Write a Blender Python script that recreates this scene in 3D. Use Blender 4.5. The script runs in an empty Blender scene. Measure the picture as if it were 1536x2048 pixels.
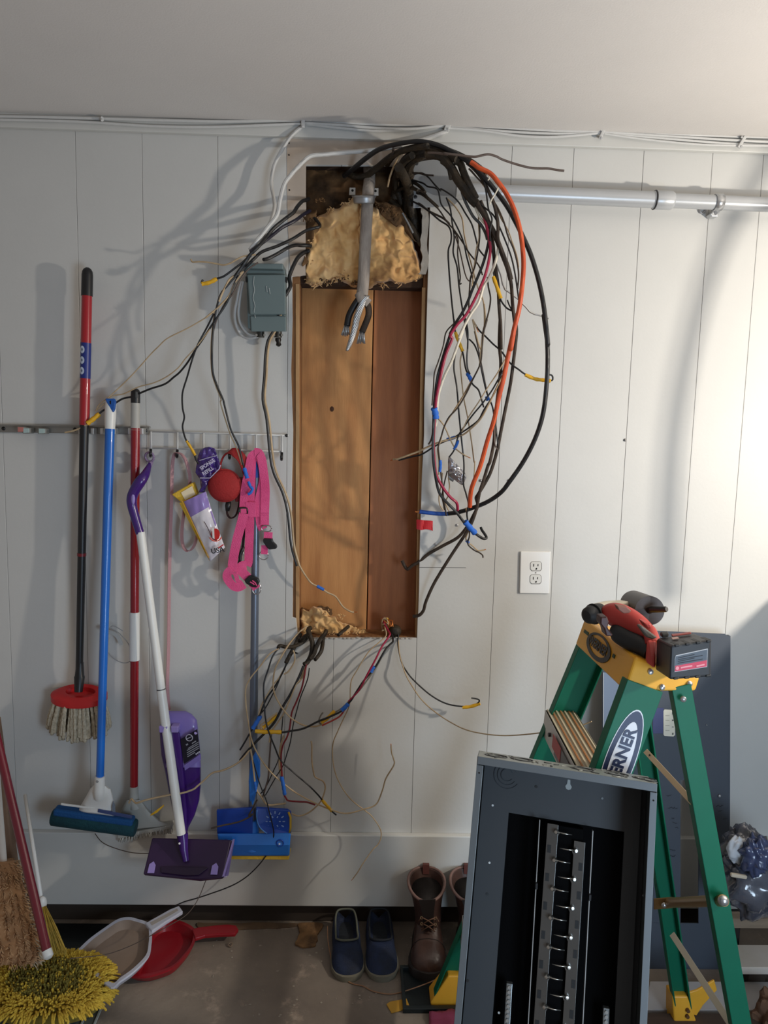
import bpy, math, random
from mathutils import Vector, Matrix
random.seed(7)
V = Vector
scene = bpy.context.scene
C = scene.collection
# ---------------------------------------------------------------- camera
FPX = 1480.0; CAMD = 2.2; CAMZ = 1.594
YAW = math.radians(1.5); PITCH = math.radians(6.8); ROLL = math.radians(1.38)
cam_pos = V((0.0, -CAMD, CAMZ))
fwd = V((math.sin(YAW)*math.cos(PITCH), math.cos(YAW)*math.cos(PITCH), -math.sin(PITCH)))
right0 = V((math.cos(YAW), -math.sin(YAW), 0))
up0 = right0.cross(fwd)
camR = right0*math.cos(ROLL) + up0*math.sin(ROLL)
camU = up0*math.cos(ROLL) - right0*math.sin(ROLL)
cd = bpy.data.cameras.new('camera'); cam = bpy.data.objects.new('camera', cd); C.objects.link(cam)
cd.sensor_fit = 'VERTICAL'; cd.sensor_height = 36; cd.lens = 36*FPX/2048; cd.clip_start = 0.05
m = Matrix((camR, camU, -fwd)).transposed().to_4x4(); m.translation = cam_pos
cam.matrix_world = m; scene.camera = cam
# ---------------------------------------------------------------- world, lamps, exposure
scene.view_settings.view_transform = 'Standard'; scene.view_settings.look = 'None'
scene.view_settings.gamma = 1; scene.view_settings.use_curve_mapping = False
scene.view_settings.exposure = -0.08
w = bpy.data.worlds.new('world'); scene.world = w; w.use_nodes = True
bgn = w.node_tree.nodes['Background']; bgn.inputs[0].default_value = (0.92, 0.83, 0.78, 1); bgn.inputs[1].default_value = 0.26
LAMP = V((1.78, -1.06, 1.62))            # bare work lamp hanging right of the frame
ld = bpy.data.lights.new('work_light', 'POINT'); ld.energy = 84; ld.color = (1.0, 0.91, 0.79); ld.shadow_soft_size = 0.035
lo = bpy.data.objects.new('work_light', ld); lo.location = LAMP; C.objects.link(lo)
ad = bpy.data.lights.new('daylight_opening', 'AREA'); ad.energy = 27; ad.color = (0.62, 0.80, 1.0); ad.shape = 'RECTANGLE'; ad.size = 0.7; ad.size_y = 1.0
ao = bpy.data.objects.new('daylight_opening', ad); ao.location = (1.2, -2.45, 0.85); C.objects.link(ao)
ao.rotation_euler = (V((0.75, 0, 0.55)) - V(ao.location)).to_track_quat('-Z', 'Y').to_euler()
# ---------------------------------------------------------------- helpers
def ray(px, py): return fwd + camR*((px-768)/FPX) - camU*((py-1024)/FPX)
def P(px, py, off=0.0):
    d = ray(px, py); return cam_pos + d*((-off + CAMD)/d.y)
def PZ(px, py, z=0.0):
    d = ray(px, py); return cam_pos + d*((z-CAMZ)/d.z)
def S(off=0.0): return (CAMD-off)/FPX
def lin(c): return tuple(((x/255)/12.92 if x <= 10 else (((x/255)+.055)/1.055)**2.4) for x in c)
MATS = {}
def mat(name, rgb, rough=0.5, metal=0.0, noise=0.0, nscale=20, bump=0.0, bscale=60, rgb2=None, spec=0.5, alpha=1.0, trans=0.0, emit=0.0, stretch=None, coat=0.0, detail=4):
    if name in MATS: return MATS[name]
    mt = bpy.data.materials.new(name); mt.use_nodes = True; MATS[name] = mt
    nt = mt.node_tree; b = nt.nodes['Principled BSDF']; L = nt.links
    col = lin(rgb)+(1,)
    b.inputs['Base Color'].default_value = col; b.inputs['Roughness'].default_value = rough
    b.inputs['Metallic'].default_value = metal; b.inputs['Specular IOR Level'].default_value = spec
    b.inputs['Alpha'].default_value = alpha; b.inputs['Transmission Weight'].default_value = trans
    b.inputs['Coat Weight'].default_value = coat
    tc = nt.nodes.new('ShaderNodeTexCoord'); mp = nt.nodes.new('ShaderNodeMapping')
    L.new(tc.outputs['Object'], mp.inputs[0])
    if stretch: mp.inputs['Scale'].default_value = stretch
    if noise > 0 or rgb2:
        n = nt.nodes.new('ShaderNodeTexNoise'); n.inputs['Scale'].default_value = nscale; n.inputs['Detail'].default_value = detail; n.inputs['Roughness'].default_value = .6
        L.new(mp.outputs[0], n.inputs['Vector'])
        r = nt.nodes.new('ShaderNodeValToRGB'); r.color_ramp.elements[0].position = .3; r.color_ramp.elements[1].position = .7
        r.color_ramp.elements[0].color = col
        c2 = lin(rgb2)+(1,) if rgb2 else tuple(x*(1-noise) for x in col[:3])+(1,)
        r.color_ramp.elements[1].color = c2
        L.new(n.outputs[0], r.inputs[0]); L.new(r.outputs[0], b.inputs['Base Color'])
    if bump > 0:
        n2 = nt.nodes.new('ShaderNodeTexNoise'); n2.inputs['Scale'].default_value = bscale; n2.inputs['Detail'].default_value = 6
        L.new(mp.outputs[0], n2.inputs['Vector'])
        bp = nt.nodes.new('ShaderNodeBump'); bp.inputs['Strength'].default_value = bump; bp.inputs['Distance'].default_value = .004
        L.new(n2.outputs[0], bp.inputs['Height']); L.new(bp.outputs[0], b.inputs['Normal'])
    if emit: b.inputs['Emission Color'].default_value = col; b.inputs['Emission Strength'].default_value = emit
    return mt
def M(rgb, rough=.5, metal=0.0, **k):
    return mat('m_%d_%d_%d_%d_%d' % (*rgb, rough*100, metal*100) + ''.join(sorted(k)), rgb, rough, metal, **k)

class MB:
    def __init__(s): s.v = []; s.f = []
    def add(s, vs, fs):
        o = len(s.v); s.v += [V(p) for p in vs]; s.f += [tuple(i+o for i in f) for f in fs]; return s
    def para(s, o, u, v, w):
        o = V(o); u = V(u); v = V(v); w = V(w)
        p = [o, o+u, o+u+v, o+v, o+w, o+u+w, o+u+v+w, o+v+w]
        f = [(0,3,2,1),(4,5,6,7),(0,1,5,4),(1,2,6,5),(2,3,7,6),(3,0,4,7)]
        if u.cross(v).dot(w) < 0: f = [tuple(reversed(x)) for x in f]
        return s.add(p, f)
    def box(s, c, size, R=None):
        R = R or Matrix.Identity(3); sx, sy, sz = size
        u = R @ V((sx,0,0)); v = R @ V((0,sy,0)); w = R @ V((0,0,sz))
        return s.para(V(c)-(u+v+w)/2, u, v, w)
    def bar(s, a, b, w, t, side=(0,1,0)):      # straight bar of width w (perp. to side) and thickness t (along side)
        a = V(a); b = V(b); d = (b-a).normalized(); sd = V(side); sd = (sd - d*sd.dot(d)).normalized(); x = d.cross(sd)
        return s.para(a - x*w/2 - sd*t/2, b-a, x*w, sd*t)
    def cyl(s, a, b, r, r2=None, n=14, caps=True):
        return s.tube([a, b], [r, r if r2 is None else r2], n, caps)
    def tube(s, pts, r, n=8, caps=True, flat=None, side=None):
        pts = [V(p) for p in pts]; k = len(pts)
        if not hasattr(r, '__len__'): r = [r]*k
        T = []
        for i in range(k):
            t = pts[min(i+1, k-1)] - pts[max(i-1, 0)]
            if t.length < 1e-9: t = T[-1].copy() if T else V((0,0,1))
            T.append(t.normalized())
        nrm = V(side) if side is not None else (V((0,0,1)) if abs(T[0].z) < .9 else V((1,0,0)))
        o = len(s.v)
        for i in range(k):
            if side is not None: nrm = V(side)
            nn = nrm - T[i]*nrm.dot(T[i])
            if nn.length < 1e-4: nn = V((0.3,0.5,0.8)); nn -= T[i]*nn.dot(T[i])
            nrm = nn.normalized(); bn = T[i].cross(nrm)
            for j in range(n):
                a = 2*math.pi*j/n; ca, sa = math.cos(a), math.sin(a)
                if flat: ca *= flat
                s.v.append(pts[i] + (nrm*ca + bn*sa)*r[i])
        for i in range(k-1):
            for j in range(n):
                a = o+i*n+j; b = o+i*n+(j+1) % n
                s.f.append((a, b, b+n, a+n))
        if caps:
            s.f.append(tuple(o+j for j in reversed(range(n)))); s.f.append(tuple(o+(k-1)*n+j for j in range(n)))
        return s
    def strap(s, pts, w, t, side):             # ribbon: width along 'side' (vector or list), thickness t
        pts = [V(p) for p in pts]; k = len(pts); o = len(s.v)
        for i in range(k):
            T = (pts[min(i+1,k-1)]-pts[max(i-1,0)]).normalized()
            sd = V(side[i]) if isinstance(side, list) else V(side)
            sd = (sd - T*sd.dot(T)); sd = sd.normalized() if sd.length > 1e-5 else V((1,0,0)); nn = T.cross(sd)
            ww = w[i] if hasattr(w, '__len__') else w
            for a, b in ((-1,-1),(1,-1),(1,1),(-1,1)): s.v.append(pts[i] + sd*ww/2*a + nn*t/2*b)
        for i in range(k-1):
            for j in range(4):
                a = o+i*4+j; b = o+i*4+(j+1) % 4; s.f.append((a, b, b+4, a+4))
        s.f.append((o+3,o+2,o+1,o)); e = o+(k-1)*4; s.f.append((e,e+1,e+2,e+3)); return s
    def prism(s, pts, ext):
        pts = [V(p) for p in pts]; n = len(pts); ext = V(ext)
        nor = V((0,0,0))
        for i in range(n): nor += pts[i].cross(pts[(i+1) % n])
        o = len(s.v); s.v += pts + [p+ext for p in pts]
        a = tuple(range(o, o+n)); b = tuple(range(o+n, o+2*n)); flip = nor.dot(ext) > 0
        s.f.append(tuple(reversed(a)) if flip else a); s.f.append(b if flip else tuple(reversed(b)))
        for i in range(n):
            q = (o+i, o+(i+1) % n, o+n+(i+1) % n, o+n+i); s.f.append(q if flip else tuple(reversed(q)))
        return s
    def frame(s, outer, inner, ext):           # same-length rings -> ring solid
        n = len(outer); ext = V(ext); o = len(s.v)
        A = [V(p) for p in outer]; B = [V(p) for p in inner]
        s.v += A + B + [p+ext for p in A] + [p+ext for p in B]
        for i in range(n):
            j = (i+1) % n
            for q in ((i,j,n+j,n+i), (2*n+i,3*n+i,3*n+j,2*n+j), (i,2*n+i,2*n+j,j), (n+i,n+j,3*n+j,3*n+i)):
                s.f.append(tuple(o+x for x in q))
        return s
    def lathe(s, o, ax, prof, n=20, side=None):
        o = V(o); ax = V(ax).normalized(); pts = [o+ax*a for a, r in prof]
        return s.tube2(pts, ax, [r for a, r in prof], n, side)
    def tube2(s, pts, ax, rs, n, side=None):
        nrm = V(side) if side else (V((0,0,1)) if abs(ax.z) < .9 else V((1,0,0))); nrm = (nrm-ax*nrm.dot(ax)).normalized(); bn = ax.cross(nrm)
        o = len(s.v)
        for p, r in zip(pts, rs):
            for j in range(n):
                a = 2*math.pi*j/n; s.v.append(p + (nrm*math.cos(a)+bn*math.sin(a))*max(r, 1e-5))
        for i in range(len(pts)-1):
            for j in range(n):
                a = o+i*n+j; b = o+i*n+(j+1) % n; s.f.append((a,b,b+n,a+n))
        s.f.append(tuple(o+j for j in reversed(range(n)))); s.f.append(tuple(o+(len(pts)-1)*n+j for j in range(n)))
        return s
    def ell(s, c, r, n=16, m=10, R=None, fn=None):
        R = R or Matrix.Identity(3); c = V(c); o = len(s.v)
        for i in range(m+1):
            th = math.pi*i/m
            for j in range(n):
                a = 2*math.pi*j/n
                p = V((r[0]*math.sin(th)*math.cos(a), r[1]*math.sin(th)*math.sin(a), r[2]*math.cos(th)))
                if fn: p = fn(p)
                s.v.append(c + R @ p)
        for i in range(m):
            for j in range(n):
                a = o+i*n+j; b = o+i*n+(j+1) % n; s.f.append((a, a+n, b+n, b))
        return s
    def torus(s, c, ax, R_, r, n=24, k=8, arc=2*math.pi, a0=0, sx=1.0, u=None):
        ax = V(ax).normalized(); u = V(u) if u else (V((1,0,0)) if abs(ax.x) < .9 else V((0,0,1))); u = (u-ax*u.dot(ax)).normalized(); v = ax.cross(u)
        pts = [V(c) + (u*math.cos(a0+arc*i/n)*sx + v*math.sin(a0+arc*i/n))*R_ for i in range(n+1)]
        return s.tube(pts, r, k, caps=arc < 6.2)
    def loft(s, rings, caps=True):
        n = len(rings[0]); o = len(s.v)
        for r in rings: s.v += [V(p) for p in r]
        for i in range(len(rings)-1):
            for j in range(n):
                a = o+i*n+j; b = o+i*n+(j+1) % n; s.f.append((a,b,b+n,a+n))
        if caps: s.f.append(tuple(o+j for j in reversed(range(n)))); e = o+(len(rings)-1)*n; s.f.append(tuple(e+j for j in range(n)))
        return s
    def surf(s, nu, nv, fn):
        o = len(s.v)
        for i in range(nu+1):
            for j in range(nv+1): s.v.append(V(fn(i/nu, j/nv)))
        for i in range(nu):
            for j in range(nv):
                a = o+i*(nv+1)+j; s.f.append((a, a+1, a+nv+2, a+nv+1))
        return s

def build(name, mb, mt, parent=None, smooth=False, bevel=0.0, solid=0.0, label=None, origin=None, fixn=True, seg=2):
    if origin is None:
        if parent is not None: origin = wloc(parent)
        else:
            lo_ = V((min(p.x for p in mb.v), min(p.y for p in mb.v), min(p.z for p in mb.v))); hi = V((max(p.x for p in mb.v), max(p.y for p in mb.v), max(p.z for p in mb.v)))
            origin = V(((lo_.x+hi.x)/2, (lo_.y+hi.y)/2, lo_.z))
    me = bpy.data.meshes.new(name); me.from_pydata([p-origin for p in mb.v], [], mb.f); me.update()
    if fixn:
        import bmesh
        b = bmesh.new(); b.from_mesh(me); bmesh.ops.recalc_face_normals(b, faces=b.faces); b.to_mesh(me); b.free()
    if smooth:
        me.shade_smooth()
        if smooth is not True: me.set_sharp_from_angle(angle=math.radians(smooth))
    me.materials.append(mt)
    o = bpy.data.objects.new(name, me); C.objects.link(o)
    if parent is not None: o.parent = parent; o.location = origin - wloc(parent)
    else: o.location = origin
    if solid:
        md = o.modifiers.new('solid', 'SOLIDIFY'); md.thickness = solid; md.offset = 0
    if bevel:
        md = o.modifiers.new('bevel', 'BEVEL'); md.width = bevel; md.segments = seg; md.limit_method = 'ANGLE'; md.angle_limit = math.radians(35)
    if label: o['label'] = label
    return o
def wloc(o):
    p = V(o.location)
    while o.parent is not None: o = o.parent; p += V(o.location)
    return p
def thing(name, label, cat, loc, group=None):
    o = bpy.data.objects.new(name, None); C.objects.link(o); o.location = loc; o.empty_display_size = .05
    o['label'] = label; o['category'] = cat
    if group: o['group'] = group
    return o
def tag(o, label, cat, group=None):
    o['label'] = label; o['category'] = cat
    if group: o['group'] = group
    return o
def struct(o): o['kind'] = 'structure'; return o
def text(name, s, size, origin, xd, yd, mt, parent, ext=0.0006, align='CENTER', sx=1.0, off=.018):
    cu = bpy.data.curves.new(name, 'FONT'); cu.body = s; cu.size = size; cu.extrude = ext; cu.align_x = align; cu.align_y = 'CENTER'; cu.resolution_u = 3
    cu.offset = size*off
    t = bpy.data.objects.new('tmp', cu); C.objects.link(t)
    dg = bpy.context.evaluated_depsgraph_get(); me = bpy.data.meshes.new_from_object(t.evaluated_get(dg)); bpy.data.objects.remove(t)
    xd = V(xd).normalized(); yd = V(yd); yd = (yd - xd*yd.dot(xd)).normalized(); zd = xd.cross(yd); o_ = V(origin); pl = wloc(parent)
    for v in me.vertices: v.co = o_ + xd*v.co.x*sx + yd*v.co.y + zd*v.co.z - pl
    me.materials.clear(); me.materials.append(mt); me.name = name
    ob = bpy.data.objects.new(name, me); C.objects.link(ob); ob.parent = parent
    return ob
def catmull(pts, n=6):
    out = []; k = len(pts)
    for i in range(k-1):
        p0 = pts[max(i-1,0)]; p1 = pts[i]; p2 = pts[i+1]; p3 = pts[min(i+2,k-1)]
        for j in range(n):
            t = j/n
            out.append(tuple(.5*((2*b)+(-a+c)*t+(2*a-5*b+4*c-d)*t*t+(-a+3*b-3*c+d)*t**3) for a,b,c,d in zip(p0,p1,p2,p3)))
    out.append(tuple(pts[-1])); return out
def ppoly(pts, off): return [P(x, y, off) for x, y in pts]
def BK(t): return V((0, t, 0))     # vector towards the wall

# ---------------------------------------------------------------- structure
m_wall = mat('wall_paint', (205,205,202), .55, noise=.06, nscale=3, bump=.08, bscale=90, spec=.35)
m_ceil = mat('ceiling_paint', (222,218,214), .75, noise=.05, nscale=2.5, bump=.12, bscale=220)
m_trim = mat('trim_paint', (206,206,202), .4, noise=.05, nscale=5, bump=.08, bscale=50)
m_bare = mat('bare_panel', (196,182,168), .7, rgb2=(178,164,150), nscale=9, bump=.1, bscale=40)
m_dark = mat('cavity_dark', (16,12,9), .9)
ZC = P(400, 243, 0).z; ZT = P(1000, 287, 0.02).z
ZBT = P(800, 1672, 0.02).z; ZBB = P(500, 1812, 0.02).z
XL, XR = -1.75, 2.6
def gx(px, py): return P(px, py, 0).x
G = [XL, gx(3,800), gx(161,720), gx(291,800), gx(437,900), gx(574,870), gx(667,1300), gx(833,1300), gx(985,1230), gx(1099,1250), gx(1264,690), gx(1398,690), gx(1497,690)]
G += [G[-1]+.20, G[-1]+.40, G[-1]+.62, XR]
# opening outline in the wall plane, clockwise from the top left
hole = [(610,331),(640,330),(700,332),(770,331),(826,333),(830,415),(838,425),(840,470),(847,500),(853,520),(851,556),(849,640),(851,720),(846,800),(848,870),(843,960),(841,1040),(838,1110),(838,1180),(836,1232),(826,1236),(825,1276),(790,1274),(740,1276),(690,1274),(650,1276),(596,1276),(592,1237),(585,1235),(586,1120),(583,1000),(586,860),(582,740),(585,640),(584,553),(611,550),(609,500),(612,420)]
HW = [P(x, y, 0) for x, y in hole]
xl_min = min(p.x for p in HW); xr_max = max(p.x for p in HW); zt = max(p.z for p in HW); zb = min(p.z for p in HW)
wall = bpy.data.objects.new('wall_back', None); C.objects.link(wall); struct(wall)
gap = .0005; TH = .009
ic = [i for i in range(len(hole))]
left_side = [HW[i] for i in range(26, len(hole))] + [HW[0]]        # bottom left ... up to top left
right_side = [HW[i] for i in range(4, 22)]                          # top right ... down to bottom right
top_side = [HW[i] for i in range(0, 5)]; bot_side = [HW[i] for i in range(21, 27)]
for i in range(len(G)-1):
    a, b = G[i]+gap, G[i+1]-gap; zl, zh = ZBB+.02, ZC
    def xz(x, z): return V((x, 0, z))
    polys = []
    if i == 5:      # left of the opening
        br = [p for p in bot_side if p.x < b]; tr = [p for p in top_side if p.x < b]
        zb1 = bot_side[-2].z; zt1 = top_side[1].z
        polys.append([xz(a,zl), xz(b,zl), xz(b,zb1)] + left_side + [xz(b,zt1), xz(b,zh), xz(a,zh)])
    elif i == 6:
        polys.append([xz(a,zl), xz(b,zl), xz(b,bot_side[0].z), bot_side[2], bot_side[4], xz(a,bot_side[-2].z)])
        polys.append([xz(a,top_side[1].z), top_side[2], top_side[3], xz(b-.01,top_side[4].z), xz(b-.01,zh), xz(a,zh)])
    elif i == 7:
        rs = list(reversed([p for p in right_side if p.x > a-.05]))
        rs = [V((max(p.x,a),0,p.z)) for p in rs]
        polys.append([xz(b,zl), xz(b,zh), xz(a,zh)] + list(reversed(rs)) + [xz(a,zl)])
    else: polys.append([xz(a,zl), xz(b,zl), xz(b,zh), xz(a,zh)])
    for pl in polys:
        build('panel_board', MB().prism(pl, (0,TH,0)), m_wall, wall, bevel=.0007, seg=1)
# backing sheet seen in the joints (with the stud bay left open)
bk = MB(); y0 = TH+.0005
zL, zH = ZBB+.02, ZC
for (xa, xb, za, zb_) in ((XL, xl_min-.004, zL, zH), (xr_max+.012, XR, zL, zH), (xl_min-.004, xr_max+.012, zt+.005, zH), (xl_min-.004, xr_max+.012, zL, zb-.004)):
    bk.para((xa, y0, za), (xb-xa,0,0), (0,.01,0), (0,0,zb_-za))
build('backing_sheet', bk, mat('groove_shade', (150,150,148), .8), wall)
def groove_x(z): return 0
ceil = MB().para((XL,-3.2,ZC), (XR-XL,0,0), (0,3.25,0), (0,0,.05)); struct(build('ceiling', ceil, m_ceil))
# floor
m_floor = mat('concrete', (150,138,124), .8, rgb2=(108,98,90), nscale=2.2, bump=.5, bscale=45, detail=8)
nt = m_floor.node_tree; b = nt.nodes['Principled BSDF']
tc = nt.nodes.new('ShaderNodeTexCoord'); n1 = nt.nodes.new('ShaderNodeTexNoise'); n1.inputs['Scale'].default_value = 9; n1.inputs['Detail'].default_value = 10; n1.inputs['Roughness'].default_value = .75
rp = nt.nodes.new('ShaderNodeValToRGB'); rp.color_ramp.elements[0].position = .56; rp.color_ramp.elements[1].position = .72
rp.color_ramp.elements[0].color = (0,0,0,1); rp.color_ramp.elements[1].color = (1,1,1,1)
mx = nt.nodes.new('ShaderNodeMix'); mx.data_type = 'RGBA'; old = b.inputs['Base Color'].links[0].from_socket
nt.links.new(tc.outputs['Object'], n1.inputs['Vector']); nt.links.new(n1.outputs[0], rp.inputs[0]); nt.links.new(rp.outputs[0], mx.inputs[0])
nt.links.new(old, mx.inputs[6]); mx.inputs[7].default_value = lin((172,156,140))+(1,); nt.links.new(mx.outputs[2], b.inputs['Base Color'])
struct(build('floor', MB().para((XL,-3.2,-.08), (XR-XL,0,0), (0,3.4,0), (0,0,.08)), m_floor))
# trims
sill = MB().para((XL,.012,0), (XR-XL,0,0), (0,.04,0), (0,0,ZBB+.03)); o = struct(build('trim_1', sill, mat('sill_wood', (64,54,46), .85, bump=.4, bscale=30, noise=.4, nscale=12, stretch=(.3,1,1)), bevel=.002))
bb = MB().para((XL,-.02,ZBB), (XR-XL,0,0), (0,.02,0), (0,0,ZBT-ZBB)); struct(build('baseboard_back', bb, m_trim, bevel=.003))
tp = MB().para((XL,-.018,ZT), (XR-XL,0,0), (0,.018,0), (0,0,ZC-ZT)); struct(build('trim_2', tp, m_trim, bevel=.002))

# out of frame: blocker added to cut low lamp light, cords for the arched shadow
struct(build('lamp_blocker_right', MB().para((1.36,-2.2,0), (.1,0,0), (0,2.2,0), (0,0,1.2)), m_wall, bevel=.004))
for k in range(2):
    cp = []
    for (x, y), f in zip([(1640,180),(1560,260),(1490,370),(1430,480),(1385,610),(1350,760),(1330,900),(1322,1050),(1320,1200)], [.40]*9):
        q = P(x+k*26, y, 0); cp.append(LAMP + (q-LAMP)*(.52+.02*k))
    cp = [V(c) for c in catmull([tuple(c) for c in cp], 5)]
    tag(build('extension_cord', MB().tube(cp, .006, 8), M((60,60,62),.5), smooth=True), ['thin cord drooping from the ceiling beside the work lamp, nearer the wall','thin cord drooping from the ceiling beside the work lamp, farther from the wall'][k], 'cord')
# ---------------------------------------------------------------- the opened stud bay
from mathutils import noise as NZ
m_shea = mat('sheathing_wood', (206,150,92), .6, rgb2=(172,116,66), nscale=3.5, stretch=(7,1,.8), bump=.12, bscale=40, detail=7)
m_shea2 = mat('sheathing_wood_red_shaded', (182,116,70), .6, rgb2=(148,90,54), nscale=3.5, stretch=(7,1,.8), bump=.12, bscale=40, detail=7)  # redder board; its shadow is partly painted into the darker tone
m_stud = mat('stud_wood', (158,110,66), .7, rgb2=(112,74,42), nscale=14, stretch=(2,2,.3), bump=.4, bscale=60)
m_studl = mat('stud_edge', (196,158,112), .7, rgb2=(160,116,72), nscale=14, stretch=(2,2,.3), bump=.3, bscale=60)
bay = bpy.data.objects.new('wall_cavity', None); C.objects.link(bay); struct(bay); DY = .095
xa = P(584,900,0).x-.03; xb = P(852,900,0).x+.03; xm = P(741,900,-DY).x
z0, z1 = zb-.06, zt+.08
build('sheathing_board', MB().para((xa-.05,DY,z0), (xm-xa+.05-.0015,0,0), (0,.012,0), (0,0,z1-z0)), m_shea, bay, bevel=.002)
build('sheathing_board', MB().para((xm+.0015,DY,z0), (xb-xm+.05,0,0), (0,.012,0), (0,0,z1-z0)), m_shea2, bay, bevel=.002)
# studs lean with the picture of the opening: left stud inner edge and right stud inner edge
def stud(pxa, pxb, side, mt_):
    top = P(pxa, 560, 0); bot = P(pxb, 1270, 0); s = -1 if side == 'l' else 1
    d = V((.038*s, 0, 0)); y = TH+.011
    mb = MB()
    t = V((top.x, y, z1)); bt = V((bot.x, y, z0))
    mb.prism([t, t+d, bt+d, bt], (0, DY-y-.001, 0))
    build('stud', mb, m_stud, bay, bevel=.0015)
    mb = MB().prism([V((top.x-s*.001, y-.004, zt-.33)), V((top.x+s*.010, y-.004, zt-.33)), V((bot.x+s*.010, y-.004, z0+.05)), V((bot.x-s*.001, y-.004, z0+.05))], (0,.0045,0))
    build('stud_edge', mb, mt_, bay, bevel=.001)
build('outer_sheet', MB().para((xa-.05,DY+.014,z0), (xb-xa+.1,0,0), (0,.004,0), (0,0,z1-z0)), M((24,16,10),.9), bay)
stud(597, 597, 'l', m_studl); stud(846, 832, 'r', m_studl)
build('bottom_plate', MB().para((xa-.04,TH+.011,z0-.02), (xb-xa+.08,0,0), (0,DY-TH-.012,0), (0,0,P(700,1274,0).z-.001-z0+.02)), m_stud, bay, bevel=.002)
build('fire_block', MB().para((xa,.03,P(700,572,-.03).z), (xb-xa,0,0), (0,.06,0), (0,0,.03)), mat('char_wood',(58,38,24),.9, bump=.5, bscale=60), bay, bevel=.003)
build('knot', MB().ell(P(664,818,-DY+.001), (.006,.0015,.008)), mat('knot',(70,40,22),.8), bay, smooth=True)
build('top_plate', MB().para((xa,TH+.011,zt+.004), (xb-xa,0,0), (0,.08,0), (0,0,.04)), mat('char_wood',(58,38,24),.9), bay)
# plasterboard edges, torn paper at the right upper edge
mb = MB(); pts = catmull([(848,412),(852,440),(848,490),(852,520),(846,548)], 4)
o_ = [P(x+6, y, .001) for x, y in pts]; i_ = [P(x-6-4*random.random(), y, -.004) for x, y in pts]
mb.loft([[a, b, b+V((0,.01,0)), a+V((0,.01,0))] for a, b in zip(o_, i_)])
build('torn_plaster', mb, mat('plaster',(176,172,164),.9,bump=.6,bscale=50), bay)
mb = MB()
for k in range(26):
    x = 600+k*8.8+random.uniform(-2,2); mb.ell(P(x, 1276+random.uniform(-1,1), 0), (random.uniform(.003,.008), .004, random.uniform(.0015,.003)), 7, 5)
build('plaster_crumbs', mb, mat('plaster',(176,172,164),.9), bay)['kind'] = 'stuff'
# bare strip where the old panel box was fixed
bare = MB(); q = [P(x, y, .0012) for x, y in ((574,271),(862,268),(864,331),(827,331),(612,329),(611,549),(600,553),(582,552),(577,480),(575,430),(574,380))]
bare.prism(q, (0,.0011,0)); bp_ = build('bare_wall_patch', bare, m_bare); struct(bp_)
for x, y in ((578,286),(578,310),(579,380),(578,450),(857,284),(862,300)):
    build('screw_hole', MB().cyl(P(x,y,.002), P(x,y,.0008), .0022, n=10), m_dark, bp_)
# insulation
m_ins = mat('insulation_wool', (238,204,152), .95, rgb2=(142,90,40), nscale=6, bump=.7, bscale=14, detail=6)
nt = m_ins.node_tree; b_ = nt.nodes['Principled BSDF']; b_.inputs['Sheen Weight'].default_value = .3
rmp = [n for n in nt.nodes if n.type == 'VALTORGB'][0]; e = rmp.color_ramp.elements.new(.5); e.color = lin((216,172,112))+(1,)
e = rmp.color_ramp.elements.new(.22); e.color = lin((248,232,200))+(1,)
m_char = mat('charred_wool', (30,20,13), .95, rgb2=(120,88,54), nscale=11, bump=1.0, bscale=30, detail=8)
def fluff(name, xl, xr, yt, yb, off, amp, mt_, parent=None, n=(70,60), sc=1.0, seed=0, edge=.06):
    def fn(u, v):
        y = yt(u) + (yb(u)-yt(u))*v; x = xl(v) + (xr(v)-xl(v))*u
        p = V((x*.02*sc+seed, y*.02*sc, seed))
        h = NZ.fractal(p, 1.0, 2.1, 3) + .6*abs(NZ.noise(p*2.3)) + .16*NZ.noise(p*5) + .05*NZ.noise(p*13)
        e = min(u, 1-u, v, 1-v)/edge; e = max(0, min(1, e)); e = e*(2-e)
        jx = 5*NZ.noise(p*3+V((5,0,0))); jy = 6*NZ.noise(p*3+V((0,9,0)))
        return P(x+jx, y+jy, off + amp*(e*1.0-.6) + amp*.95*h*(.4+.6*e))
    mb = MB().surf(n[0], n[1], fn)
    o = build(name, mb, mt_, parent, smooth=True); return o
ins = thing('insulation_batt', 'fluffy golden brown insulation torn open behind the grey service cable', 'insulation', P(730,575,-.05))
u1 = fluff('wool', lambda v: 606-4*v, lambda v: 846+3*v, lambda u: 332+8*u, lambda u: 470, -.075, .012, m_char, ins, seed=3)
def ytop(u):
    return 455-60*math.exp(-((u-.33)/.16)**2)-35*math.exp(-((u-.6)/.2)**2)+70*max(0,u-.75)*2.5
u2 = fluff('wool', lambda v: 612-3*v, lambda v: 724, lambda u: 452-62*u**.8, lambda u: 566+6*math.sin(u*9), -.022, .03, m_ins, ins, seed=9)
u3 = fluff('wool', lambda v: 716, lambda v: 800+50*v**.6, lambda u: 404+45*u*u, lambda u: 572-10*u+4*math.sin(u*11), -.025, .030, m_ins, ins, seed=22)
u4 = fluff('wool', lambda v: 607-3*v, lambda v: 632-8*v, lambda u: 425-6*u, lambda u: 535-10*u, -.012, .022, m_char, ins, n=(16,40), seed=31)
u5 = fluff('wool', lambda v: 742+30*v, lambda v: 800+38*v, lambda u: 398+14*u, lambda u: 440+50*u, -.016, .022, m_char, ins, n=(26,26), seed=37)
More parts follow.
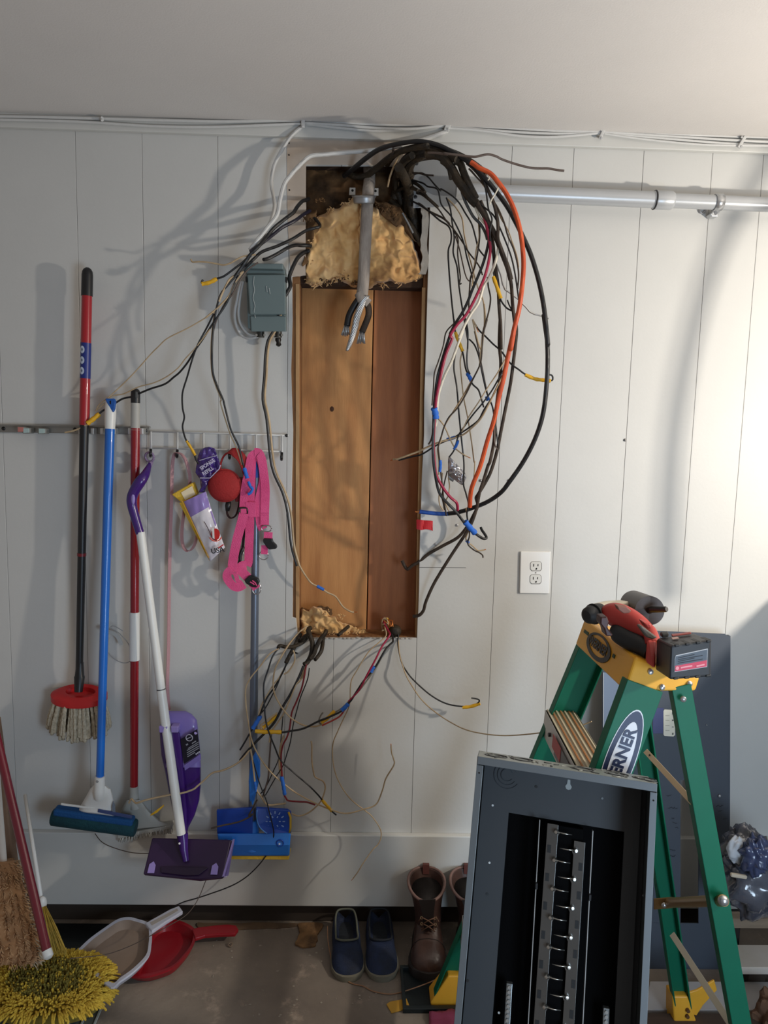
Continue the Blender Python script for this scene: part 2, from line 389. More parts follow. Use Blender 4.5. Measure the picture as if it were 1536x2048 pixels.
def tufts(name, pts, mt_, parent, n, L=.02, off=0.0, rr=.0007):
    mb = MB()
    for k in range(n):
        x, y = random.choice(pts); x += random.uniform(-9,9); y += random.uniform(-5,5); a = P(x, y, off+random.uniform(-.012,.012))
        d = V((random.uniform(-1,1), random.uniform(-.8,.2), random.uniform(-1,.6)))*L*random.uniform(.3,1)
        c_ = a + d*.5 + V((random.uniform(-1,1),0,random.uniform(-1,1)))*L*.25
        mb.tube([a, c_, a+d], [rr*3, rr*2, rr*.4], 4)
    o = build(name, mb, mt_, parent, smooth=True); o['kind'] = 'stuff'; return o
tufts('loose_fibres', [(615,560),(630,568),(650,566),(672,560),(690,545),(740,562),(765,570),(800,565),(830,558),(617,520),(620,480),(640,440),(665,420),(690,405)], m_ins, ins, 170, .016, -.012)
tufts('charred_fibres', [(650,560),(690,556),(712,566),(770,420),(790,430),(760,412),(780,418),(615,440),(640,400)], m_char, ins, 120, .014, .004)
ins2 = thing('insulation_batt', 'sooty tuft of insulation at the bottom left of the wall opening', 'insulation', P(650,1275,-.05))
fluff('wool', lambda v: 602-2*v, lambda v: 668+35*v, lambda u: 1222-8*math.sin(u*3.1)+25*max(0,u-.6), lambda u: 1272, -.04, .03, m_ins, ins2, n=(40,30), seed=41, sc=1.5)
fluff('wool', lambda v: 604, lambda v: 664, lambda u: 1216+3*math.sin(u*7), lambda u: 1232, -.052, .016, m_char, ins2, n=(24,12), seed=51, sc=2)
fluff('wool', lambda v: 672, lambda v: 740, lambda u: 1242+22*u, lambda u: 1273, -.055, .022, m_ins, ins2, n=(30,16), seed=61, sc=2)
tufts('loose_fibres', [(620,1262),(640,1255),(670,1265),(690,1262),(710,1268),(650,1225),(680,1232)], m_ins, ins2, 90, .013, -.03)

# ---------------------------------------------------------------- wires
TILES = {'P':(0,0,1),'A':(840,300,5.12),'B':(820,600,5.12),'C':(760,840,5.12),'D':(680,260,5.12),'E':(360,400,5.12),'F':(160,600,5.12),'G':(480,1250,5.12),'H':(480,1240,4.042),
         'K':(560,1140,4.518),'L':(240,1360,3.84),'N':(0,1700,3.072),'Q':(600,1680,4.267),'R':(540,180,2.4775),'Z':(280,840,4.8)}
def path(s):
    out = []; t = TILES['P']
    for k in s.replace(';',' ').split():
        if k in TILES: t = TILES[k]; continue
        x, y = k.split(','); out.append((t[0]+float(x)/t[2], t[1]+float(y)/t[2]))
    return out
W_BLK = M((26,26,28), .45); W_TAR = mat('tarred_cable', (24,20,15), .65, rgb2=(60,46,26), nscale=30, bump=.6, bscale=120)
W_BRN = M((88,74,66), .5); W_OLD = mat('old_rubber', (74,60,48), .75, rgb2=(44,36,30), nscale=40, bump=.4, bscale=150)
W_TAN = mat('aged_tan', (196,174,140), .6, rgb2=(164,138,104), nscale=25); W_CRM = M((226,218,198), .45); W_MAG = M((158,24,62), .42)
W_ORG = mat('orange_jacket', (214,92,44), .5, rgb2=(190,70,30), nscale=18); W_RED = M((120,18,30), .45); W_WHT = mat('painted_cable', (206,206,204), .5, noise=.06, nscale=30); W_GRY = M((128,124,114), .5); W_GR2 = M((70,72,72), .5)
T_BLU = mat('blue_tape', (38,104,200), .7, bump=.3, bscale=90); T_YEL = mat('yellow_tape', (222,170,32), .55, bump=.2, bscale=90)
M_CU = mat('copper', (206,128,72), .35, metal=.9); M_AL = mat('bare_wire', (196,196,196), .35, metal=.8); M_INK = M((18,16,14), .6)
def sample(px, offs, n=6):
    k = len(px); o = []
    for i in range(k):
        t = i/(k-1)*(len(offs)-1); a = min(int(t), len(offs)-2) if len(offs) > 1 else 0
        o.append(offs[a] + (offs[min(a+1, len(offs)-1)]-offs[a])*(t-a))
    return catmull([(x, y, f) for (x, y), f in zip(px, o)], n)
def wire(label, s, r, mt_, offs=(.02,.02), cat='wire', ex=(), name='electrical_wire', group=None, tip=0, kink=0.0, n=6, ns=8):
    sp = sample(path(s), offs, n)
    if kink:
        sd = random.uniform(0, 50)
        sp = [(x+kink*NZ.noise(V((i*.21,sd,0))), y+kink*NZ.noise(V((i*.21,sd,7))), f) for i, (x, y, f) in enumerate(sp)]
    pts = [P(x, y, f) for x, y, f in sp]; rad = [r*S(f)*1.0 for x, y, f in sp]
    if not ex and not tip:
        return tag(build(name, MB().tube(pts, rad, ns), mt_, smooth=45), label, cat, group)
    root = thing(name, label, cat, pts[0], group)
    cut = len(pts)
    if tip: cut = len(pts)-max(2, int(tip)); 
    build('insulation_jacket', MB().tube(pts[:cut+1] if tip else pts, rad[:cut+1] if tip else rad, ns), mt_, root, smooth=45)
    if tip: build('copper_end', MB().tube(pts[cut:], [x*.6 for x in rad[cut:]], 6), M_CU, root, smooth=True, label='bare copper end')
    for e in ex:
        nm, es, er, em = e[:4]; lab = e[4] if len(e) > 4 else None
        ep = path(es); q = []
        for x, y in catmull(ep, 4):
            f = min(sp, key=lambda t: (t[0]-x)**2+(t[1]-y)**2)[2]; q.append((x, y, f))
        qp = [P(x, y, f) for x, y, f in q]; q_r = [er*S(f)*(1+.12*math.sin(i*2.1+er)) if 'tape' in nm else er*S(f) for i, (x, y, f) in enumerate(q)]
        build(nm, MB().tube(qp, q_r, 8), em, root, smooth=50, label=lab)
    return root
BT = lambda s, r=3.5: ('blue_tape', s, r, T_BLU, 'blue masking tape wrap')
YT = lambda s, r=3.2: ('yellow_tag_tape', s, r, T_YEL, 'yellow tape tag')
# --- the looped bundle right of the opening
wire('thick black cable making the outermost big loop, its end stripped to blue core', 'P 688,352 706,338 730,318 760,298 800,287 840,283 875,290 A 330,20 450,90 560,170 650,270 760,400 880,560 960,700 1050,880 1130,1060 1200,1280 1250,1500 1280,1700 1310,2000 B 1370,150 1400,350 1410,600 1400,850 1365,1150 1290,1400 1170,1640 1020,1860 C 1235,745 1100,838 940,903 800,945 700,958', 4.6, W_BLK, (-.03,.18,.24,.25,.25,.22,.14,.05), 'cable', [('blue_core','C 705,960 600,960 500,950 405,938',4.2,M((20,74,160),.5),'blue inner sleeve'),('copper_end','C 405,938 385,942 360,940',1.6,M_CU,'bare copper end')], 'electrical_cable')
wire('flat orange jacketed cable running down the middle of the loop', 'A 520,125 560,150 600,180 720,240 800,330 880,440 960,600 1020,800 1050,1000 1060,1200 1040,1450 1010,1650 960,1850 930,2040 B 1060,330 1010,550 960,800 910,1000 860,1230 790,1450 720,1700 640,1900 C 925,780 920,890', 4.6, W_ORG, (.27,.28,.28,.27,.24,.18,.12), 'cable', name='electrical_cable')
wire('brown jacketed cable of the loop that ends in the right stud of the opening', 'A 480,130 560,200 640,300 700,420 760,560 790,700 800,800 800,920 870,1130 930,1350 950,1600 975,1800 B 1070,150 1090,300 1080,450 1060,620 1030,850 980,1100 930,1350 890,1550 830,1750 770,1870 C 1000,770 985,800 1000,880 950,990 900,1080 800,1200 640,1290 500,1370 400,1450 330,1490 275,1525 225,1440', 3.4, W_OLD, (.22,.24,.24,.22,.2,.14,.1,.05,.0,-.03), 'cable', name='electrical_cable')
wire('dark cable of the loop whose tail drops to the lower right corner of the opening', 'A 620,520 700,720 740,900 760,1100 780,1250 800,1400 810,1600 825,1800 830,2040 B 925,200 915,450 930,650 915,850 890,1050 870,1250 860,1450 820,1650 C 1105,470 1060,620 1020,740 990,900 940,1050 880,1160 820,1250 740,1370 620,1560 540,1700 470,1860 445,1950 400,2000 340,2010', 3.4, W_OLD, (.2,.22,.2,.18,.14,.1,.05,.01), 'cable', name='electrical_cable')
wire('magenta wire curving down the left side of the loop', 'A 600,560 660,700 690,820 715,950 718,1050 690,1200 650,1330 560,1530 470,1690 380,1790 310,1900 B 430,400 370,550 330,700 300,850 270,1000 258,1120 250,1250 240,1450 250,1650 C 580,570 650,700 720,790 785,850 795,925', 2.9, W_MAG, (.22,.24,.24,.22,.18,.14))
wire('black wire beside the magenta one with a blue taped splice and curled end', 'A 570,540 640,660 690,780 705,900 690,1000 650,1150 600,1280 540,1420 490,1550 430,1670 360,1780 310,1880 B 420,330 370,480 310,680 280,800 260,950 245,1120 240,1300 235,1450 240,1650 C 575,620 610,750 680,840 760,920 810,980 870,1060 940,1130 C 1000,1180 1060,1215 1090,1205 1070,1165 1045,1130 1032,1100', 2.9, W_BLK, (.2,.23,.23,.21,.17,.13,.1), ex=[BT('C 870,1040 920,1100 975,1160',6),BT('B 245,1105 260,1165 265,1220',6.5),('copper_end','C 1045,1130 1035,1100',2,M_CU,'bare copper end')])
wire('cream wire that ends at the blue tape on the left of the loop', 'A 560,560 620,700 750,850 800,960 790,1080 750,1210 700,1320 650,1400 600,1560 520,1680 460,1790 400,1920 B 540,320 480,480 430,620 360,760 320,870 290,980 278,1110 270,1230 262,1290', 2.7, W_CRM, (.21,.23,.23,.21,.17,.14))
wire('thin black wire hanging from the steel plate with an open double bend', 'D 700,480 820,440 900,480 970,560 1030,620 A 220,400 330,470 400,540 460,640 530,760 570,900 600,1010 670,1100', 1.6, W_BLK, (.0,.06,.1,.14,.16))
wire('short dark wire pointing right over the steel plate', 'D 710,445 760,440 820,445 880,460 960,466', 1.7, W_OLD, (.02,.05,.08))
wire('black twisted wire dropping from the steel plate to the middle of the loop', 'D 740,510 850,545 900,580 1000,610 A 220,560 320,680 400,830 450,960 480,1100 530,1280 550,1370', 1.6, W_BLK, (.02,.08,.14,.16,.16))
wire('dark wire crossing the loop diagonally from the plate', 'D 720,560 780,600 860,640 A 100,510 200,620 280,740 350,820 440,950 500,1050 600,1180 640,1280', 1.5, W_OLD, (.02,.1,.15,.16))
wire('leftmost black wire of the loop, ending above the yellow tag', 'D 720,720 820,770 920,840 A 200,720 290,780 320,860 315,950 290,1030 295,1200 320,1500 350,1780 B 450,200 465,330 B 500,430 540,540 570,700 600,770 640,860 700,920 730,1010 755,1100', 1.7, W_BLK, (.0,.08,.12,.14,.14,.14), ex=[YT('B 465,330 500,430 540,525',3.4), BT('B 585,745 610,790 630,830',4)])
wire('black wire next to the leftmost one, falling straight to the blue tape', 'A 270,490 310,600 330,750 350,900 340,1050 380,1200 400,1400 430,1600 460,1780 490,1950 B 550,150 590,300 590,480 582,600 590,700 615,760', 1.6, W_BLK, (.08,.14,.16,.16,.15))
wire('tan wire with many soft bends in the middle of the loop', 'A 280,500 360,580 430,700 450,850 480,1000 520,1150 560,1300 600,1430 650,1560 660,1750 650,1900 620,2040 B 640,200 700,330', 1.4, W_TAN, (.06,.14,.18,.18), tip=3)
wire('short curled black wire high at the left of the loop', 'A 340,800 350,830 390,920 385,1050 400,1200 412,1300 405,1370 425,1365', 1.4, W_OLD, (.12,.13,.13))
wire('thin brown wire hanging inside the left of the loop with a free end', 'A 360,880 400,1000 430,1130 460,1260 490,1330 525,1345', 1.3, W_BRN, (.12,.13,.13))
wire('thin black wire close inside the orange cable', 'A 600,540 700,620 760,680 810,780 870,920 930,1080 970,1250 1000,1450 1020,1600', 1.6, W_BLK, (.22,.24,.25,.24))
wire('thin dark wire nearest to the thick black loop', 'A 500,190 600,300 680,380 740,500 800,600 860,740 900,880 960,1020 1000,1180 1010,1300 1000,1420', 1.6, W_OLD, (.22,.24,.25,.24))
wire('thin tan wire running parallel inside the upper loop', 'A 520,200 640,350 700,440 780,580 830,700 900,820 940,930 990,1080 1010,1200', 1.2, W_TAN, (.22,.23,.24,.24))
wire('black wire falling steeply in front of the tarred sheath', 'A 655,320 680,450 700,600 737,705 720,800 715,880 720,930', 1.7, W_BLK, (.24,.27,.27,.25))
wire('tan and black pair hanging straight in the centre of the loop', 'A 610,740 610,900 590,1050 560,1200 520,1300 510,1400 500,1600 520,1690', 1.6, W_OLD, (.2,.2,.2,.19))
wire('thin tan wire hanging beside the centre pair', 'A 598,640 600,760 605,900 580,1000 560,1150 545,1300 530,1400', 1.3, W_TAN, (.2,.2,.2,.19))
wire('bare silvery twisted wire sticking out right through the loop', 'A 760,1120 790,1190 820,1280 850,1380 880,1440 960,1490 1040,1560 1120,1650 1180,1685 1250,1700 1320,1725', 1.7, M_AL, (.2,.2,.19,.18,.18), kink=2.0)
wire('black wire leaving the upper yellow tag', 'A 720,900 750,1100 750,1200 760,1290 800,1440 830,1540 870,1600 905,1630 940,1645', 1.7, W_BLK, (.22,.22,.22), ex=[('yellow_tag_tape','A 750,1295 790,1410 828,1520',3.8,T_YEL,'yellow tape tag')])
wire('short black hook of wire beside the upper yellow tag', 'A 895,1535 910,1580 940,1640', 1.4, W_BLK, (.22,.22))
wire('dark wire sweeping down to the small blue tape left of the foil', 'A 690,1300 700,1400 722,1520 705,1650 670,1780 640,1900 B 790,200 750,330 740,450 730,600 710,680 640,820 580,950 490,1100 400,1200 350,1300 320,1400 290,1500 300,1620 C 625,560 640,680 650,800 665,900 680,980', 1.6, W_OLD, (.2,.2,.19,.17,.14,.1), ex=[BT('B 310,1640 312,1700 305,1755',3)])
wire('tan wire sweeping beside the dark one towards the foil', 'B 760,40 772,200 742,350 722,560 702,700 610,860 545,980 420,1180 345,1310 315,1440 C 590,300 605,420 600,560', 1.4, W_TAN, (.2,.19,.17,.14,.1))
wire('black wire running out right to a yellow tag behind the thick loop', 'B 640,200 700,300 770,370 850,450 930,520 990,600 1040,660 1110,710 1180,760 1290,805 1440,825 1462,800 1452,772 1425,765', 1.7, W_BLK, (.16,.18,.2,.2,.2), ex=[('yellow_tag_tape','B 1178,765 1280,808 1360,820 1440,828',3.6,T_YEL,'yellow tape tag')])
wire('black wire bent around a blue tape dot right of centre in the loop', 'B 605,400 660,460 700,560 720,650 750,800 790,960 840,1080 860,1180 880,1300 895,1430 900,1480', 1.6, W_BLK, (.16,.17,.17,.16), ex=[BT('B 785,985 800,1030',4)])
wire('brown wire falling through the lower right of the loop', 'B 660,320 700,500 740,700 780,900 800,980 850,1120 860,1250 865,1450 890,1530', 1.3, W_BRN, (.16,.17,.17))
wire('thin tan wire crossing from the orange cable down left', 'B 985,590 900,740 800,890 700,1050 600,1200 530,1350', 1.3, W_TAN, (.2,.18,.15))
wire('black wire crossing from the orange cable to the hanging foil', 'B 1000,640 900,820 830,940 740,1060 640,1180 560,1290 500,1380 475,1460 450,1540 400,1610', 1.6, W_BLK, (.2,.18,.14,.12), ex=[BT('B 490,1440 478,1480 450,1530',3)])
wire('black wire crossing left with blue tape and a tail over the opening', 'B 1000,680 930,820 850,980 760,1120 700,1230 600,1310 540,1350 440,1415 350,1450 250,1500 C 430,350 330,375 190,412', 1.7, W_BLK, (.2,.18,.14,.1,.08,.05), ex=[BT('B 375,1430 420,1420 460,1405',3.4)])
wire('tan wire crossing left over the opening with a bare pigtail', 'B 990,700 900,870 800,1080 720,1220 620,1320 520,1390 C 600,230 480,280 400,320 290,360 180,400 150,400 110,415', 1.8, W_TAN, (.2,.18,.14,.1,.08,.05), tip=5)
wire('long thin tan wire falling straight through the lower loop', 'B 540,520 515,620 522,750 550,1000 590,1200 630,1450 655,1650 C 970,430 965,560 950,700', 1.3, W_TAN, (.14,.13,.12,.1))
wire('long black wire falling left of the foil to the big blue splice', 'B 465,540 450,700 480,900 500,1150 530,1450 C 860,450 855,650 880,750 905,860 890,960 900,1040', 1.7, W_BLK, (.14,.14,.12,.1))
wire('tan wire springing right from the blue tape with a bare end', 'B 290,1215 350,1290 400,1400 450,1500 500,1550 560,1590 620,1620', 1.4, W_TAN, (.13,.13,.14), tip=5)
wire('thin dark wire bowing out along the far left of the loop', 'B 450,240 370,330 340,470 290,630 250,750 240,900 225,1080', 1.4, W_OLD, (.17,.15,.14))
wire('short brown stub pointing down left below the blue tape', 'B 245,1290 220,1420 190,1478', 1.8, W_OLD, (.13,.12))
wire('thin stripped pigtail left under the foil', 'C 640,540 630,640 605,780 610,860 630,900 650,935', 1.3, W_TAN, (.1,.1,.09), tip=4)
wire('dark pigtail hanging under the small blue tape', 'C 690,520 660,640 640,740 635,790 650,860 660,920', 1.4, W_OLD, (.1,.1,.09))
wire('tan pigtail hanging right under the foil', 'C 700,590 712,680 700,770 670,840 690,900 705,930', 1.3, W_TAN, (.1,.1,.09), tip=4)
wire('tan tail with a bare end below the big blue splice', 'C 880,900 900,1040 905,1130 880,1210 900,1250 950,1290 1000,1335 1045,1335 1085,1325', 1.5, W_TAN, (.1,.08,.08), ex=[BT('C 885,1235 910,1260',3)], tip=4)
wire('dark zigzag tail below the big blue splice', 'C 950,980 920,1100 915,1190 900,1270 960,1330 1020,1360 1050,1385 1055,1410', 1.5, W_OLD, (.1,.08,.08))
wire('brown wire sticking out far right over the pipe', 'D 900,232 1000,236 1100,250 A 250,35 400,52 550,70 620,58 700,45 780,65 850,100 1000,150 1150,185 1320,190 1400,205 1475,213', 2.2, W_BRN, (.2,.24,.24,.22,.22))
wire('tan wire tail drooping over the dark top of the opening', 'D 655,218 610,260 580,310 540,400 505,500 490,580', 1.9, W_TAN, (.14,.08,.02))
wire('short dark wire crossing the top cables', 'D 545,190 540,250 525,300 490,330', 2.2, W_OLD, (.14,.1,.06))
wire('curly stripped white strand over the orange cable', 'A 780,275 772,325 800,365 795,400 770,450 735,505 712,560', 1.3, W_CRM, (.27,.28,.27))
wire('small curly white strand on top of the orange cable', 'A 610,160 620,205 655,225 690,250 708,290 695,310', 1.2, W_CRM, (.27,.28))
wire('thick sooty cable rising from the service cable into the bundle', 'D 90,450 140,470 200,480 280,462 340,420 400,370 470,310 540,260 640,210 760,180 900,165', 6, W_TAR, (-.04,-.02,.03,.12,.2), 'cable', name='electrical_cable')
wire('tarred black cable at the top of the arch', 'D 620,640 610,520 625,400 670,300 760,240 880,210 1000,215 1120,260 1200,300', 7.5, W_TAR, (-.06,-.02,.1,.18,.22), 'cable', name='electrical_cable')
wire('tarred black cable second from the top of the arch', 'D 700,760 660,620 650,480 700,340 780,270 900,235 1030,255 1150,310', 8, W_TAR, (-.07,-.03,.08,.16,.2), 'cable', name='electrical_cable')
wire('tarred black cable folded inside the arch', 'D 800,1000 730,880 690,740 700,560 705,420 760,300 880,255 1000,265', 8, W_TAR, (-.07,-.05,-.01,.08,.16), 'cable', name='electrical_cable')
wire('tarred cable along the upper edge of the arch', 'D 480,350 560,250 700,200 850,175 1000,180 1150,230 1280,290 1400,370 1500,450', 6, W_TAR, (.0,.1,.18,.22,.24), 'cable', name='electrical_cable')
wire('thick torn tarred sheath hanging from the arch with a frayed hole', 'D 880,235 980,250 1060,290 1140,390 1200,500 1270,600 1340,700 1400,760', 8.5, W_TAR, (.18,.2,.21,.22), 'cable', name='electrical_cable', ex=[('sheath_tatter','D 1040,320 1110,380 1130,450 1140,500',4.5,W_TAR),('sheath_tatter','D 1180,320 1230,340 1260,420 1310,540 1390,700',7,W_TAR)])
wire('dark cable continuing below the torn sheath', 'A 580,540 640,640 700,740 760,850 800,950 850,1080 900,1210 930,1330', 5, W_OLD, (.22,.23,.22), 'cable', name='electrical_cable')
wire('grey cable emerging beside the torn sheath', 'A 430,430 460,520 520,640 560,700 620,760 670,850 690,920', 3, W_GR2, (.2,.21,.21), 'cable', name='electrical_cable')
wire('thick black cable from the box corner lying right of the insulation', 'D 520,730 580,790 620,870 700,960 780,1080 840,1180', 6.5, W_TAR, (-.05,-.02,-.02), 'cable', name='electrical_cable')
wire('grey plastic rod lying on the dark cables at the right of the opening', 'D 640,850 700,960 748,1055', 1.8, M((130,132,134),.4), (0,0))
for k, (s, r, lb) in enumerate((('D 560,700 600,560 640,430 720,330 830,270 960,250', 9, 'fat tarred cable filling the left of the black arch'),('D 720,960 700,820 700,650 720,500 700,400 740,310 860,240', 10, 'fat tarred cable in the core of the black arch'),('D 790,1100 770,980 740,850 720,700 690,560 640,450 600,380', 9, 'fat tarred cable dropping at the right inner edge of the opening'),('D 640,760 600,650 570,560 590,440 650,330 740,260', 7, 'tarred cable curling against the clamp side of the arch'))):
    wire(lb, s, r, W_TAR, (-.06,-.04,-.01,.06,.13), 'cable', name='electrical_cable')
for k, (s, lb) in enumerate((('D 600,560 680,530 760,540 830,590 870,640','frayed black cable end on the steel plate'),('D 690,600 760,640 830,650 900,700 1000,790','black cable crossing the lower steel plate'),('D 560,640 640,600 720,590 800,620','black cable end beside the steel plate'),('D 640,700 720,720 820,760 910,830 1050,900 1120,960','dark cable leaving under the steel plate'))):
    wire(lb, s, 3.2 if k < 3 else 2, W_TAR if k < 3 else W_OLD, (-.04,.02,.06), 'cable', name='electrical_cable')
tufts('x', [(900,345),(905,352)], W_TAR, None, 1, .01) if False else None
# --- left top cables
wire('upper black cable fanning left out of the opening', 'E 1320,-10 1290,0 1250,15 1200,70 1160,130 1080,190 960,290 870,400 800,480 720,560 640,680 560,790', 3.6, W_BLK, (.0,.04,.08,.12,.12), 'cable', name='electrical_cable')
wire('second black cable fanning left with a violet sheen', 'E 1330,110 1260,150 1180,210 1050,280 960,350 870,420 720,530', 3.4, M((30,28,44),.4), (-.005,.05,.08,.12), 'cable', name='electrical_cable')
wire('black wire ending in a yellow tape flag left of the grey box', 'E 800,480 740,540 650,630 560,700 450,780 380,805 300,850 225,850 235,815', 2, W_BLK, (.12,.12,.12), ex=[YT('E 378,805 300,845 225,860',4)])
wire('black cable looping over the insulation before fanning left', 'E 1340,170 1380,190 1430,250 1425,275 1370,290 1280,320 1150,400 1000,470 840,530 760,600 680,680 600,760', 3, W_BLK, (-.02,.03,.05,.1,.12), 'cable', name='electrical_cable')
wire('lowest black cable of the left fan with a lumpy end', 'E 1340,470 1300,465 1240,465 1180,462 1100,490 1000,550 900,600 855,610', 3.4, W_BLK, (.0,.03,.08,.11), 'cable', name='electrical_cable')
wire('tan wire sticking out left above the yellow flag', 'E 775,560 700,568 640,580 580,610 520,645 450,665 380,655 300,640 200,632 130,635 112,605', 1.6, W_TAN, (.12,.12,.11))
wire('long tan and black cord running down past the left of the opening', 'E 1290,530 1250,550 1200,600 1150,700 1120,790 1130,880 1080,970 1040,1150 980,1330 920,1440 895,1600 885,1800 870,2040 P 538,840 549,932 571,986 582,1027 588,1090 599,1132', 2.3, W_TAN, (.0,.04,.06,.06,.05,.05,.04), ex=[('black_sheath','E 1330,520 1290,530 1250,550 1200,600 1150,700 1120,790 1130,880 1100,940 1078,980',4,W_BLK,'black sheath'),('black_core','E 1090,950 1062,1000 1022,1150 960,1330 898,1440 872,1600 862,1800 845,2040 P 533,840 543,932 565,986 575,1027 582,1090 594,1132',2.2,W_BLK,'black wire of the pair')])
wire('tan wire with a blue tape band curling over the bottom of the opening', 'P 598,1128 604,1140 615,1157 624,1167 640,1175 655,1185 671,1193 684,1211 692,1218 704,1224 715,1224', 1.8, W_TAN, (.04,.03,.03), ex=[BT('K 335,145 365,162 395,178',3.2)], tip=5)
wire('black wire of the left fan that falls to the blue tape on the pink strap', 'E 600,740 500,860 420,960 380,1080 350,1250 330,1500 335,1750 380,1900 440,2040 F 1480,1080 1536,1300 P 467,871 478,894 486,927 492,950', 1.9, W_BLK, (.12,.12,.1,.08,.07), ex=[BT('Z 1000,460 1015,510 1030,560',4), BT('Z 1040,590 1060,640 1080,660 1060,700 1035,712',3)])
wire('tan twin of the wire falling to the pink strap', 'E 590,740 490,860 410,970 372,1100 340,1250 318,1500 325,1750 365,1900 420,2040 F 1440,1060 1510,1290 P 462,872 473,896 484,930', 1.3, W_TAN, (.12,.12,.1,.08,.07))
wire('black wire passing behind the handle tips to a yellow flag on the red mop', 'E 660,680 560,850 480,1050 360,1230 320,1290 230,1430 160,1530 80,1660 0,1760 F 960,790 870,860 720,910 600,960 530,990 440,1010 370,1050 240,1130 200,1160 140,1210 80,1265', 1.9, W_BLK, (.12,.12,.1,.06,.045,.045,.06), ex=[YT('F 200,1165 140,1215 75,1265',4.6)])
wire('tan tail hanging from the yellow flag across the silver rail', 'P 178,848 170,851 159,857 145,862 130,865', 1.8, W_TAN, (.06,.05))
wire('black wire of the left fan ending in a yellow sleeve beside the purple bag', 'F 1370,140 1300,280 1200,470 1140,640 1100,780 1050,950 1050,1100 1068,1200 1050,1300 1080,1420 1110,1460 1160,1560 1190,1640 1215,1680', 1.8, W_BLK, (.12,.1,.08,.07), ex=[('yellow_tag_tape','F 1090,1440 1140,1520 1180,1590',2.8,T_YEL,'yellow tape sleeve')])
wire('upper thin tan wire sagging left to the handle tips', 'F 1380,120 1290,180 1100,290 900,390 800,480 720,560 560,740 420,880 300,990 200,1070 160,1140', 1.2, W_TAN, (.12,.1,.06,.05))
wire('lower thin tan wire sagging left to the handle tips', 'F 1330,300 1190,480 1080,600 1000,700 880,790 750,850 600,890 450,960 330,985 250,1060 170,1130', 1.2, W_TAN, (.12,.09,.06,.05))
wire('tan wire stripped short in the middle of the left fan', 'E 650,730 560,850 500,980 400,1090 330,1150 265,1205', 1.8, W_TAN, (.12,.12,.12))
wire('tan wire at the throat of the left fan', 'E 640,740 520,800 470,880 430,960 400,1040', 2.2, W_TAN, (.12,.12,.12))
wire('tan wire drooping under the throat of the left fan', 'E 800,640 700,710 610,830 540,960 460,1060 370,1240 330,1400', 1.6, W_BRN, (.12,.12,.1))
wire('long white painted cable from the ceiling staple down to the left fan', 'P 607,252 590,265 575,282 553,320 545,345 543,370 548,400 548,420 538,450 515,490 500,512', 3.4, W_WHT, (.02,.03,.04,.07,.1), 'cable', name='electrical_cable')
wire('white painted cable arching over the opening to the left fan', 'P 895,262 860,275 800,292 740,301 690,305 650,309 620,313 597,333 580,352 568,370 560,400 554,430 535,455 515,480 500,500', 4, W_WHT, (.02,.04,.06,.08,.09,.1,.11), 'cable', name='electrical_cable')
# --- bottom left bundle
for s, r, lb in (('G 720,30 700,60 740,180 730,300 690,380 655,405', 5, 'thick black sheath bending down in the middle of the bottom bundle'),('G 880,60 870,90 820,150 780,230 760,290 720,350', 4.6, 'thick black sheath on the right of the bottom bundle'),('G 850,120 845,200 830,270 790,330 768,355', 4.2, 'black sheath bowed out to the right of the bottom bundle'),
    ('G 620,90 590,150 560,220 510,310 490,350 470,390', 4.4, 'torn black sheath on the left of the bottom bundle'),('G 700,90 660,160 600,200 540,222 470,225 410,212 390,238', 4, 'black sheath reaching left out of the bottom bundle'),('G 1110,15 1050,65 1005,105', 3.6, 'short black sheath lying on the sill of the opening'),
    ('G 580,110 620,160 660,120 700,90 690,50', 4, 'knotted black sheath at the bottom left corner of the opening'),('G 540,250 560,280 590,292', 1.8, 'small black hook of sheath under the knot')):
    wire(lb, s, r, W_TAR if r > 2 else W_BLK, (.0,.04,.06), 'cable', name='electrical_cable')
wire('tan wire making the wide loop to the red tipped splice', 'G 690,10 600,80 500,200 420,330 360,450 340,580 350,690 400,800 480,910 560,980 660,1030 760,1040 840,1020', 1.7, W_TAN, (.02,.08,.1,.1,.08))
wire('long tan wire sweeping right along the bottom to an upright bare end', 'G 400,240 300,300 200,430 110,540 60,650 60,800 80,960 120,1180 200,1350 310,1500 430,1610 560,1710 720,1800 900,1880 1080,1930 H 1000,1530 1100,1490 1150,1380 1180,1280 1245,1170 1240,1120 1225,1070 1220,1000', 1.5, W_TAN, (.06,.1,.11,.1,.09,.08,.07,.06), tip=3)
wire('black wire crossing the bottom bundle to a yellow sleeve', 'G 390,240 330,330 290,450 245,600 245,750 260,950 290,1080 360,1260 420,1390 560,1520 700,1640 790,1730 840,1790 910,1880 985,1945', 1.7, W_BLK, (.06,.1,.12,.11,.1,.08), ex=[YT('G 838,1790 890,1850 935,1900',3.2)])
wire('black wire ending at the higher blue tape over the grey pole', 'G 480,390 430,500 350,640 280,740 230,850 200,930 140,1050 110,1090 60,1180 0,1280', 1.8, W_BLK, (.06,.08,.1,.1), ex=[BT('G 210,930 175,990 130,1060',4.5)])
wire('thin tan wire bowing from the torn sheath', 'G 545,260 560,310 555,380 500,470 450,505', 1.5, W_TAN, (.06,.08))
wire('thin dark wire fanning from the torn sheath', 'G 470,420 420,520 380,620 330,720 260,850 190,930', 1.3, W_BLK, (.06,.09,.1))
wire('thin tan wire fanning from the torn sheath', 'G 460,430 400,540 350,600 300,680 230,800 190,920', 1.3, W_TAN, (.06,.09,.1))
wire('tan wire folded into a yellow tape loop over the grey pole', 'G 650,440 620,560 560,620 500,730 440,830 380,950 270,1040 225,1070 215,1030 260,990 380,900', 2, W_TAN, (.06,.09,.1), ex=[('yellow_tag_tape','G 380,925 300,1000 235,1050',3.6,T_YEL,'yellow tape loop')])
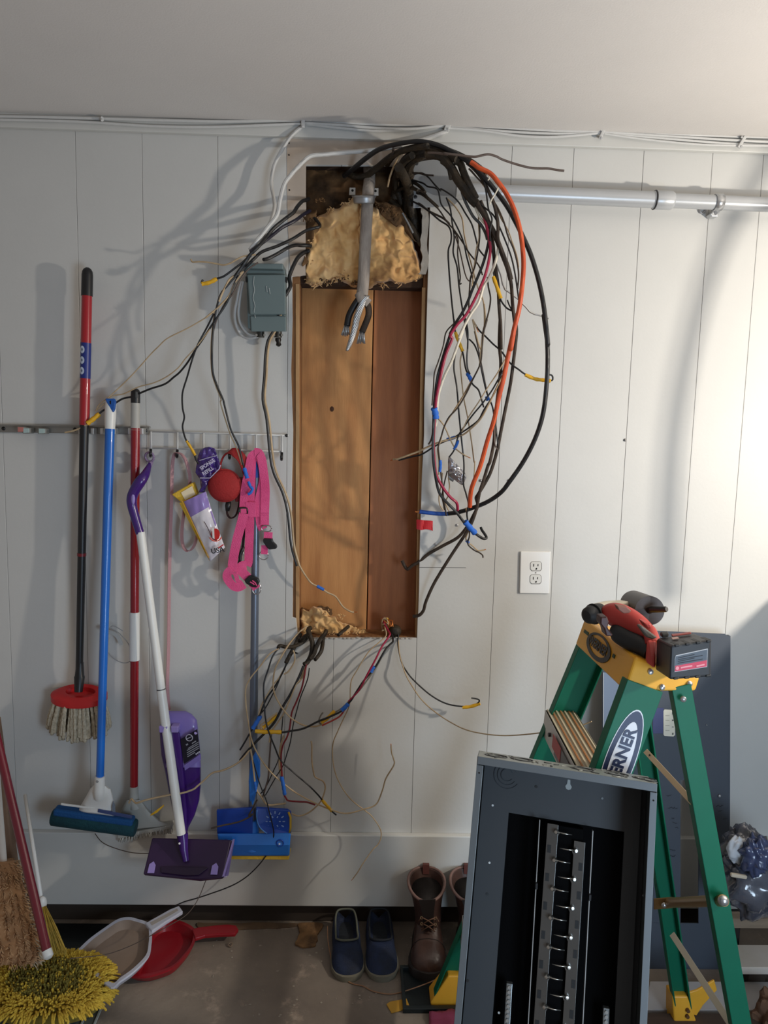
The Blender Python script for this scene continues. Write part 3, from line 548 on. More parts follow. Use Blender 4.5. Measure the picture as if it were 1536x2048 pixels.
wire('second tan wire beside the folded one', 'G 660,430 640,540 580,600 520,740 450,900 380,1010 320,1100 300,1200', 1.5, W_TAN, (.06,.09,.1))
wire('black cord that runs down left and turns into a long tan wire with hook', 'G 650,420 600,540 520,700 430,850 350,1000 250,1110 170,1190 60,1310 P 480,1521', 2.6, W_BLK, (.06,.09,.1,.1), 'cable', name='electrical_cable')
wire('long tan wire reaching left over the purple mop with a hooked end', 'P 500,1498 490,1512 474,1527 448,1540 425,1546 409,1560 395,1572 386,1579 365,1586 344,1589 318,1594 292,1600 274,1606 268,1603 263,1598 258,1606', 2, W_TAN, (.1,.12,.14,.14,.12))
wire('red wire running down to the lower blue tape', 'G 680,400 670,460 660,520 630,650 580,780 530,900 510,1050 480,1150 440,1230 420,1350 430,1540 440,1650 450,1730 470,1770 500,1800 620,1810 690,1815 770,1842', 1.8, W_RED, (.06,.08,.1,.1,.09,.08), ex=[BT('G 425,1550 440,1620 450,1680 458,1735',4)])
wire('thin black wire just right of the red one', 'G 710,440 690,560 620,740 580,880 545,1020 515,1200 480,1320 440,1440 360,1570 260,1745', 1.2, W_BLK, (.06,.09,.1))
wire('tan wire paired with the red one into the lower blue tape', 'G 450,1135 420,1220 406,1320 405,1450 418,1545', 2.2, W_TAN, (.09,.09))
wire('isolated tan wire standing upright with a curl to the yellow sleeve', 'G 728,1190 735,1240 735,1380 750,1490 765,1550 800,1575 850,1600 872,1650 865,1710 840,1780 800,1840 720,1910 650,1945 590,1955 530,1930', 1.6, W_TAN, (.05,.06,.06,.07))
wire('dark tan pair hanging straight between the tapes', 'G 320,1120 310,1260 300,1400 290,1560 270,1640 230,1770', 1.8, W_BRN, (.09,.09,.08))
wire('thin dark wire hanging left of the red wire', 'G 440,930 425,1100 400,1350 340,1500 270,1650 200,1740', 1.1, W_BLK, (.09,.09,.08))
wire('tan sleeve wire in front of the grey pole ending in blue tape', 'G 100,1140 105,1250 130,1400 150,1590 165,1680 220,1760 280,1840 400,1835 470,1825', 1.9, W_TAN, (.1,.1,.09,.08), ex=[BT('G 150,1600 158,1650 165,1700',2.8)])
wire('thin dark wire swinging low in front of the purple mop', 'G 130,1380 200,1620 270,1800 300,1920 P 547,1660 546,1680 540,1698 528,1717 513,1735 495,1752 474,1766 450,1777 422,1787 395,1796 370,1803 351,1811', 1.3, W_BLK, (.1,.09,.08,.08,.09))
wire('dark sheath tail ending in a tan wire before the blue mop head', 'G 175,1790 130,1880 90,1950 P 505,1628 500,1633 485,1641 469,1646 440,1652 422,1657', 1.8, W_OLD, (.1,.1,.12))
wire('faint grey wire drooping below the purple mop head', 'P 190,1667 205,1685 235,1698 270,1706 310,1706 350,1700 375,1694', .9, W_BRN, (.05,.1,.13))
wire('thin grey wire crossing the dustpans from the purple mop', 'P 428,1700 418,1745 410,1765 400,1790 388,1812 370,1832 340,1850 300,1872 260,1892 215,1908 170,1914 140,1917', .9, W_BRN, (.1,.14,.2,.3,.5,.62))
# --- bottom right bundle
wire('thin tan wire falling far down from the lower right of the opening', 'P 768,1235 770,1255 772,1271 759,1284 737,1304 715,1339 702,1364 700,1401 697,1416 G 1060,960 1000,1090 950,1230 960,1450 1020,1620 1130,1780 1280,1900 P 744,1633 760,1657 762,1675 755,1690 745,1700 726,1727 715,1745 703,1761', 1.2, W_TAN, (-.02,.04,.08,.08,.08,.1,.12), tip=3)
wire('magenta wire leaving the lower right of the opening', 'P 765,1237 770,1250 778,1264 779,1271 764,1293 752,1317 733,1352 719,1379 697,1403', 2, W_MAG, (-.03,.05,.08,.08))
wire('red tipped wire bending left from the blue splice', 'P 697,1405 690,1418 680,1432 665,1441 644,1451', 1.8, M((176,60,52),.5), (.08,.08))
wire('black wire running left to the long yellow tag with scribbles', 'P 775,1245 783,1265 786,1282 779,1290 768,1304 750,1335 728,1361 712,1385 702,1401 695,1408 683,1422 656,1435 636,1443 607,1457 582,1462 564,1465', 2.1, W_BLK, (-.03,.05,.08,.09,.1), ex=[BT('K 850,870 835,895 822,920',4), BT('G 1110,805 1080,840 1040,875',4.5), ('yellow_tag_tape','G 155,1085 240,1095 330,1095 425,1098',4.4,T_YEL,'long yellow tape tag with black scribbles'),
   ('marker_scribble','G 225,1080 250,1105 270,1085 290,1100',.9,M_INK),('marker_scribble','G 325,1105 340,1085 355,1105 370,1088 385,1102',.9,M_INK)])
wire('grey wire ending in a yellow tag with a black hook', 'P 790,1278 779,1290 771,1298 765,1310 752,1335 725,1373 705,1395 685,1415 670,1425 655,1437 641,1447 638,1441 641,1432 646,1425', 1.7, W_GRY, (-.02,.05,.08,.09), ex=[YT('G 970,880 900,950 835,1000',4)])
wire('black wire arcing right to a yellow sleeve', 'P 795,1262 797,1268 796,1290 803,1324 814,1344 830,1363 861,1390 892,1407 925,1413 945,1411 957,1405 957,1399 943,1396', 1.6, W_BLK, (-.02,.04,.06,.08), ex=[('yellow_tag_tape','P 925,1415 942,1413 960,1407',3.6,T_YEL,'yellow tape sleeve')])
wire('long tan wire curving right from the opening to the ladder step', 'P 796,1262 797,1285 800,1313 812,1350 826,1375 842,1398 865,1420 900,1444 940,1462 1000,1471 1060,1468 1110,1461 1140,1456 1165,1450 1183,1443', 1.3, W_TAN, (-.02,.06,.12,.25,.4,.46))
tk = thing('stripped_wire_tangle', 'small tangle of stripped coloured wire ends at the lower right of the opening', 'wire', P(775,1250,-.03))
for k in range(9):
    cx, cy = 775, 1248; pts = [(cx+random.uniform(-14,14), cy+random.uniform(-12,14), random.uniform(-.04,.0)) for _ in range(4)]
    build('wire_end', MB().tube([P(*q) for q in catmull(pts,5)], 1.4*S(), 6), random.choice([W_TAN, W_CRM, T_YEL, W_MAG, W_TAN, M_CU]), tk, smooth=True)
build('dark_plug', MB().ell(P(790,1262,-.02), (.02,.02,.02)), W_TAR, tk, smooth=True)
# red tape, foil, nails
tag(build('red_tape', MB().prism([P(x,y,.002) for x,y in C_] , (0,.0015,0)) if False else MB().surf(10,4,lambda u,v: P(833+u*32+1.2*math.sin(u*9), 1039+u*3+v*(19+1.5*math.sin(u*7)), .002+.0025*abs(math.sin(u*6+v)))), M((200,24,34),.6), solid=.0006), 'torn piece of red tape stuck at the right edge of the opening', 'tape')
fo = thing('foil_packet', 'crumpled silver foil pouch hanging among the looped wires', 'foil', P(913,965,.1))
def foil(u, v):
    L_ = [(898,912),(896,935),(897,950),(912,962),(923,970)]; R_ = [(902,916),(917,932),(930,945),(933,955),(926,970)]
    i = min(int(v*4), 3); t = v*4-i; l = [a+(b-a)*t for a,b in zip(L_[i],L_[i+1])]; r = [a+(b-a)*t for a,b in zip(R_[i],R_[i+1])]
    x = l[0]+(r[0]-l[0])*u; y = l[1]+(r[1]-l[1])*u
    return P(x, y, .1+.006*NZ.noise(V((x*.2,y*.2,1)))+.012*math.sin(u*3.1)*math.sin(v*3.1) + (.004*NZ.noise(V((x*.6,y*.6,4))) if u > .45 else 0))
build('foil_sheet', MB().surf(26,26,foil), mat('foil',(200,200,205),.22,metal=.95,bump=.7,bscale=60), fo, smooth=30, solid=.001)
build('foil_back', MB().surf(8,8,lambda u,v: P(896+(7+24*math.sin(v*2.6))*u*.5, 913+v*45+u*6, .093)), M((150,148,146),.5,.5), fo, smooth=True, solid=.001)
# ---------------------------------------------------------------- service cable and its clamp
m_scab = mat('service_cable_grey', (178,168,158), .75, rgb2=(128,118,110), nscale=40, stretch=(1,1,.25), bump=.5, bscale=120)
sc = thing('service_cable', 'thick grey service entrance cable hanging through the insulation, end split open', 'cable', P(722,700,.02))
FR = (0,-1,0)
mb = MB(); pp = catmull([(738,332,-.04),(739,360,-.02),(736,390,.01),(733,440,.02),(730,500,.02),(727,560,.02),(724,592,.02)], 5)
mb.tube([P(*q) for q in pp], [ (11.5+ .4*NZ.noise(V((i*.4,0,0))))*S() for i in range(len(pp))], 14, flat=.75, side=(0,-1,0)); build('sheath', mb, m_scab, sc, smooth=50)
build('torn_sheath_collar', MB().tube([P(718,586,.02),P(724,598,.022),P(732,604,.022),P(738,596,.024)], [.014,.017,.015,.010], 10), m_scab, sc, smooth=40)
mb = MB()
for k in range(9):
    a0 = k/9*6.28; pts = []
    for i, (x, y) in enumerate(catmull([(733,592),(722,612),(714,635),(710,655),(704,675),(698,692),(694,701)], 4)):
        r = 5.2*(1-(i/24)**3*.8); pts.append(P(x+r*math.cos(a0+i*.33), y, .03+.006*math.sin(a0+i*.33)))
    mb.tube(pts, .0028, 6)
build('neutral_strands', mb, M_AL, sc, smooth=True, label='twisted bare aluminium strands')
for s, (pts, st) in enumerate(((((728,596),(736,612),(737,630),(730,650),(724,664)), [(716,662,727,690)]), (((716,600),(708,612),(698,632),(694,652)), [(688,652,700,676)]))):
    build('conductor_insulation', MB().tube([P(x,y,.018) for x,y in catmull(list(pts),4)], 6.2*S(), 10), W_OLD if s == 0 else W_BLK, sc, smooth=True)
    mb = MB(); x0,y0,x1,y1 = st[0]
    for k in range(14):
        a = k*2.4; r = 4.2*math.sqrt(k/14); cx = (724 if s == 0 else 693); b0 = P(cx+r*math.cos(a), y0-2, .018+r*S()*math.sin(a))
        mb.tube([b0, b0+(P(cx+r*1.2*math.cos(a)-3, y1-random.uniform(0,5), .02)-P(cx,y0,.02))], .0017, 5)
    build('conductor_strands', mb, M_AL, sc, smooth=True, label='bare cut strands')
cl = thing('cable_clamp', 'galvanised strap clamp with two ears around the grey service cable', 'clamp', P(728,398,.02))
mb = MB(); ring = []
for t, (w_, h_) in ((0,(19,8)),(1,(20,8.5))):
    pass
mb.loft([[P(728+21*math.cos(a)*k, 391+dy+2.5*math.sin(a)*0, .022+21*S()*math.sin(a)*k*.8) for a in [2*math.pi*i/24 for i in range(24)]] for dy, k in ((0,1.12),(2,1.12),(5,1.0),(13,.96),(16,.9))], caps=False)
build('band', mb, M((168,168,168),.4,.7), cl, smooth=40, solid=.003)
for x, y in ((705,382),(751,383)):
    pts = [P(x+a, y+b, .0) for a, b in ((-6,-7),(6,-7),(6,8),(-7,8))]
    lug = build('ear', MB().prism(pts, (0,.003,0)), M((176,176,174),.4,.6), cl, bevel=.001)
    build('ear_hole', MB().cyl(P(x,y-1,.0012), P(x,y-1,-.0008), .0035, n=12), m_dark, lug)
# grey steel plate right of the opening
m_plt = mat('plate_steel', (150,154,158), .4, metal=.25, noise=.06, nscale=8)
sp_ = thing('steel_plate', 'painted grey steel plate screwed beside the top right of the opening', 'plate', P(866,416,0))
pl = [(826,318),(880,318),(898,325),(906,340),(916,352),(916,404),(908,412),(826,416)]
build('plate_sheet', MB().prism(ppoly(pl, .006), (0,.003,0)), m_plt, sp_, bevel=.0012)
for x, y in ((833,327),(831,394)):
    s_ = build('screw', MB().lathe(P(x,y,.0055), (0,-1,0), [(0,.0058),(.0015,.005),(.0025,.0025),(.0026,0)], 14), M((70,72,76),.35,.8), sp_, smooth=40)
    build('screw_slot', MB().box(P(x,y,.0083), (.007,.0004,.0012), Matrix.Rotation(.6,3,'Y')), m_dark, s_)
# ---------------------------------------------------------------- pipe along the wall
m_pipe = mat('galvanised_paint', (184,187,190), .32, metal=.25, noise=.05, nscale=12)
pi = thing('conduit_pipe', 'grey painted metal conduit running right along the upper wall', 'pipe', P(1230,400,.045))
PO = .05
def pp_(x): return P(x, 383+(x-920)*.0405+ (1.0 if x>1300 else 0), PO)
build('pipe_run', MB().tube([pp_(912), pp_(1325)], 15.2*S(PO), 24), m_pipe, pi, smooth=50)
build('pipe_run', MB().tube([pp_(1320), P(1445,405.5,PO), P(1600,412,PO)], 13.5*S(PO), 24), m_pipe, pi, smooth=50)
build('coupling', MB().tube([pp_(1305), pp_(1309), pp_(1342), pp_(1346)], [15.4*S(PO), 17.2*S(PO), 17.2*S(PO), 15*S(PO)], 24), m_pipe, pi, smooth=40)
build('coupling_ring', MB().torus(pp_(1309), pp_(1346)-pp_(1305), 16.6*S(PO), .0025, 24), M((60,60,62),.4,.6), pi, smooth=True)
ax_ = (pp_(1446)-pp_(1426)).normalized()
build('strap_band', MB().loft([[P(x,405,PO)+(V((0,0,1))*math.cos(a)+V((0,-1,0))*math.sin(a))*15.0*S(PO) for a in [math.pi*2*i/24 for i in range(24)]] for x in (1428,1444)], caps=False), M((190,192,194),.25,.7), pi, smooth=40, solid=.002)
build('strap_foot', MB().prism(ppoly([(1428,418),(1444,418),(1440,424),(1436,433),(1424,433),(1420,428),(1424,424)], .03), (0,.028,0)), M((190,192,194),.3,.6), pi, bevel=.002)
build('strap_bolt', MB().cyl(P(1432,426,.033), P(1432,426,.0), .005, n=6), M((210,212,214),.25,.8), pi)
w1 = build('washer', MB().torus(P(1405,420,.004), (0,1,0), .0085, .003, 18), M((170,170,172),.3,.7), pi, smooth=True)
# ---------------------------------------------------------------- white cables stapled under the ceiling
def white(lb, pts, r=2.6, off=.023):
    return tag(build('stapled_cable', MB().tube([P(x, y, off+o2) for x, y, o2 in catmull([(x, y, 0 if len(q) < 1 else q[0]) for x, y, *q in pts], 6)], r*S(), 8), W_WHT, smooth=True), lb, 'cable')
white('white painted cable stapled right in the ceiling corner, full width', [(-60,232),(120,235),(300,240),(450,243),(605,241),(750,249),(890,247),(1000,249),(1200,263),(1350,269),(1536,274),(1640,278)], 3)
white('white painted cable sagging below the corner cable left of the opening', [(-60,238),(150,243),(300,252),(420,254),(540,250),(607,248),(680,256),(760,262),(850,256),(895,252)], 2.6, .024)
white('white painted cable from the left staple to the middle staple', [(607,246),(680,250),(740,255),(820,258),(893,250)], 2.6, .028)
white('white painted cable sagging lowest between middle and right staples', [(893,256),(960,261),(1040,272),(1100,274),(1150,271),(1205,265)], 2.6, .026)
white('upper of the two straight white cables right of the middle staple', [(893,249),(1000,255),(1100,261),(1205,264),(1350,273),(1480,281),(1640,288)], 2.4, .026)
white('lower of the two straight white cables right of the middle staple', [(893,253),(1000,262),(1100,267),(1205,268),(1330,277),(1470,288),(1640,296)], 2.4, .024)
white('white cable drooping between the right staples', [(1205,267),(1260,275),(1330,283),(1400,289),(1470,291),(1560,292),(1640,296)], 2.2, .026)
white('thin white cable with a clip above the right end', [(893,244),(960,246),(1050,252),(1150,256),(1205,260)], 1.6, .02)
def staple(lb, x, y, w_, h_, th=0.0):
    t_ = thing('cable_staple', lb, 'staple', P(x,y,.03))
    R_ = Matrix.Rotation(th,3,'Y'); build('bridge', MB().box(P(x,y,.032), (w_*S(),.006,h_*S()), R_), W_WHT, t_, bevel=.002)
    build('nail', MB().cyl(P(x,y-h_*.4,.038), P(x,y-h_*.4,.018), .003, n=8), W_WHT, t_); build('nail', MB().cyl(P(x,y+h_*.4,.038), P(x,y+h_*.4,.018), .003, n=8), W_WHT, t_)
staple('white cable staple at the corner above the left side of the opening', 606, 245, 7, 20)
staple('large white cable staple above the steel plate', 897, 248, 10, 26, .3)
build('bridge', MB().box(P(904,240,.03), (16*S(),.01,7*S())), W_WHT, bpy.data.objects['cable_staple.001'], bevel=.002)
staple('white cable staple above the coiled loop, right of the middle', 1204, 268, 6, 20, .35)
staple('white cable staple near the top right corner', 1484, 284, 6, 24, .5)
staple('small white cable staple on the corner cable at the far left', 204, 238, 6, 7)
staple('tiny white clip on the thin corner cable right of the middle', 1052, 252, 14, 5)
# ---------------------------------------------------------------- socket outlet
m_out = mat('outlet_white', (232,232,230), .3)
ou = thing('wall_outlet', 'white double socket outlet plate on the wall above the ladder', 'outlet', P(1071,1190,0))
c = [(1041,1103),(1102,1103),(1099,1188),(1039,1187)]
build('cover_plate', MB().prism(ppoly(c, .007), (0,.007,0)), m_out, ou, bevel=.003, seg=3)
for cy in (1132.5,1158.5):
    cx = 1073-(cy-1132)*.03; ring = []
    for i in range(28):
        a = 2*math.pi*i/28; x = 12.5*math.cos(a); y = 11.5*math.sin(a); x = max(-11,min(11,x)); y = max(-9,min(9,y)); ring.append(P(cx+x-1, cy+y, .0085))
    f_ = build('socket_face', MB().prism(ring, (0,.003,0)), mat('socket_face',(222,222,218),.35), ou, bevel=.0008)
    rr = [P(cx+max(-11.8,min(11.8,13.3*math.cos(2*math.pi*i/28)))-1, cy+max(-9.8,min(9.8,12.3*math.sin(2*math.pi*i/28))), .0074) for i in range(28)]
    build('socket_gap', MB().prism(rr, (0,.0006,0)), M((70,70,68),.7), ou)
    for dx, hh in ((-4.5,5.5),(4,4.2)): build('slot', MB().box(P(cx+dx-1,cy-2,.0087), (1.6*S(),.0006,hh*S())), m_dark, f_)
    build('slot', MB().cyl(P(cx-.5,cy+5,.009), P(cx-.5,cy+5,.0082), 1.9*S(), n=12), m_dark, f_)
build('plate_screw', MB().cyl(P(1071.5,1145.5,.0082), P(1071.5,1145.5,.006), .002, n=10), M((160,160,158),.3,.6), ou)
# ---------------------------------------------------------------- grey disconnect box
m_gb = mat('box_grey_green', (104,120,122), .45, noise=.06, nscale=9, bump=.05, bscale=60)
gb = thing('disconnect_box', 'grey green metal disconnect box with paint runs, left of the opening', 'electrical box', P(531,664,0))
D0 = .075
front = lambda x, y: P(x, y, D0)
build('box_body', MB().prism([P(499,548,.0),P(574,548,.0),P(574,662,0),P(502,662,0)], (0,-.06,0)), m_gb, gb, bevel=.002)
build('hinged_cover', MB().loft([[P(494,549,.02),P(573,549,.02),P(574,631,.02),P(499,631,.02)],[P(494,549,D0),P(571,549,D0),P(571.5,629,D0),P(500,629,D0)]]), m_gb, gb, bevel=.003)
build('lower_cover', MB().loft([[P(499,632,.02),P(574,632,.02),P(574,663,.02),P(502,663,.02)],[P(500.5,632,.066),P(571.5,632,.066),P(572,663,.066),P(502.5,663,.066)]]), m_gb, gb, bevel=.002)
build('rain_hood', MB().prism([P(490,539,.0),P(573,540,.0),P(573,551,.0),P(492,549,.0)], (0,-.088,0)), m_gb, gb, bevel=.003)
for pts in ([(508,553),(507,567),(509,580),(506,596),(510,612),(508,622),(511,636)], [(538,576),(540,588)], [(533,572),(534,584)]):
    build('paint_run', MB().tube([P(x,y,.0765 if y < 630 else .067) for x,y in pts], .0008, 5), M((176,184,184),.5), gb)
for y in (553,): 
    build('side_latch', MB().box(P(493,559,.07), (.004,.012,.014)), M((28,28,30),.4), gb); build('side_latch', MB().box(P(573,560,.07), (.004,.012,.014)), M((28,28,30),.4), gb)
for x in (521,556):
    k_ = build('cable_connector', MB().cyl(P(x,661,.035), P(x,675,.035), .011, n=12), M((90,88,84),.35,.8), gb, smooth=40)
    for dx in (-8,8): build('clamp_screw', MB().cyl(P(x+dx,670,.048), P(x+dx,670,.03), .0035, n=8), M((190,188,180),.25,.9), k_)
build('connector_lug', MB().lathe(P(556,676,.04), V((0.1,0,-1)), [(0,.008),(.006,.009),(.012,.006),(.02,.008),(.024,.003)], 12), M((50,48,46),.35,.8), gb, smooth=40)
tag(build('feed_cable', MB().tube([P(*q) for q in catmull([(484,562,.04),(478,580,.03),(474,600,.025),(470,620,.02),(470,640,.02),(476,660,.02),(486,673,.022),(500,677,.03),(516,673,.035)],5)], 2.6*S(), 8), W_WHT, smooth=True), 'outer grey painted cable looping under the grey box', 'cable')
tag(build('feed_cable', MB().tube([P(*q) for q in catmull([(487,562,.045),(482,585,.03),(479,605,.025),(477,625,.02),(479,642,.02),(487,658,.02),(497,668,.024),(508,671,.03),(518,670,.035)],5)], 2.6*S(), 8), W_WHT, smooth=True), 'inner grey painted cable looping under the grey box', 'cable')
# ---------------------------------------------------------------- tool rail with clips
m_rail = mat('rail_metal', (150,148,142), .4, metal=.6, noise=.1, nscale=15)
ra = thing('tool_rail', 'narrow grey metal rail of spring clips holding the broom handles', 'tool holder', P(150,868,0))
build('rail_bar', MB().prism(ppoly([(-40,849),(299,854),(299,869),(-40,864)], .006), (0,.006,0)), m_rail, ra, bevel=.0015)
build('rail_lip', MB().prism(ppoly([(-40,848),(299,853),(299,856),(-40,851)], .014), (0,.012,0)), m_rail, ra, bevel=.001)
for x in (7,150,291): build('rail_screw', MB().lathe(P(x,857+x*.014,.0055), (0,-1,0), [(0,.006),(.002,.005),(.003,.002)], 12), M((24,24,24),.4), ra, smooth=True)
def clip(x, y, col):
    k_ = build('spring_clip', MB().prism(ppoly([(x-9,y-6),(x+8,y-5.5),(x+8,y+6),(x-9,y+6)], .034), (0,.026,0)), m_rail, ra, bevel=.003)
    build('rubber_pad', MB().prism(ppoly([(x-7,y-5),(x+5,y-4.5),(x+5,y+4.5),(x-7,y+5)], .037), (0,.003,0)), M(col,.5), k_, bevel=.002)
clip(53,861,(168,190,188)); clip(84,862,(168,190,188)); clip(42,859,(188,120,112))
for x in (172,215,271):
    for s in (-1,1): build('spring_clip', MB().prism(ppoly([(x+s*12-3.5,856),(x+s*12+3.5,856),(x+s*12+3.5,869),(x+s*12-3.5,869)], .036), (0,.03,0)), M((206,204,200),.3,.6), ra, bevel=.002)
# ---------------------------------------------------------------- white wire hook rack
m_rk = mat('rack_white', (206,208,208), .35)
rk = thing('wire_hook_rack', 'white wire rack with six black tipped hooks', 'hook rack', P(440,915,0))
def rp(x, y, o=.014): return P(x, y, o)
build('rail_wire', MB().tube([rp(300,863), rp(440,867), rp(577,871)], 1.6*S(), 8), m_rk, rk, smooth=True)
build('rail_wire', MB().tube([rp(302,896), rp(440,899), rp(562,903)], 1.6*S(), 8), m_rk, rk, smooth=True)
HX = [302,355,407,460,512,564]
for i, x in enumerate(HX):
    y0_, y1_ = 863+(x-300)*.03, 897+(x-300)*.026
    h_ = build('hook', MB().tube([rp(x,y0_,.017), rp(x,y1_,.017), rp(x,y1_+4,.020), rp(x-.5,y1_+12,.024), rp(x-1,y1_+15,.034), rp(x-1,y1_+13,.046), rp(x-1,y1_+8,.05)], 2*S(), 8), m_rk, rk, smooth=True)
    build('black_tip', MB().tube([rp(x-.5,y1_+1,.019), rp(x-.8,y1_+12,.024), rp(x-1,y1_+15.5,.034), rp(x-1,y1_+13,.046), rp(x-1,y1_+7,.05)], 2.8*S(), 8), M((20,20,22),.4), h_, smooth=True)
build('rack_screw', MB().lathe(rp(573,871), (0,-1,0), [(0,.005),(.003,.004),(.004,.001)], 12), M((24,24,24),.4), rk, smooth=True)
# screws and nails on the wall
for lb, x, y, c_ in (('steel screw head in the wall under the red tape, right one',914,1050,(200,200,202)),('steel screw head in the wall, lower left of the loop',871,1088,(200,200,202)),('grey hook screw in the wall left of the thick loop',961,961,(150,150,152)),('grey hook screw in the wall touching the thick loop',1017,961,(150,150,152)),('small dark nail head left of the long groove by the outlet',1249,880,(120,118,116))):
    o = tag(build('screw', MB().lathe(P(x,y,-.002), (0,-1,0), [(0,.001),(.001,.0045),(.004,.0042),(.0055,.002)], 12), M(c_,.3,.8), smooth=True), lb, 'screw')
struct(build('trim_3', MB().prism(ppoly([(838,1134),(932,1135),(932,1136.2),(838,1135.5)], .0006), (0,.0006,0)), M((110,110,108),.7)))
# ---------------------------------------------------------------- brooms and mops on the rail
TILES['W'] = (440,890,6.825); TILES['X'] = (300,1400,7.3125)
def pole(a, b, oa, ob, r0, r1=None, n=18):
    r1 = r0 if r1 is None else r1; return MB().tube([P(*a,oa), P(*b,ob)], [r0*S(oa), r1*S(ob)], n)
def seg(a, b, t): return (a[0]+(b[0]-a[0])*t, a[1]+(b[1]-a[1])*t)
m_rp = mat('red_paint', (164,22,34), .28, coat=.4); m_bp = mat('blue_paint', (24,104,196), .28, coat=.4); m_bk = M((26,26,28),.4); m_wp = mat('white_plastic', (226,226,222), .35)
m_drp = mat('dark_red_paint', (140,16,28), .26, coat=.4)
# string mop
mo = thing('string_mop', 'tall red and black handled string mop with a red head, leftmost on the rail', 'mop', P(158,1475,.05))
a, b = (175,536), (158,1370); oa, ob = .047, .05
def off_t(t): return oa+(ob-oa)*t
def tpt(y): t = (y-a[1])/(b[1]-a[1]); return (*seg(a,b,t), off_t(t))
def hseg(y0, y1, r0, r1=None, n=18):
    p0 = tpt(y0); p1 = tpt(y1); return MB().tube([P(*p0), P(*p1)], [r0*S(p0[2]), (r1 or r0)*S(p1[2])], n)
build('pole', hseg(586,850,9.7), m_rp, mo, smooth=50)
build('lower_pole', hseg(848,1345,8.6,7.2), m_bk, mo, smooth=50)
g = MB().tube([P(*tpt(y)) for y in (535,538,543,550,592)], [3*S(.047),7*S(.047),9.6*S(.047),10.5*S(.047),10.6*S(.047)], 18); build('end_cap', g, m_bk, mo, smooth=50)
build('lock_collar', hseg(1106,1112,8.6), M((120,20,30),.4), mo, smooth=50)
lb = build('label_band', hseg(686,757,9.95), M((28,44,120),.35), mo, smooth=50)
for y in (700,721,742):
    p = tpt(y); c_ = V(P(p[0]-2.5, p[1], p[2]))
    rr = [c_ + V((0,-1,0))*(math.sqrt(max(0,1-((2.5/10+ .62*math.cos(t)*.9)**2)))*0) for t in ()]
    pts = []; R_ = 9.98*S(p[2])
    def onpole(u, v): ang = u/R_; return P(p[0], p[1], p[2]) + V((math.sin(ang)*R_, -math.cos(ang)*R_, v))
    mb = MB(); ring = [onpole(-.0055+.0075*math.cos(t), .0105*math.sin(t)) for t in [i/20*6.283 for i in range(20)]]; cc = onpole(-.0055, 0)
    mb.v = ring+[cc]; mb.f = [(i,(i+1)%20,20) for i in range(20)]; mb.v = [q+V((0,-.0005,0)) for q in mb.v]
    build('label_disc', mb, M((196,206,224),.4), lb, fixn=False)
    mb = MB(); ring = [onpole(-.0055+.003*math.cos(t), .004*math.sin(t)) for t in [i/12*6.283 for i in range(12)]]; mb.v = [q+V((0,-.0009,0)) for q in ring+[onpole(-.0055,0)]]; mb.f = [(i,(i+1)%12,12) for i in range(12)]
    build('label_disc', mb, M((110,120,140),.4), lb, fixn=False)
build('socket', MB().tube([P(160,1325,.05),P(159,1350,.05),P(159,1354,.05),P(157,1384,.06)], [x*S(.05) for x in (7,9,10.5,8)], 14), m_bk, mo, smooth=40)
hc = P(157,1388,.075)
def oval(cx, cy, o, rx, ry, rz, n=40, dz=0): return [P(cx+rx*math.cos(t), cy+ry*math.sin(t), o-rz*math.sin(t)*-1) for t in [i/n*6.283 for i in range(n)]]
ring = MB(); n = 40
cx, cy = 158, 1388
outer = [P(cx+57*math.cos(t), cy+19*math.sin(t)+2*math.cos(t)*-1, .05+.038*math.sin(t)) for t in [i/n*6.2832 for i in range(n)]]
inner = [P(cx+3+30*math.cos(t), cy-5+9*math.sin(t), .048+.02*math.sin(t)) for t in [i/n*6.2832 for i in range(n)]]
mid = [ (p+q)/2+V((0,0,.006)) for p, q in zip(outer, inner)]
lowr = [p+V((0,0,-.016)) for p in outer]
build('mop_head', MB().loft([lowr, outer, mid, inner, [p+V((0,0,-.012)) for p in inner]], caps=True), mat('mop_red', (190,34,36), .35), mo, smooth=40)
mb = MB()
random.seed(3)
for k in range(150):
    t = k/150*6.2832*3; rr = .55+.4*((k*7)%10)/10; x0 = cx+54*rr*math.cos(t); y0 = cy+8+12*rr*math.sin(t); o0 = .05+.034*rr*math.sin(t)
    L_ = random.uniform(62,84)*(1-.28*(abs(x0-cx)/56)**2); fl = (x0-cx)*.28+random.uniform(-4,4)
    pts = [(x0,y0,o0),(x0+fl*.45,y0+L_*.35,o0+.008),(x0+fl*.85,y0+L_*.7,o0+.006),(x0+fl,y0+L_,o0-.002)]
    cp = catmull(pts, 5); mb.tube([P(*q) for q in cp], [ (2.9+.5*math.sin(i*2.3))*S(.07)*(1.25 if i > len(cp)-4 else 1) for i in range(len(cp))], 6)
o = build('mop_strings', mb, mat('mop_cotton', (214,204,182), .95, rgb2=(176,164,140), nscale=90, bump=1, bscale=300), mo, smooth=True, label='off white twisted cotton strings'); o['kind'] = 'stuff'
# sponge roller mop
sm = thing('sponge_mop', 'blue handled sponge mop with white head and dark teal sponge, second on the rail', 'mop', P(190,1672,.08))
a, b = (220,855), (200,1556); oa, ob = .055, .125
build('pole', hseg(850,1570,9.3,8.0), m_bp, sm, smooth=50)
build('grip', MB().tube([P(*tpt(y)) for y in (797,800,808,835,858)], [x*S(.05) for x in (6,9.5,10.6,11,9.6)], 18), m_wp, sm, smooth=50)
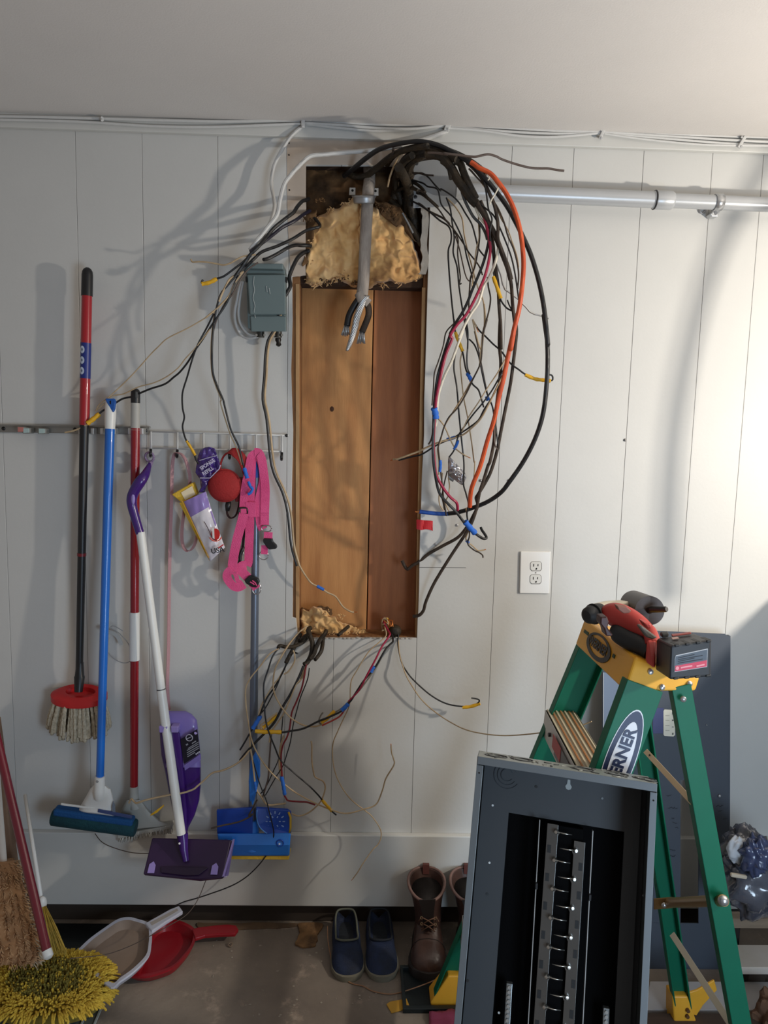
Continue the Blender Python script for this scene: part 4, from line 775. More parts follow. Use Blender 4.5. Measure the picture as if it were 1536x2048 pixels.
# blue hanging loop inlaid in the grip
p0 = tpt(800)
build('grip_inlay', MB().prism([P(x,y,.0665) for x,y in ((210,797),(228,797),(231,803),(229,818),(226,825),(219,815),(212,803))], (0,.010,0)), M((24,86,168),.35), sm, bevel=.002)
build('hang_hole', MB().prism([P(x,y,.067) for x,y in ((219,802),(222,801),(222,808),(220,809))], (0,.002,0)), m_dark, sm)
build('neck', MB().tube([P(200,1552,.125),P(199,1580,.125),P(199,1584,.125),P(198,1596,.115)], [x*S(.06) for x in (10.2,10.5,11,9)], 18), m_wp, sm, smooth=45)
build('neck_screw', MB().cyl(P(194.5,1563,.141), P(194.5,1563,.13), .004, n=10), M((140,140,140),.3,.7), sm)
def ringx(y, xl, xr, o0, o1, n=20, tilt=0.0):
    return [P((xl+xr)/2+(xr-xl)/2*math.copysign(abs(math.cos(t))**.6, math.cos(t)), y+tilt*math.cos(t), (o0+o1)/2+(o1-o0)/2*math.copysign(abs(math.sin(t))**.6, math.sin(t))) for t in [i/n*6.2832 for i in range(n)]]
build('head_shell', MB().loft([ringx(1568,190,208,.09,.125),ringx(1578,180,222,.07,.125),ringx(1595,172,227,.05,.12,tilt=2),ringx(1612,163,230,.035,.105,tilt=4),ringx(1626,156,232,.03,.108,tilt=6),ringx(1628,157,231,.035,.104,tilt=6)]), m_wp, sm, smooth=40)
build('head_cutout', MB().prism([P(x,y,.108) for x,y in ((226,1602),(230,1612),(231,1630),(225,1633),(224,1612))], (0,.002,0)), M((110,120,134),.4), sm)
ax0, ax1 = P(105,1633,.085), P(272,1656,.085)
sq = mat('teal_sponge', (10,66,74), .9, rgb2=(6,50,62), nscale=20, bump=.8, bscale=160)
D_ = (ax1-ax0).normalized(); U_ = V((0,0,1)); U_ = (U_-D_*U_.dot(D_)).normalized(); W_ = D_.cross(U_)
prof = [(math.cos(t)*.026, math.sin(t)*.026) for t in [i/16*6.2832 for i in range(16)]]
build('sponge_roll', MB().loft([[p+U_*y*k+W_*x*k for x,y in prof] for p,k in ((ax0,.86),(ax0+D_*.004,1),(ax1-D_*.004,1),(ax1,.86))]), sq, sm, smooth=45)
build('sponge_back', MB().bar(P(110,1620,.09), P(268,1642,.09), .022, .034), mat('blue_sponge', (14,74,130), .9, bump=.6, bscale=160), sm, bevel=.006)
build('wringer_bar', MB().bar(P(122,1608,.104), P(190,1617,.104), .006, .004), m_wp, sm, bevel=.001)
build('wringer_bar', MB().bar(P(196,1621,.108), P(264,1634,.108), .01, .004), M((60,74,120),.4), sm, bevel=.001)
# deck brush
br = thing('deck_brush', 'dark red handled scrub brush with black tip and grey grip, third on the rail', 'brush', P(285,1672,.05))
a, b = (271,778), (268,1575); oa, ob = .042, .045
build('pole', hseg(856,1575,9.0,8.2), m_drp, br, smooth=50)
build('grip', hseg(804,860,8.6,9.0), mat('grip_grey', (172,170,164), .5), br, smooth=50)
build('tip', MB().tube([P(*tpt(y)) for y in (777,779,783,790,806)], [x*S(.042) for x in (3,6.5,8.6,9,8.9)], 16), m_bk, br, smooth=50)
build('tip_hole', MB().prism([P(x,y,.0565) for x,y in ((271,783),(275,784),(275,796),(271,795))], (0,.002,0)), M((90,92,92),.4), br)
build('white_sleeve', hseg(1224,1320,10.2,10.2), m_wp, br, smooth=50)
build('ferrule', MB().tube([P(268,1572,.045),P(268,1600,.045),P(272,1612,.04)], [x*S(.045) for x in (8.5,9.5,13)], 16), mat('brush_grey', (170,170,164), .45), br, smooth=45)
build('brush_cover', MB().loft([ringx(1600,254,282,.02,.06),ringx(1622,243,300,.015,.052,tilt=2),ringx(1645,236,322,.012,.048,tilt=-3),ringx(1656,236,345,.012,.046,tilt=-8)]), mat('brush_grey', (170,170,164), .45), br, smooth=40)
build('brush_block', MB().bar(P(238,1668,.03), P(346,1648,.03), .012, .036), mat('brush_grey', (170,170,164), .45), br, bevel=.003)
mb = MB()
for k in range(230):
    u = random.random(); v = random.random(); p = P(240+104*u, 1670-20*u, .013+.034*v); mb.tube([p, p+V((random.uniform(-.006,.006)+(u-.5)*.01, random.uniform(-.006,.004), -random.uniform(.018,.026)))], [.0016,.0011], 4)
o = build('bristles', mb, mat('bristle_white', (206,206,200), .7), br, smooth=True); o['kind'] = 'stuff'
tag(build('wire_loop', MB().tube([P(x,y,.03) for x,y in catmull([(218,1262),(214,1285),(217,1305),(232,1320),(250,1326),(262,1318),(258,1290),(240,1268),(222,1256),(228,1252),(246,1262)],5)], .9*S(), 6), M((170,172,174),.4,.4), smooth=True), 'thin pale loop of cord behind the blue and dark red handles', 'cord')
tag(build('hook_screw_strap', MB().strap([P(x,y,.02) for x,y in catmull([(200,1256),(212,1262),(226,1266),(236,1274),(243,1290)],4)], .012, .003, (0,0,1)), M((190,190,186),.5)), 'pale plastic strap end on the wall behind the blue handle', 'strap')
# ---------------------------------------------------------------- purple spray mop
m_pur = mat('purple_plastic', (62,26,112), .25, coat=.3); m_lil = mat('lilac_plastic', (150,132,196), .35); m_dpu = mat('dark_purple_plastic', (46,24,62), .35)
pm = thing('spray_mop', 'purple spray mop with white pole, hanging from the first rack hook', 'mop', P(375,1755,.1))
build('hang_ring', MB().torus(P(299,914,.034), (.25,1,.1), 9.2*S(.034), 2.3*S(), 24), mat('lilac_grey', (136,118,150), .35), pm, smooth=True)
build('neck_lilac', MB().tube([P(303,923,.034),P(299,932,.034),P(294,942,.036)], [x*S() for x in (3.6,5,5)], 10), mat('lilac_grey', (136,118,150), .35), pm, smooth=True)
gp = catmull([(299,927,3),(297,934,5.5),(290,950,9),(280,964,11),(270,980,10.5),(264,995,10.2),(264,1010,9.5),(269,1030,9),(275,1050,8.6),(280,1067,8.4)], 4)
build('grip', MB().tube([P(x,y,.085-.045*max(0,(960-y)/34 if y<960 else 0)) for x,y,r in gp], [r*S(.07) for x,y,r in gp], 16), m_pur, pm, smooth=50)
build('spray_trigger', MB().ell(P(266,998,.097), (3.8*S(),.004,11*S())), m_lil, pm, smooth=True)
build('pole', MB().tube([P(281,1064,.085), P(322,1377,.10)], [8.4*S(), 8.4*S()], 18), m_wp, pm, smooth=50)
build('pole_joint', MB().tube([P(321.5,1377,.10), P(322,1381,.10)], [8*S(), 8*S()], 18), M((90,90,94),.5), pm, smooth=50)
build('lower_pole', MB().tube([P(322,1380,.10), P(362,1668,.155)], [9.4*S(.1), 9.6*S(.13)], 18), m_wp, pm, smooth=50)
def body(rows, o0): return MB().loft([[P((l+r)/2+(r-l)/2*math.copysign(abs(math.cos(t))**.55, math.cos(t)), y, o0+(d/2)*(1+0*t)+ d/2*math.copysign(abs(math.sin(t))**.55, math.sin(t))) for t in [i/24*6.2832 for i in range(24)]] for y, l, r, d in rows])
build('tank_holder', body([(1464,319,392,0.042),(1480,320,398,0.057),(1510,322,401,0.062),(1540,329,402,0.062),(1570,335,402,0.057),(1600,341,399,0.052),(1630,347,390,0.042),(1655,351,377,0.032),(1678,354,373,0.022),(1690,358,371,0.017)], .05), m_pur, pm, smooth=50)
build('holder_front', body([(1466,342,360,.02),(1500,347,364,.022),(1550,353,368,.022),(1620,358,374,.022),(1690,362,372,.02),(1706,366,374,.016)], .1), m_pur, pm, smooth=50)
for x0,x1,yy in ((317,335,1453),(341,357,1453)):
    build('holder_rim', MB().prism(ppoly([(x0,yy),(x1,yy),(x1-1,yy+13),(x0+1,yy+13)], .127), (0,.03,0)), m_lil, pm, bevel=.003)
build('bottle', body([(1422,330,372,0.024),(1428,326,384,0.034),(1440,325,394,0.046),(1455,324,396,0.052),(1490,326,399.5,0.058),(1535,330,402.5,0.066)], .052), mat('lilac_bottle', (128,112,186), .3, coat=.3), pm, smooth=60, label='lilac refill bottle with a dark label')
lbm = build('bottle_label', MB().prism(ppoly([(361,1479),(394,1459),(400,1506),(368,1528)], .1215), (0,.004,0)), M((18,16,34),.4), pm)
build('bottle_stripe', MB().prism(ppoly([(368,1531),(401,1508),(401.5,1519),(370,1541)], .122), (0,.004,0)), mat('lilac_bottle', (128,112,186), .3, coat=.3), pm)
m_lt = M((190,188,204),.5)
build('label_oval', MB().torus(P(378.5,1475.5,.1225), (0,1,0), 6.8*S(.12), .9*S(), 24, 6, u=(1,0,.35)), m_lt, lbm, smooth=True)
build('label_oval_bar', MB().bar(P(372,1478.5,.1222), P(385,1472.5,.1222), 1.2*S(), .001), m_lt, lbm)
build('label_dot', MB().cyl(P(391.5,1466,.1225), P(391.5,1466,.1215), 3*S(), n=14), M((170,150,210),.5), lbm)
for k, (x0,y0,x1,y1,w_) in enumerate(((372,1490,376,1488,3),(384,1487,392,1482,2),(376,1497,397,1484,1.4),(374,1501,397,1488,1.6),(374,1505.5,398,1492,1.6),(374.5,1509.5,398,1496,1.6),(375,1513.5,390,1504.5,1.6))):
    build('label_line', MB().bar(P(x0,y0,.1222), P(x1,y1,.1222), w_*S(), .001), M((150,150,160),.6), lbm)
for x,y in ((392.5,1508),(395.5,1506),(398.5,1504)): build('label_dot', MB().cyl(P(x,y,.1225), P(x,y,.1215), 1.5*S(), n=10), m_lt, lbm)
# flat mop head tilted towards the room
TLh, TRh, BRh, BLh = P(304,1675,.115), P(463,1679,.115), P(446,1755,.19), P(286,1748,.19)
nrm_h = (TRh-TLh).cross(BLh-TLh).normalized(); nrm_h = nrm_h if nrm_h.y < 0 else -nrm_h
build('head_plate', MB().prism([TLh, TRh+(BRh-TRh)*0, BRh, P(400,1760,.191), P(372,1757,.191), BLh], -nrm_h*.016), m_dpu, pm, bevel=.004)
hp = lambda u, v, h: TLh+(TRh-TLh)*u+(BLh-TLh)*v+nrm_h*h
build('head_lip', MB().prism([hp(.2,.80,.001),hp(.78,.80,.001),hp(.68,1.0,.001),hp(.52,1.02,.001),hp(.22,.96,.001)], nrm_h*.004), mat('head_lip_plastic',(34,16,46),.4), pm, bevel=.001)  # lip in a darker purple than the head plate
for u0 in (.05,.82): build('lilac_tab', MB().prism([hp(u0,.74,.001),hp(u0+.045,.66,.001),hp(u0+.08,.76,.001),hp(u0+.085,.98,.001),hp(u0+.0,.98,.001)], nrm_h*.003), m_lil, pm, bevel=.001)
build('pad_edge', MB().prism([hp(1.0,-.02,-.018),hp(1.012,-.02,-.004),hp(1.012,.98,-.004),hp(.965,1.0,-.004),hp(.955,1.0,-.018)], (TRh-TLh).normalized()*.006), m_lil, pm)
build('pad', MB().prism([hp(.0,.0,-.017),hp(1.01,-.03,-.017),hp(1.01,.99,-.017),hp(.0,.98,-.017)], -nrm_h*.006), M((206,196,216),.9), pm, bevel=.002)
build('swivel_joint', MB().tube([P(365,1668,.14),P(368,1700,.155),P(372,1722,.165)], [11*S(),8*S(),6*S()], 14), m_pur, pm, smooth=45)
build('joint_pin', MB().cyl(P(359,1687,.165),P(359,1687,.15), .003, n=8), M((230,225,230),.3), pm)
tag(build('yellow_tape_scrap', MB().surf(8,3,lambda u,v: P(301+u*27, 1627-u*20+v*6*(1-abs(u-.5))+2, .10+.004*math.sin(u*4))), T_YEL, solid=.001), 'curled yellow tape scrap hanging left of the purple mop pole', 'tape')
# ---------------------------------------------------------------- blue squeeze mop behind the bottom bundle
bm = thing('squeeze_mop', 'blue butterfly sponge mop with grey pole, hanging from the fifth rack hook', 'mop', P(507,1720,.05))
a, b = (513,903), (505,1655); oa, ob = .034, .055
build('pole', hseg(955,1660,7.6,9.0), mat('pole_grey', (108,116,130), .3, metal=.45), bm, smooth=50)
build('grip', hseg(906,963,6.6,7.2), M((22,74,176),.4), bm, smooth=50)
build('hook_end', hseg(900,908,4), m_wp, bm, smooth=50)
build('pole_sleeve', hseg(963,984,5.2), m_wp, bm, smooth=50)
m_bl = mat('blue_plastic', (40,120,216), .32, coat=.3); m_bl2 = mat('blue_plastic_deep', (18,66,166), .35)
lv = [P(x,y,o) for x,y,o in ((500,1600,.05),(498,1560,.06),(502,1520,.07),(512,1500,.075),(521,1520,.075),(521,1550,.07),(514,1580,.06),(506,1612,.055))]
build('squeeze_lever', MB().prism(lv, (0,-.012,0)), m_bl, bm, bevel=.004)
build('socket', MB().tube([P(505,1640,.06),P(506,1672,.065),P(506,1690,.06)], [12*S(),13*S(),22*S()], 16), m_bl, bm, smooth=45)
build('wing', MB().prism([P(433,1621,.045),P(505,1616,.075),P(505,1668,.085),P(434,1668,.06)], (0,.01,0)), m_bl2, bm, bevel=.002)
wg = build('wing', MB().prism([P(512,1616,.075),P(575,1620,.05),P(582,1625,.05),P(582,1667,.06),P(530,1668,.09),P(516,1650,.085),P(511,1630,.08)], (0,.01,0)), m_bl2, bm, bevel=.002)
for k in range(12):
    t = k/12*6.2832; 
    for rr_, ln in ((8,3.5),(15,5)):
        if rr_ == 8 and k % 2: continue
        x = 550+rr_*math.cos(t); y = 1643+rr_*math.sin(t)*1.05; oo = .082-(x-512)*.0004
        build('drain_slot', MB().bar(P(x,y,oo+.004), P(x+ln*math.cos(t),y+ln*math.sin(t),oo+.003), 2*S(), .0015), M((150,180,226),.4), wg)
build('wing_edge', MB().tube([P(x,y,.088) for x,y in catmull([(514,1620),(514,1638),(520,1655),(534,1667)],4)], 1.2*S(), 6), M((90,150,226),.3), bm, smooth=True)
build('head_body', MB().loft([[P(434,1667,.03),P(582,1666,.03),P(582,1666,.085),P(434,1667,.085)],[P(438,1690,.03),P(580,1690,.03),P(580,1690,.095),P(438,1690,.095)],[P(448,1712,.03),P(579,1712,.03),P(579,1712,.085),P(448,1712,.085)]]), m_bl, bm, bevel=.005, seg=3)
for x in (452,560):
    build('head_recess', MB().torus(P(x,1686,.094), (0,1,0), 7*S(), 1.3*S(), 20, 6), m_bl2, bm, smooth=True)
build('head_rivet', MB().cyl(P(559,1688,.097),P(559,1688,.09), .0028, n=10), M((190,200,220),.3), bm)
build('sponge_edge', MB().prism(ppoly([(450,1712),(579,1712),(578,1720),(452,1719)], .08), (0,.045,0)), mat('yellow_sponge', (214,176,60), .9, bump=.5, bscale=150), bm, bevel=.002)
build('sponge_corner', MB().tube([P(577,1624,.052),P(581,1635,.055),P(581,1655,.058),P(578,1668,.06)], 2.3*S(), 8), mat('yellow_sponge', (214,176,60), .9, bump=.5, bscale=150), bm, smooth=True)
# ---------------------------------------------------------------- things hanging on the rack
m_lsh = mat('pale_pink_web', (182,140,144), .85, bump=.4, bscale=400)
ls = thing('dog_leash', 'long faded pink leash hanging from the second rack hook down the wall', 'leash', P(338,1420,.02))
build('strap', MB().strap([P(x,y,o) for x,y,o in catmull([(356,905,.045),(350,907,.04),(346,920,.03),(344,950,.025),(343,1000,.022),(341,1060,.02),(339,1140,.02),(338,1220,.02),(337,1300,.02),(335,1370,.02),(338,1420,.02)],5)], .010, .002, (.8,.6,0)), m_lsh, ls)
build('handle_loop', MB().strap([P(x,y,o) for x,y,o in catmull([(353,905,.045),(362,908,.05),(370,918,.05),(376,935,.04),(380,955,.035),(378,975,.03),(372,1000,.025),(367,1030,.025),(364,1060,.03),(364,1080,.034),(368,1096,.036),(376,1102,.034),(386,1095,.026),(392,1080,.02),(396,1060,.02)],5)], .014, .002, [V((.35,.94,0))]*71), m_lsh, ls)
# duster refill pack
sp = thing('sponge_refill_pack', 'yellow sponge refill in clear plastic pack with usa print, hanging at an angle', 'package', P(410,1125,.03))
def q2(u, v): # local coords of the pack, u across 0..1, v along 0..1
    A_, B_, C_, D2 = (345,989), (385,968), (452,1098), (420,1125)
    x = A_[0]+(B_[0]-A_[0])*u+((D2[0]-A_[0])*(1-u)+(C_[0]-B_[0])*u)*v; y = A_[1]+(B_[1]-A_[1])*u+((D2[1]-A_[1])*(1-u)+(C_[1]-B_[1])*u)*v; return x, y
def qp(u, v, o): x, y = q2(u, v); return P(x, y, o)
m_sy = mat('sponge_yellow', (226,184,62), .9, bump=.5, bscale=150)
build('sponge', MB().prism([P(343,989,.05),P(385,965,.05),P(394,988,.05),P(366,1008,.05)], (0,.03,0)), m_sy, sp, bevel=.003)
build('sponge_side', MB().prism([P(358,1006,.05),P(368,1003,.05),P(424,1112,.05),P(418,1122,.05)], (0,.028,0)), m_sy, sp, bevel=.002)
build('sponge_face', MB().prism([P(362,985,.052),P(384,972,.052),P(391,989,.052),P(370,1000,.052)], (0,.002,0)), M((238,222,186),.8), sp)
def bagf(u, v):
    l = (368+52*v, 1003+120*v); r = (412+38*v**1.1, 983+112*v); x = l[0]+(r[0]-l[0])*u; y = l[1]+(r[1]-l[1])*u
    return P(x, y, .060+.012*math.sin(u*3.1416)+.004*NZ.noise(V((x*.09,y*.03,3)))*2)
m_bag = mat('printed_film', (226,222,226), .18, rgb2=(206,200,212), nscale=6, coat=.6, bump=.5, bscale=30)
nt = m_bag.node_tree; bs = nt.nodes['Principled BSDF']
build('wrapper', MB().surf(14,30,bagf), m_bag, sp, smooth=True, solid=.0012)
mb = MB().surf(14,8,lambda u,v: bagf(u, v*.26)+V((0,-.0016,0))); build('wrapper_print', mb, mat('lilac_film', (146,124,190), .2, coat=.6), sp, smooth=True, label='lilac printed band of the wrapper')
mb = MB().surf(4,20,lambda u,v: bagf(.93+u*.07, .2+v*.4)+V((0,-.0018,0))); build('wrapper_print', mb, mat('lilac_film', (146,124,190), .2, coat=.6), sp, smooth=True)
mb = MB().surf(8,2,lambda u,v: P(363+u*0+v*2+54*u, 1001+u*115+v*1-1, .069)); build('film_crease', mb, mat('gloss_amber', (214,160,60), .2), sp, solid=.001)
cdd = P(432,1068,.084)
ringp = lambda r, sx=1.0: [P(431+r*math.cos(t)*sx, 1069+r*math.sin(t), .082) for t in [i/26*6.2832 for i in range(26)]]
build('red_emblem', MB().prism(ringp(12,.72), (0,.0015,0)), M((196,40,36),.4), sp)
build('emblem_arc', MB().torus(P(431,1070,.083), (0,1,0), 12.5*S(.08), 1.1*S(), 20, 6, arc=2.4, a0=.3), M((226,90,70),.4), sp, smooth=True)
build('emblem_cut', MB().prism([P(424,1056,.084),P(428,1056,.084),P(429,1078,.084),P(425,1076,.084)], (0,.001,0)), m_wp, sp)
build('emblem_line', MB().tube([P(x,y,.083) for x,y in catmull([(408,1043),(415,1055),(421,1068),(427,1078),(436,1082)],4)], .7*S(), 5), M((60,30,40),.5), sp)
text('usa_lettering', 'USA', 10.5*S()*1.35, P(435,1101,.084), camR+V((0,0,.18)), V((.1,0,1)), M((30,30,36),.5), sp)
build('usa_flag_swoosh', MB().bar(P(437,1096,.084), P(447,1089,.084), 2.4*S(), .001), M((190,40,50),.5), sp)
# purple printed pouch
pb = thing('printed_pouch', 'crumpled purple plastic pouch with white lettering on the third rack hook', 'package', P(415,970,.03))
def pouch(u, v):
    L_ = [(402,899),(396,912),(393,930),(391,945),(400,958),(402,975),(397,985)]; R_ = [(429,897),(436,915),(441,933),(438,942),(424,958),(413,972),(409,985)]
    i = min(int(v*6),5); t = v*6-i; l = [p+(q-p)*t for p,q in zip(L_[i],L_[i+1])]; r = [p+(q-p)*t for p,q in zip(R_[i],R_[i+1])]
    x = l[0]+(r[0]-l[0])*u; y = l[1]+(r[1]-l[1])*u - 4*math.sin(u*3.14)*(v<.1)
    return P(x, y, .054+.008*NZ.noise(V((x*.12,y*.12,8)))*1.6+.008*math.sin(u*3.14))
build('pouch_film', MB().surf(18,30,pouch), mat('purple_film', (72,46,130), .25, coat=.5, rgb2=(54,32,104), nscale=14, bump=.4, bscale=50), pb, smooth=True, solid=.0012)
build('silver_edge', MB().tube([P(x,y,.066) for x,y in ((399,921),(415,916),(434,911))], .9*S(), 5), M((176,170,200),.3), pb)
build('silver_edge', MB().tube([P(x,y,.066) for x,y in ((400,956),(420,956),(438,938),(441,930))], 1.2*S(), 5), M((176,170,200),.3), pb)
rx = (P(425,925,0)-P(405,938,0)); text('pouch_lettering', 'SPONGE', .015, P(415,929,.072), rx, V((.4,0,1)), M((206,200,224),.5), pb, sx=.85)
text('pouch_lettering', 'REFILL', .015, P(416,942,.072), rx, V((.4,0,1)), M((206,200,224),.5), pb, sx=.85)
# retractable leash
rl = thing('retractable_leash', 'red fabric retractable leash pouch hanging from the fourth rack hook', 'leash', P(447,1035,.03))
m_rf = mat('red_fabric', (168,38,38), .8, rgb2=(140,28,30), nscale=10, bump=.4, bscale=200)
build('case', MB().ell(P(449,971,.055), (32*S(.05),.022,32*S(.05)), 28, 16, fn=lambda p: V((p.x*(1+.1*(p.z>0)*0), p.y, p.z*(1.0 if p.z<0 else .98)))), m_rf, rl, smooth=True)
build('case_seam', MB().torus(P(449,971,.055), (0,1,0), 32*S(.05), .0025, 40), m_rf, rl, smooth=True)
build('handle_strap', MB().strap([P(x,y,o) for x,y,o in catmull([(440,950,.05),(441,930,.045),(446,915,.045),(453,907,.05),(462,903,.055),(472,906,.055),(482,915,.055),(490,930,.05),(496,950,.045)],5)], [.008+.02*max(0,min(1,(i-14)/10)) for i in range(41)], .004, [V((.2,.98,0)) if i < 16 else V((.75,.3,.55)) for i in range(41)]), m_rf, rl, bevel=.001)
build('side_flap', MB().prism([P(x,y,.05) for x,y in ((468,955),(488,955),(496,965),(494,985),(482,1003),(470,1004))], (0,.02,0)), mat('dark_red_fabric',(112,22,28),.8), rl, bevel=.003)
m_db = mat('dark_brown_web', (52,24,24), .8)
build('strap_loop', MB().strap([P(x,y,o) for x,y,o in catmull([(457,1004,.04),(455,1012,.04),(454,1025,.04),(458,1034,.04),(464,1036,.04),(472,1030,.04),(477,1015,.04),(480,995,.04),(483,975,.04)],5)], .007, .004, (.3,.94,0)), m_db, rl, bevel=.001)
build('clasp_end', MB().tube([P(457,1003,.045),P(456,1012,.045),P(455,1022,.045)], [5*S(),6*S(),4*S()], 10), m_bk, rl, smooth=True)
# pink harness
hn = thing('dog_harness', 'bright pink webbing harness with black buckles hanging from the fifth rack hook', 'harness', P(500,1180,.03))
m_pk = mat('pink_web', (236,92,148), .75, rgb2=(220,74,130), nscale=18, bump=.5, bscale=420)
FRONT = V((1,0,0))
_sc = [0]
def st(name, s, w_, o, side=None, col=None):
    _sc[0] += 1; o = tuple(v+.0016*(_sc[0]%7) for v in o)
    px = path(s); k = len(px); oo = [o[0]+(o[-1]-o[0])*i/(k-1) for i in range(k)] if len(o) == 2 else o
    sp2 = catmull([(x,y,f) for (x,y),f in zip(px,oo)], 5); pts = [P(*q) for q in sp2]
    sides = []
    for i in range(len(pts)):
        T = (pts[min(i+1,len(pts)-1)]-pts[max(i-1,0)]).normalized(); sides.append(T.cross(V((0,-1,0)) if side is None else V(side)))
    return build(name, MB().strap(pts, w_*1.22*S(.05), .0025, sides), col or m_pk, hn)
st('strap', 'W 490,110 430,150 400,260 380,380 350,520 330,650 320,780 315,860', 12, (.05,.06))
st('strap', 'W 470,100 530,110 570,200 590,330 610,480 620,640 615,800 610,950 610,1090', 14, (.05,.05))
st('strap', 'W 500,130 440,170 430,300 425,450 420,600 415,750 410,900 405,1100 400,1300 395,1450 390,1580 370,1650', 14, (.045,.045))
st('strap', 'W 500,120 570,260 590,450 560,620 530,750 510,880 520,980', 13, (.042,.045))
st('strap', 'W 325,930 305,1020 270,1150 235,1280 200,1450 175,1600 165,1730', 15, (.062,.062))
st('strap', 'W 160,1700 110,1740 95,1800 130,1870 190,1930 260,1940 330,1900', 14, (.066,.06))
st('strap', 'W 200,1740 225,1800 240,1850 290,1880', 7, (.07,.07))
st('strap', 'W 360,1640 300,1650 280,1700 330,1760 380,1810', 15, (.06,.064))
st('strap', 'W 660,1190 655,1290', 14, (.055,.055)); st('strap', 'W 610,1370 605,1490', 11, (.052,.052))
st('strap', 'W 430,1880 470,1920 500,1960', 13, (.062,.06))
st('strap', 'W 320,870 325,930', 9, (.066,.066))
st('wide_panel', 'W 420,780 418,980', 17, (.052,.052)); st('wide_panel', 'W 560,700 545,820 545,960 560,1080 590,1150', 15, (.047,.05))
for y in (930,955): build('stitching', MB().tube([P(440+548/6.825,890+y/6.825,.054), P(440+665/6.825,890+(y)/6.825,.054)], .5*S(), 5), M((170,30,90),.7), hn)
def ringd(cx, cy, rx, ry, o, mt_, nm, r=1.3, sq=1.0):
    return build(nm, MB().tube([P(440+(cx+rx*math.copysign(abs(math.cos(t))**sq,math.cos(t)))/6.825, 890+(cy+ry*math.copysign(abs(math.sin(t))**sq,math.sin(t)))/6.825, o) for t in [i/24*6.2832 for i in range(25)]], r*S(), 8), mt_, hn, smooth=True)
ringd(315,925,58,70,.068,m_bk,'slider_buckle',1.6,.5); ringd(635,1140,68,42,.056,M((180,176,176),.25,.9),'d_ring',1.2,.8); ringd(597,1505,60,60,.055,M((180,176,176),.25,.9),'d_ring',1.0); ringd(500,1960,58,80,.06,M((200,198,200),.25,.9),'d_ring',1.0)
build('buckle', MB().prism([P(440+x/6.825,890+y/6.825,.066) for x,y in ((585,1290),(600,1275),(715,1280),(720,1320),(770,1370),(778,1400),(760,1420),(670,1430),(640,1400),(590,1330))], (0,.014,0)), m_bk, hn, bevel=.003)
build('buckle', MB().prism([P(440+x/6.825,890+y/6.825,.074) for x,y in ((330,1850),(400,1780),(520,1820),(540,1870),(500,1950),(430,1940),(350,1890))], (0,.014,0)), m_bk, hn, bevel=.003)
for s in ('W 440,1850 480,1880 500,1920', 'W 410,1870 450,1890 470,1910'): build('buckle_web', MB().tube([P(x,y,.077) for x,y in path(s)], 1.2*S(), 6), m_pk, hn)
build('snap_hook', MB().tube([P(x,y,.05) for x,y in path('W 320,1390 300,1440 270,1500 275,1560 265,1610 290,1640')], [3*S(),3.5*S(),4*S(),3*S(),4*S(),3*S()], 10), m_bk, hn, smooth=True)
build('snap_ring', MB().torus(P(483,1107,.05), (0,1,0), 4*S(), 1*S(), 16), M((190,190,190),.3,.8), hn, smooth=True)
build('dark_web', MB().strap([P(x,y,.042) for x,y in path('W 345,1010 335,1150 320,1280 310,1400')], 5*S(), .003, (1,0,0)), m_bk, hn)
# ---------------------------------------------------------------- step ladder
TILES['Y'] = (1150,1170,5.12)
m_gr = mat('ladder_green', (0,98,72), .5, noise=.08, nscale=14, spec=.3); m_ly = mat('ladder_yellow', (226,166,48), .45, noise=.08, nscale=14)
m_riv = M((188,188,190),.3,.85); m_alu = mat('ladder_step', (188,178,156), .45, metal=.35); m_tan = M((176,120,74),.6)
la = thing('step_ladder', 'green step ladder with yellow top cap and black oval logos, right of the new panel', 'ladder', V((.55,-.62,0)))
N = [P(1271,1314,.75), P(1248,1383,.775), P(1392,1383,.75), P(1401,1354,.74)]
far = P(1169,1236,.42)-N[0]; far2 = P(1150,1289,.42)-N[1]
Fq = [N[0]+far, N[1]+far2, N[2]+far2*.97, N[3]+far*.97]
cap = build('top_cap', MB().loft([N, Fq]), m_ly, la, bevel=.006, seg=3)
def onq(a, b, c, d, u, v): return a*(1-u)*(1-v)+b*u*(1-v)+c*u*v+d*(1-u)*v
# long side: a = far top, b = near top, c = near bottom, d = far bottom
LS = lambda u, v: onq(Fq[0], N[0], N[1], Fq[1], u, v)
ns = (N[0]-Fq[0]).cross(N[1]-N[0]).normalized(); ns = ns if (cam_pos-N[0]).dot(ns) > 0 else -ns
SS = lambda u, v: onq(N[0], N[3], N[2], N[1], u, v)
nn_ = (N[3]-N[0]).cross(N[1]-N[0]).normalized(); nn_ = nn_ if (cam_pos-N[0]).dot(nn_) > 0 else -nn_
def ovalring(f, n_, u0, v0, ru, rv, h, k=32): return [f(u0+ru*math.cos(t), v0+rv*math.sin(t))+n_*h for t in [i/k*6.2832 for i in range(k)]]
m_log = M((26,30,34),.5)
build('logo_oval', MB().frame(ovalring(LS,ns,.42,.50,.235,.40,.0012), ovalring(LS,ns,.415,.47,.185,.30,.0012), -ns*.001), m_log, cap)
ud = (N[0]-Fq[0]).normalized(); vd = (Fq[0]-Fq[1]); 
text('logo_lettering', 'WERNER', .030, LS(.415,.48)+ns*.0012, ud, vd, m_log, cap, sx=.95, off=.03)
for u0, v0, l_ in ((.13,.34,.10),(.70,.36,.035)):
    build('slot', MB().prism([LS(u0-l_/2,v0-.02)+ns*.0008, LS(u0+l_/2,v0-.02)+ns*.0008, LS(u0+l_/2,v0+.09)+ns*.0008, LS(u0-l_/2,v0+.09)+ns*.0008], -ns*.002), M((10,60,40),.6), cap)
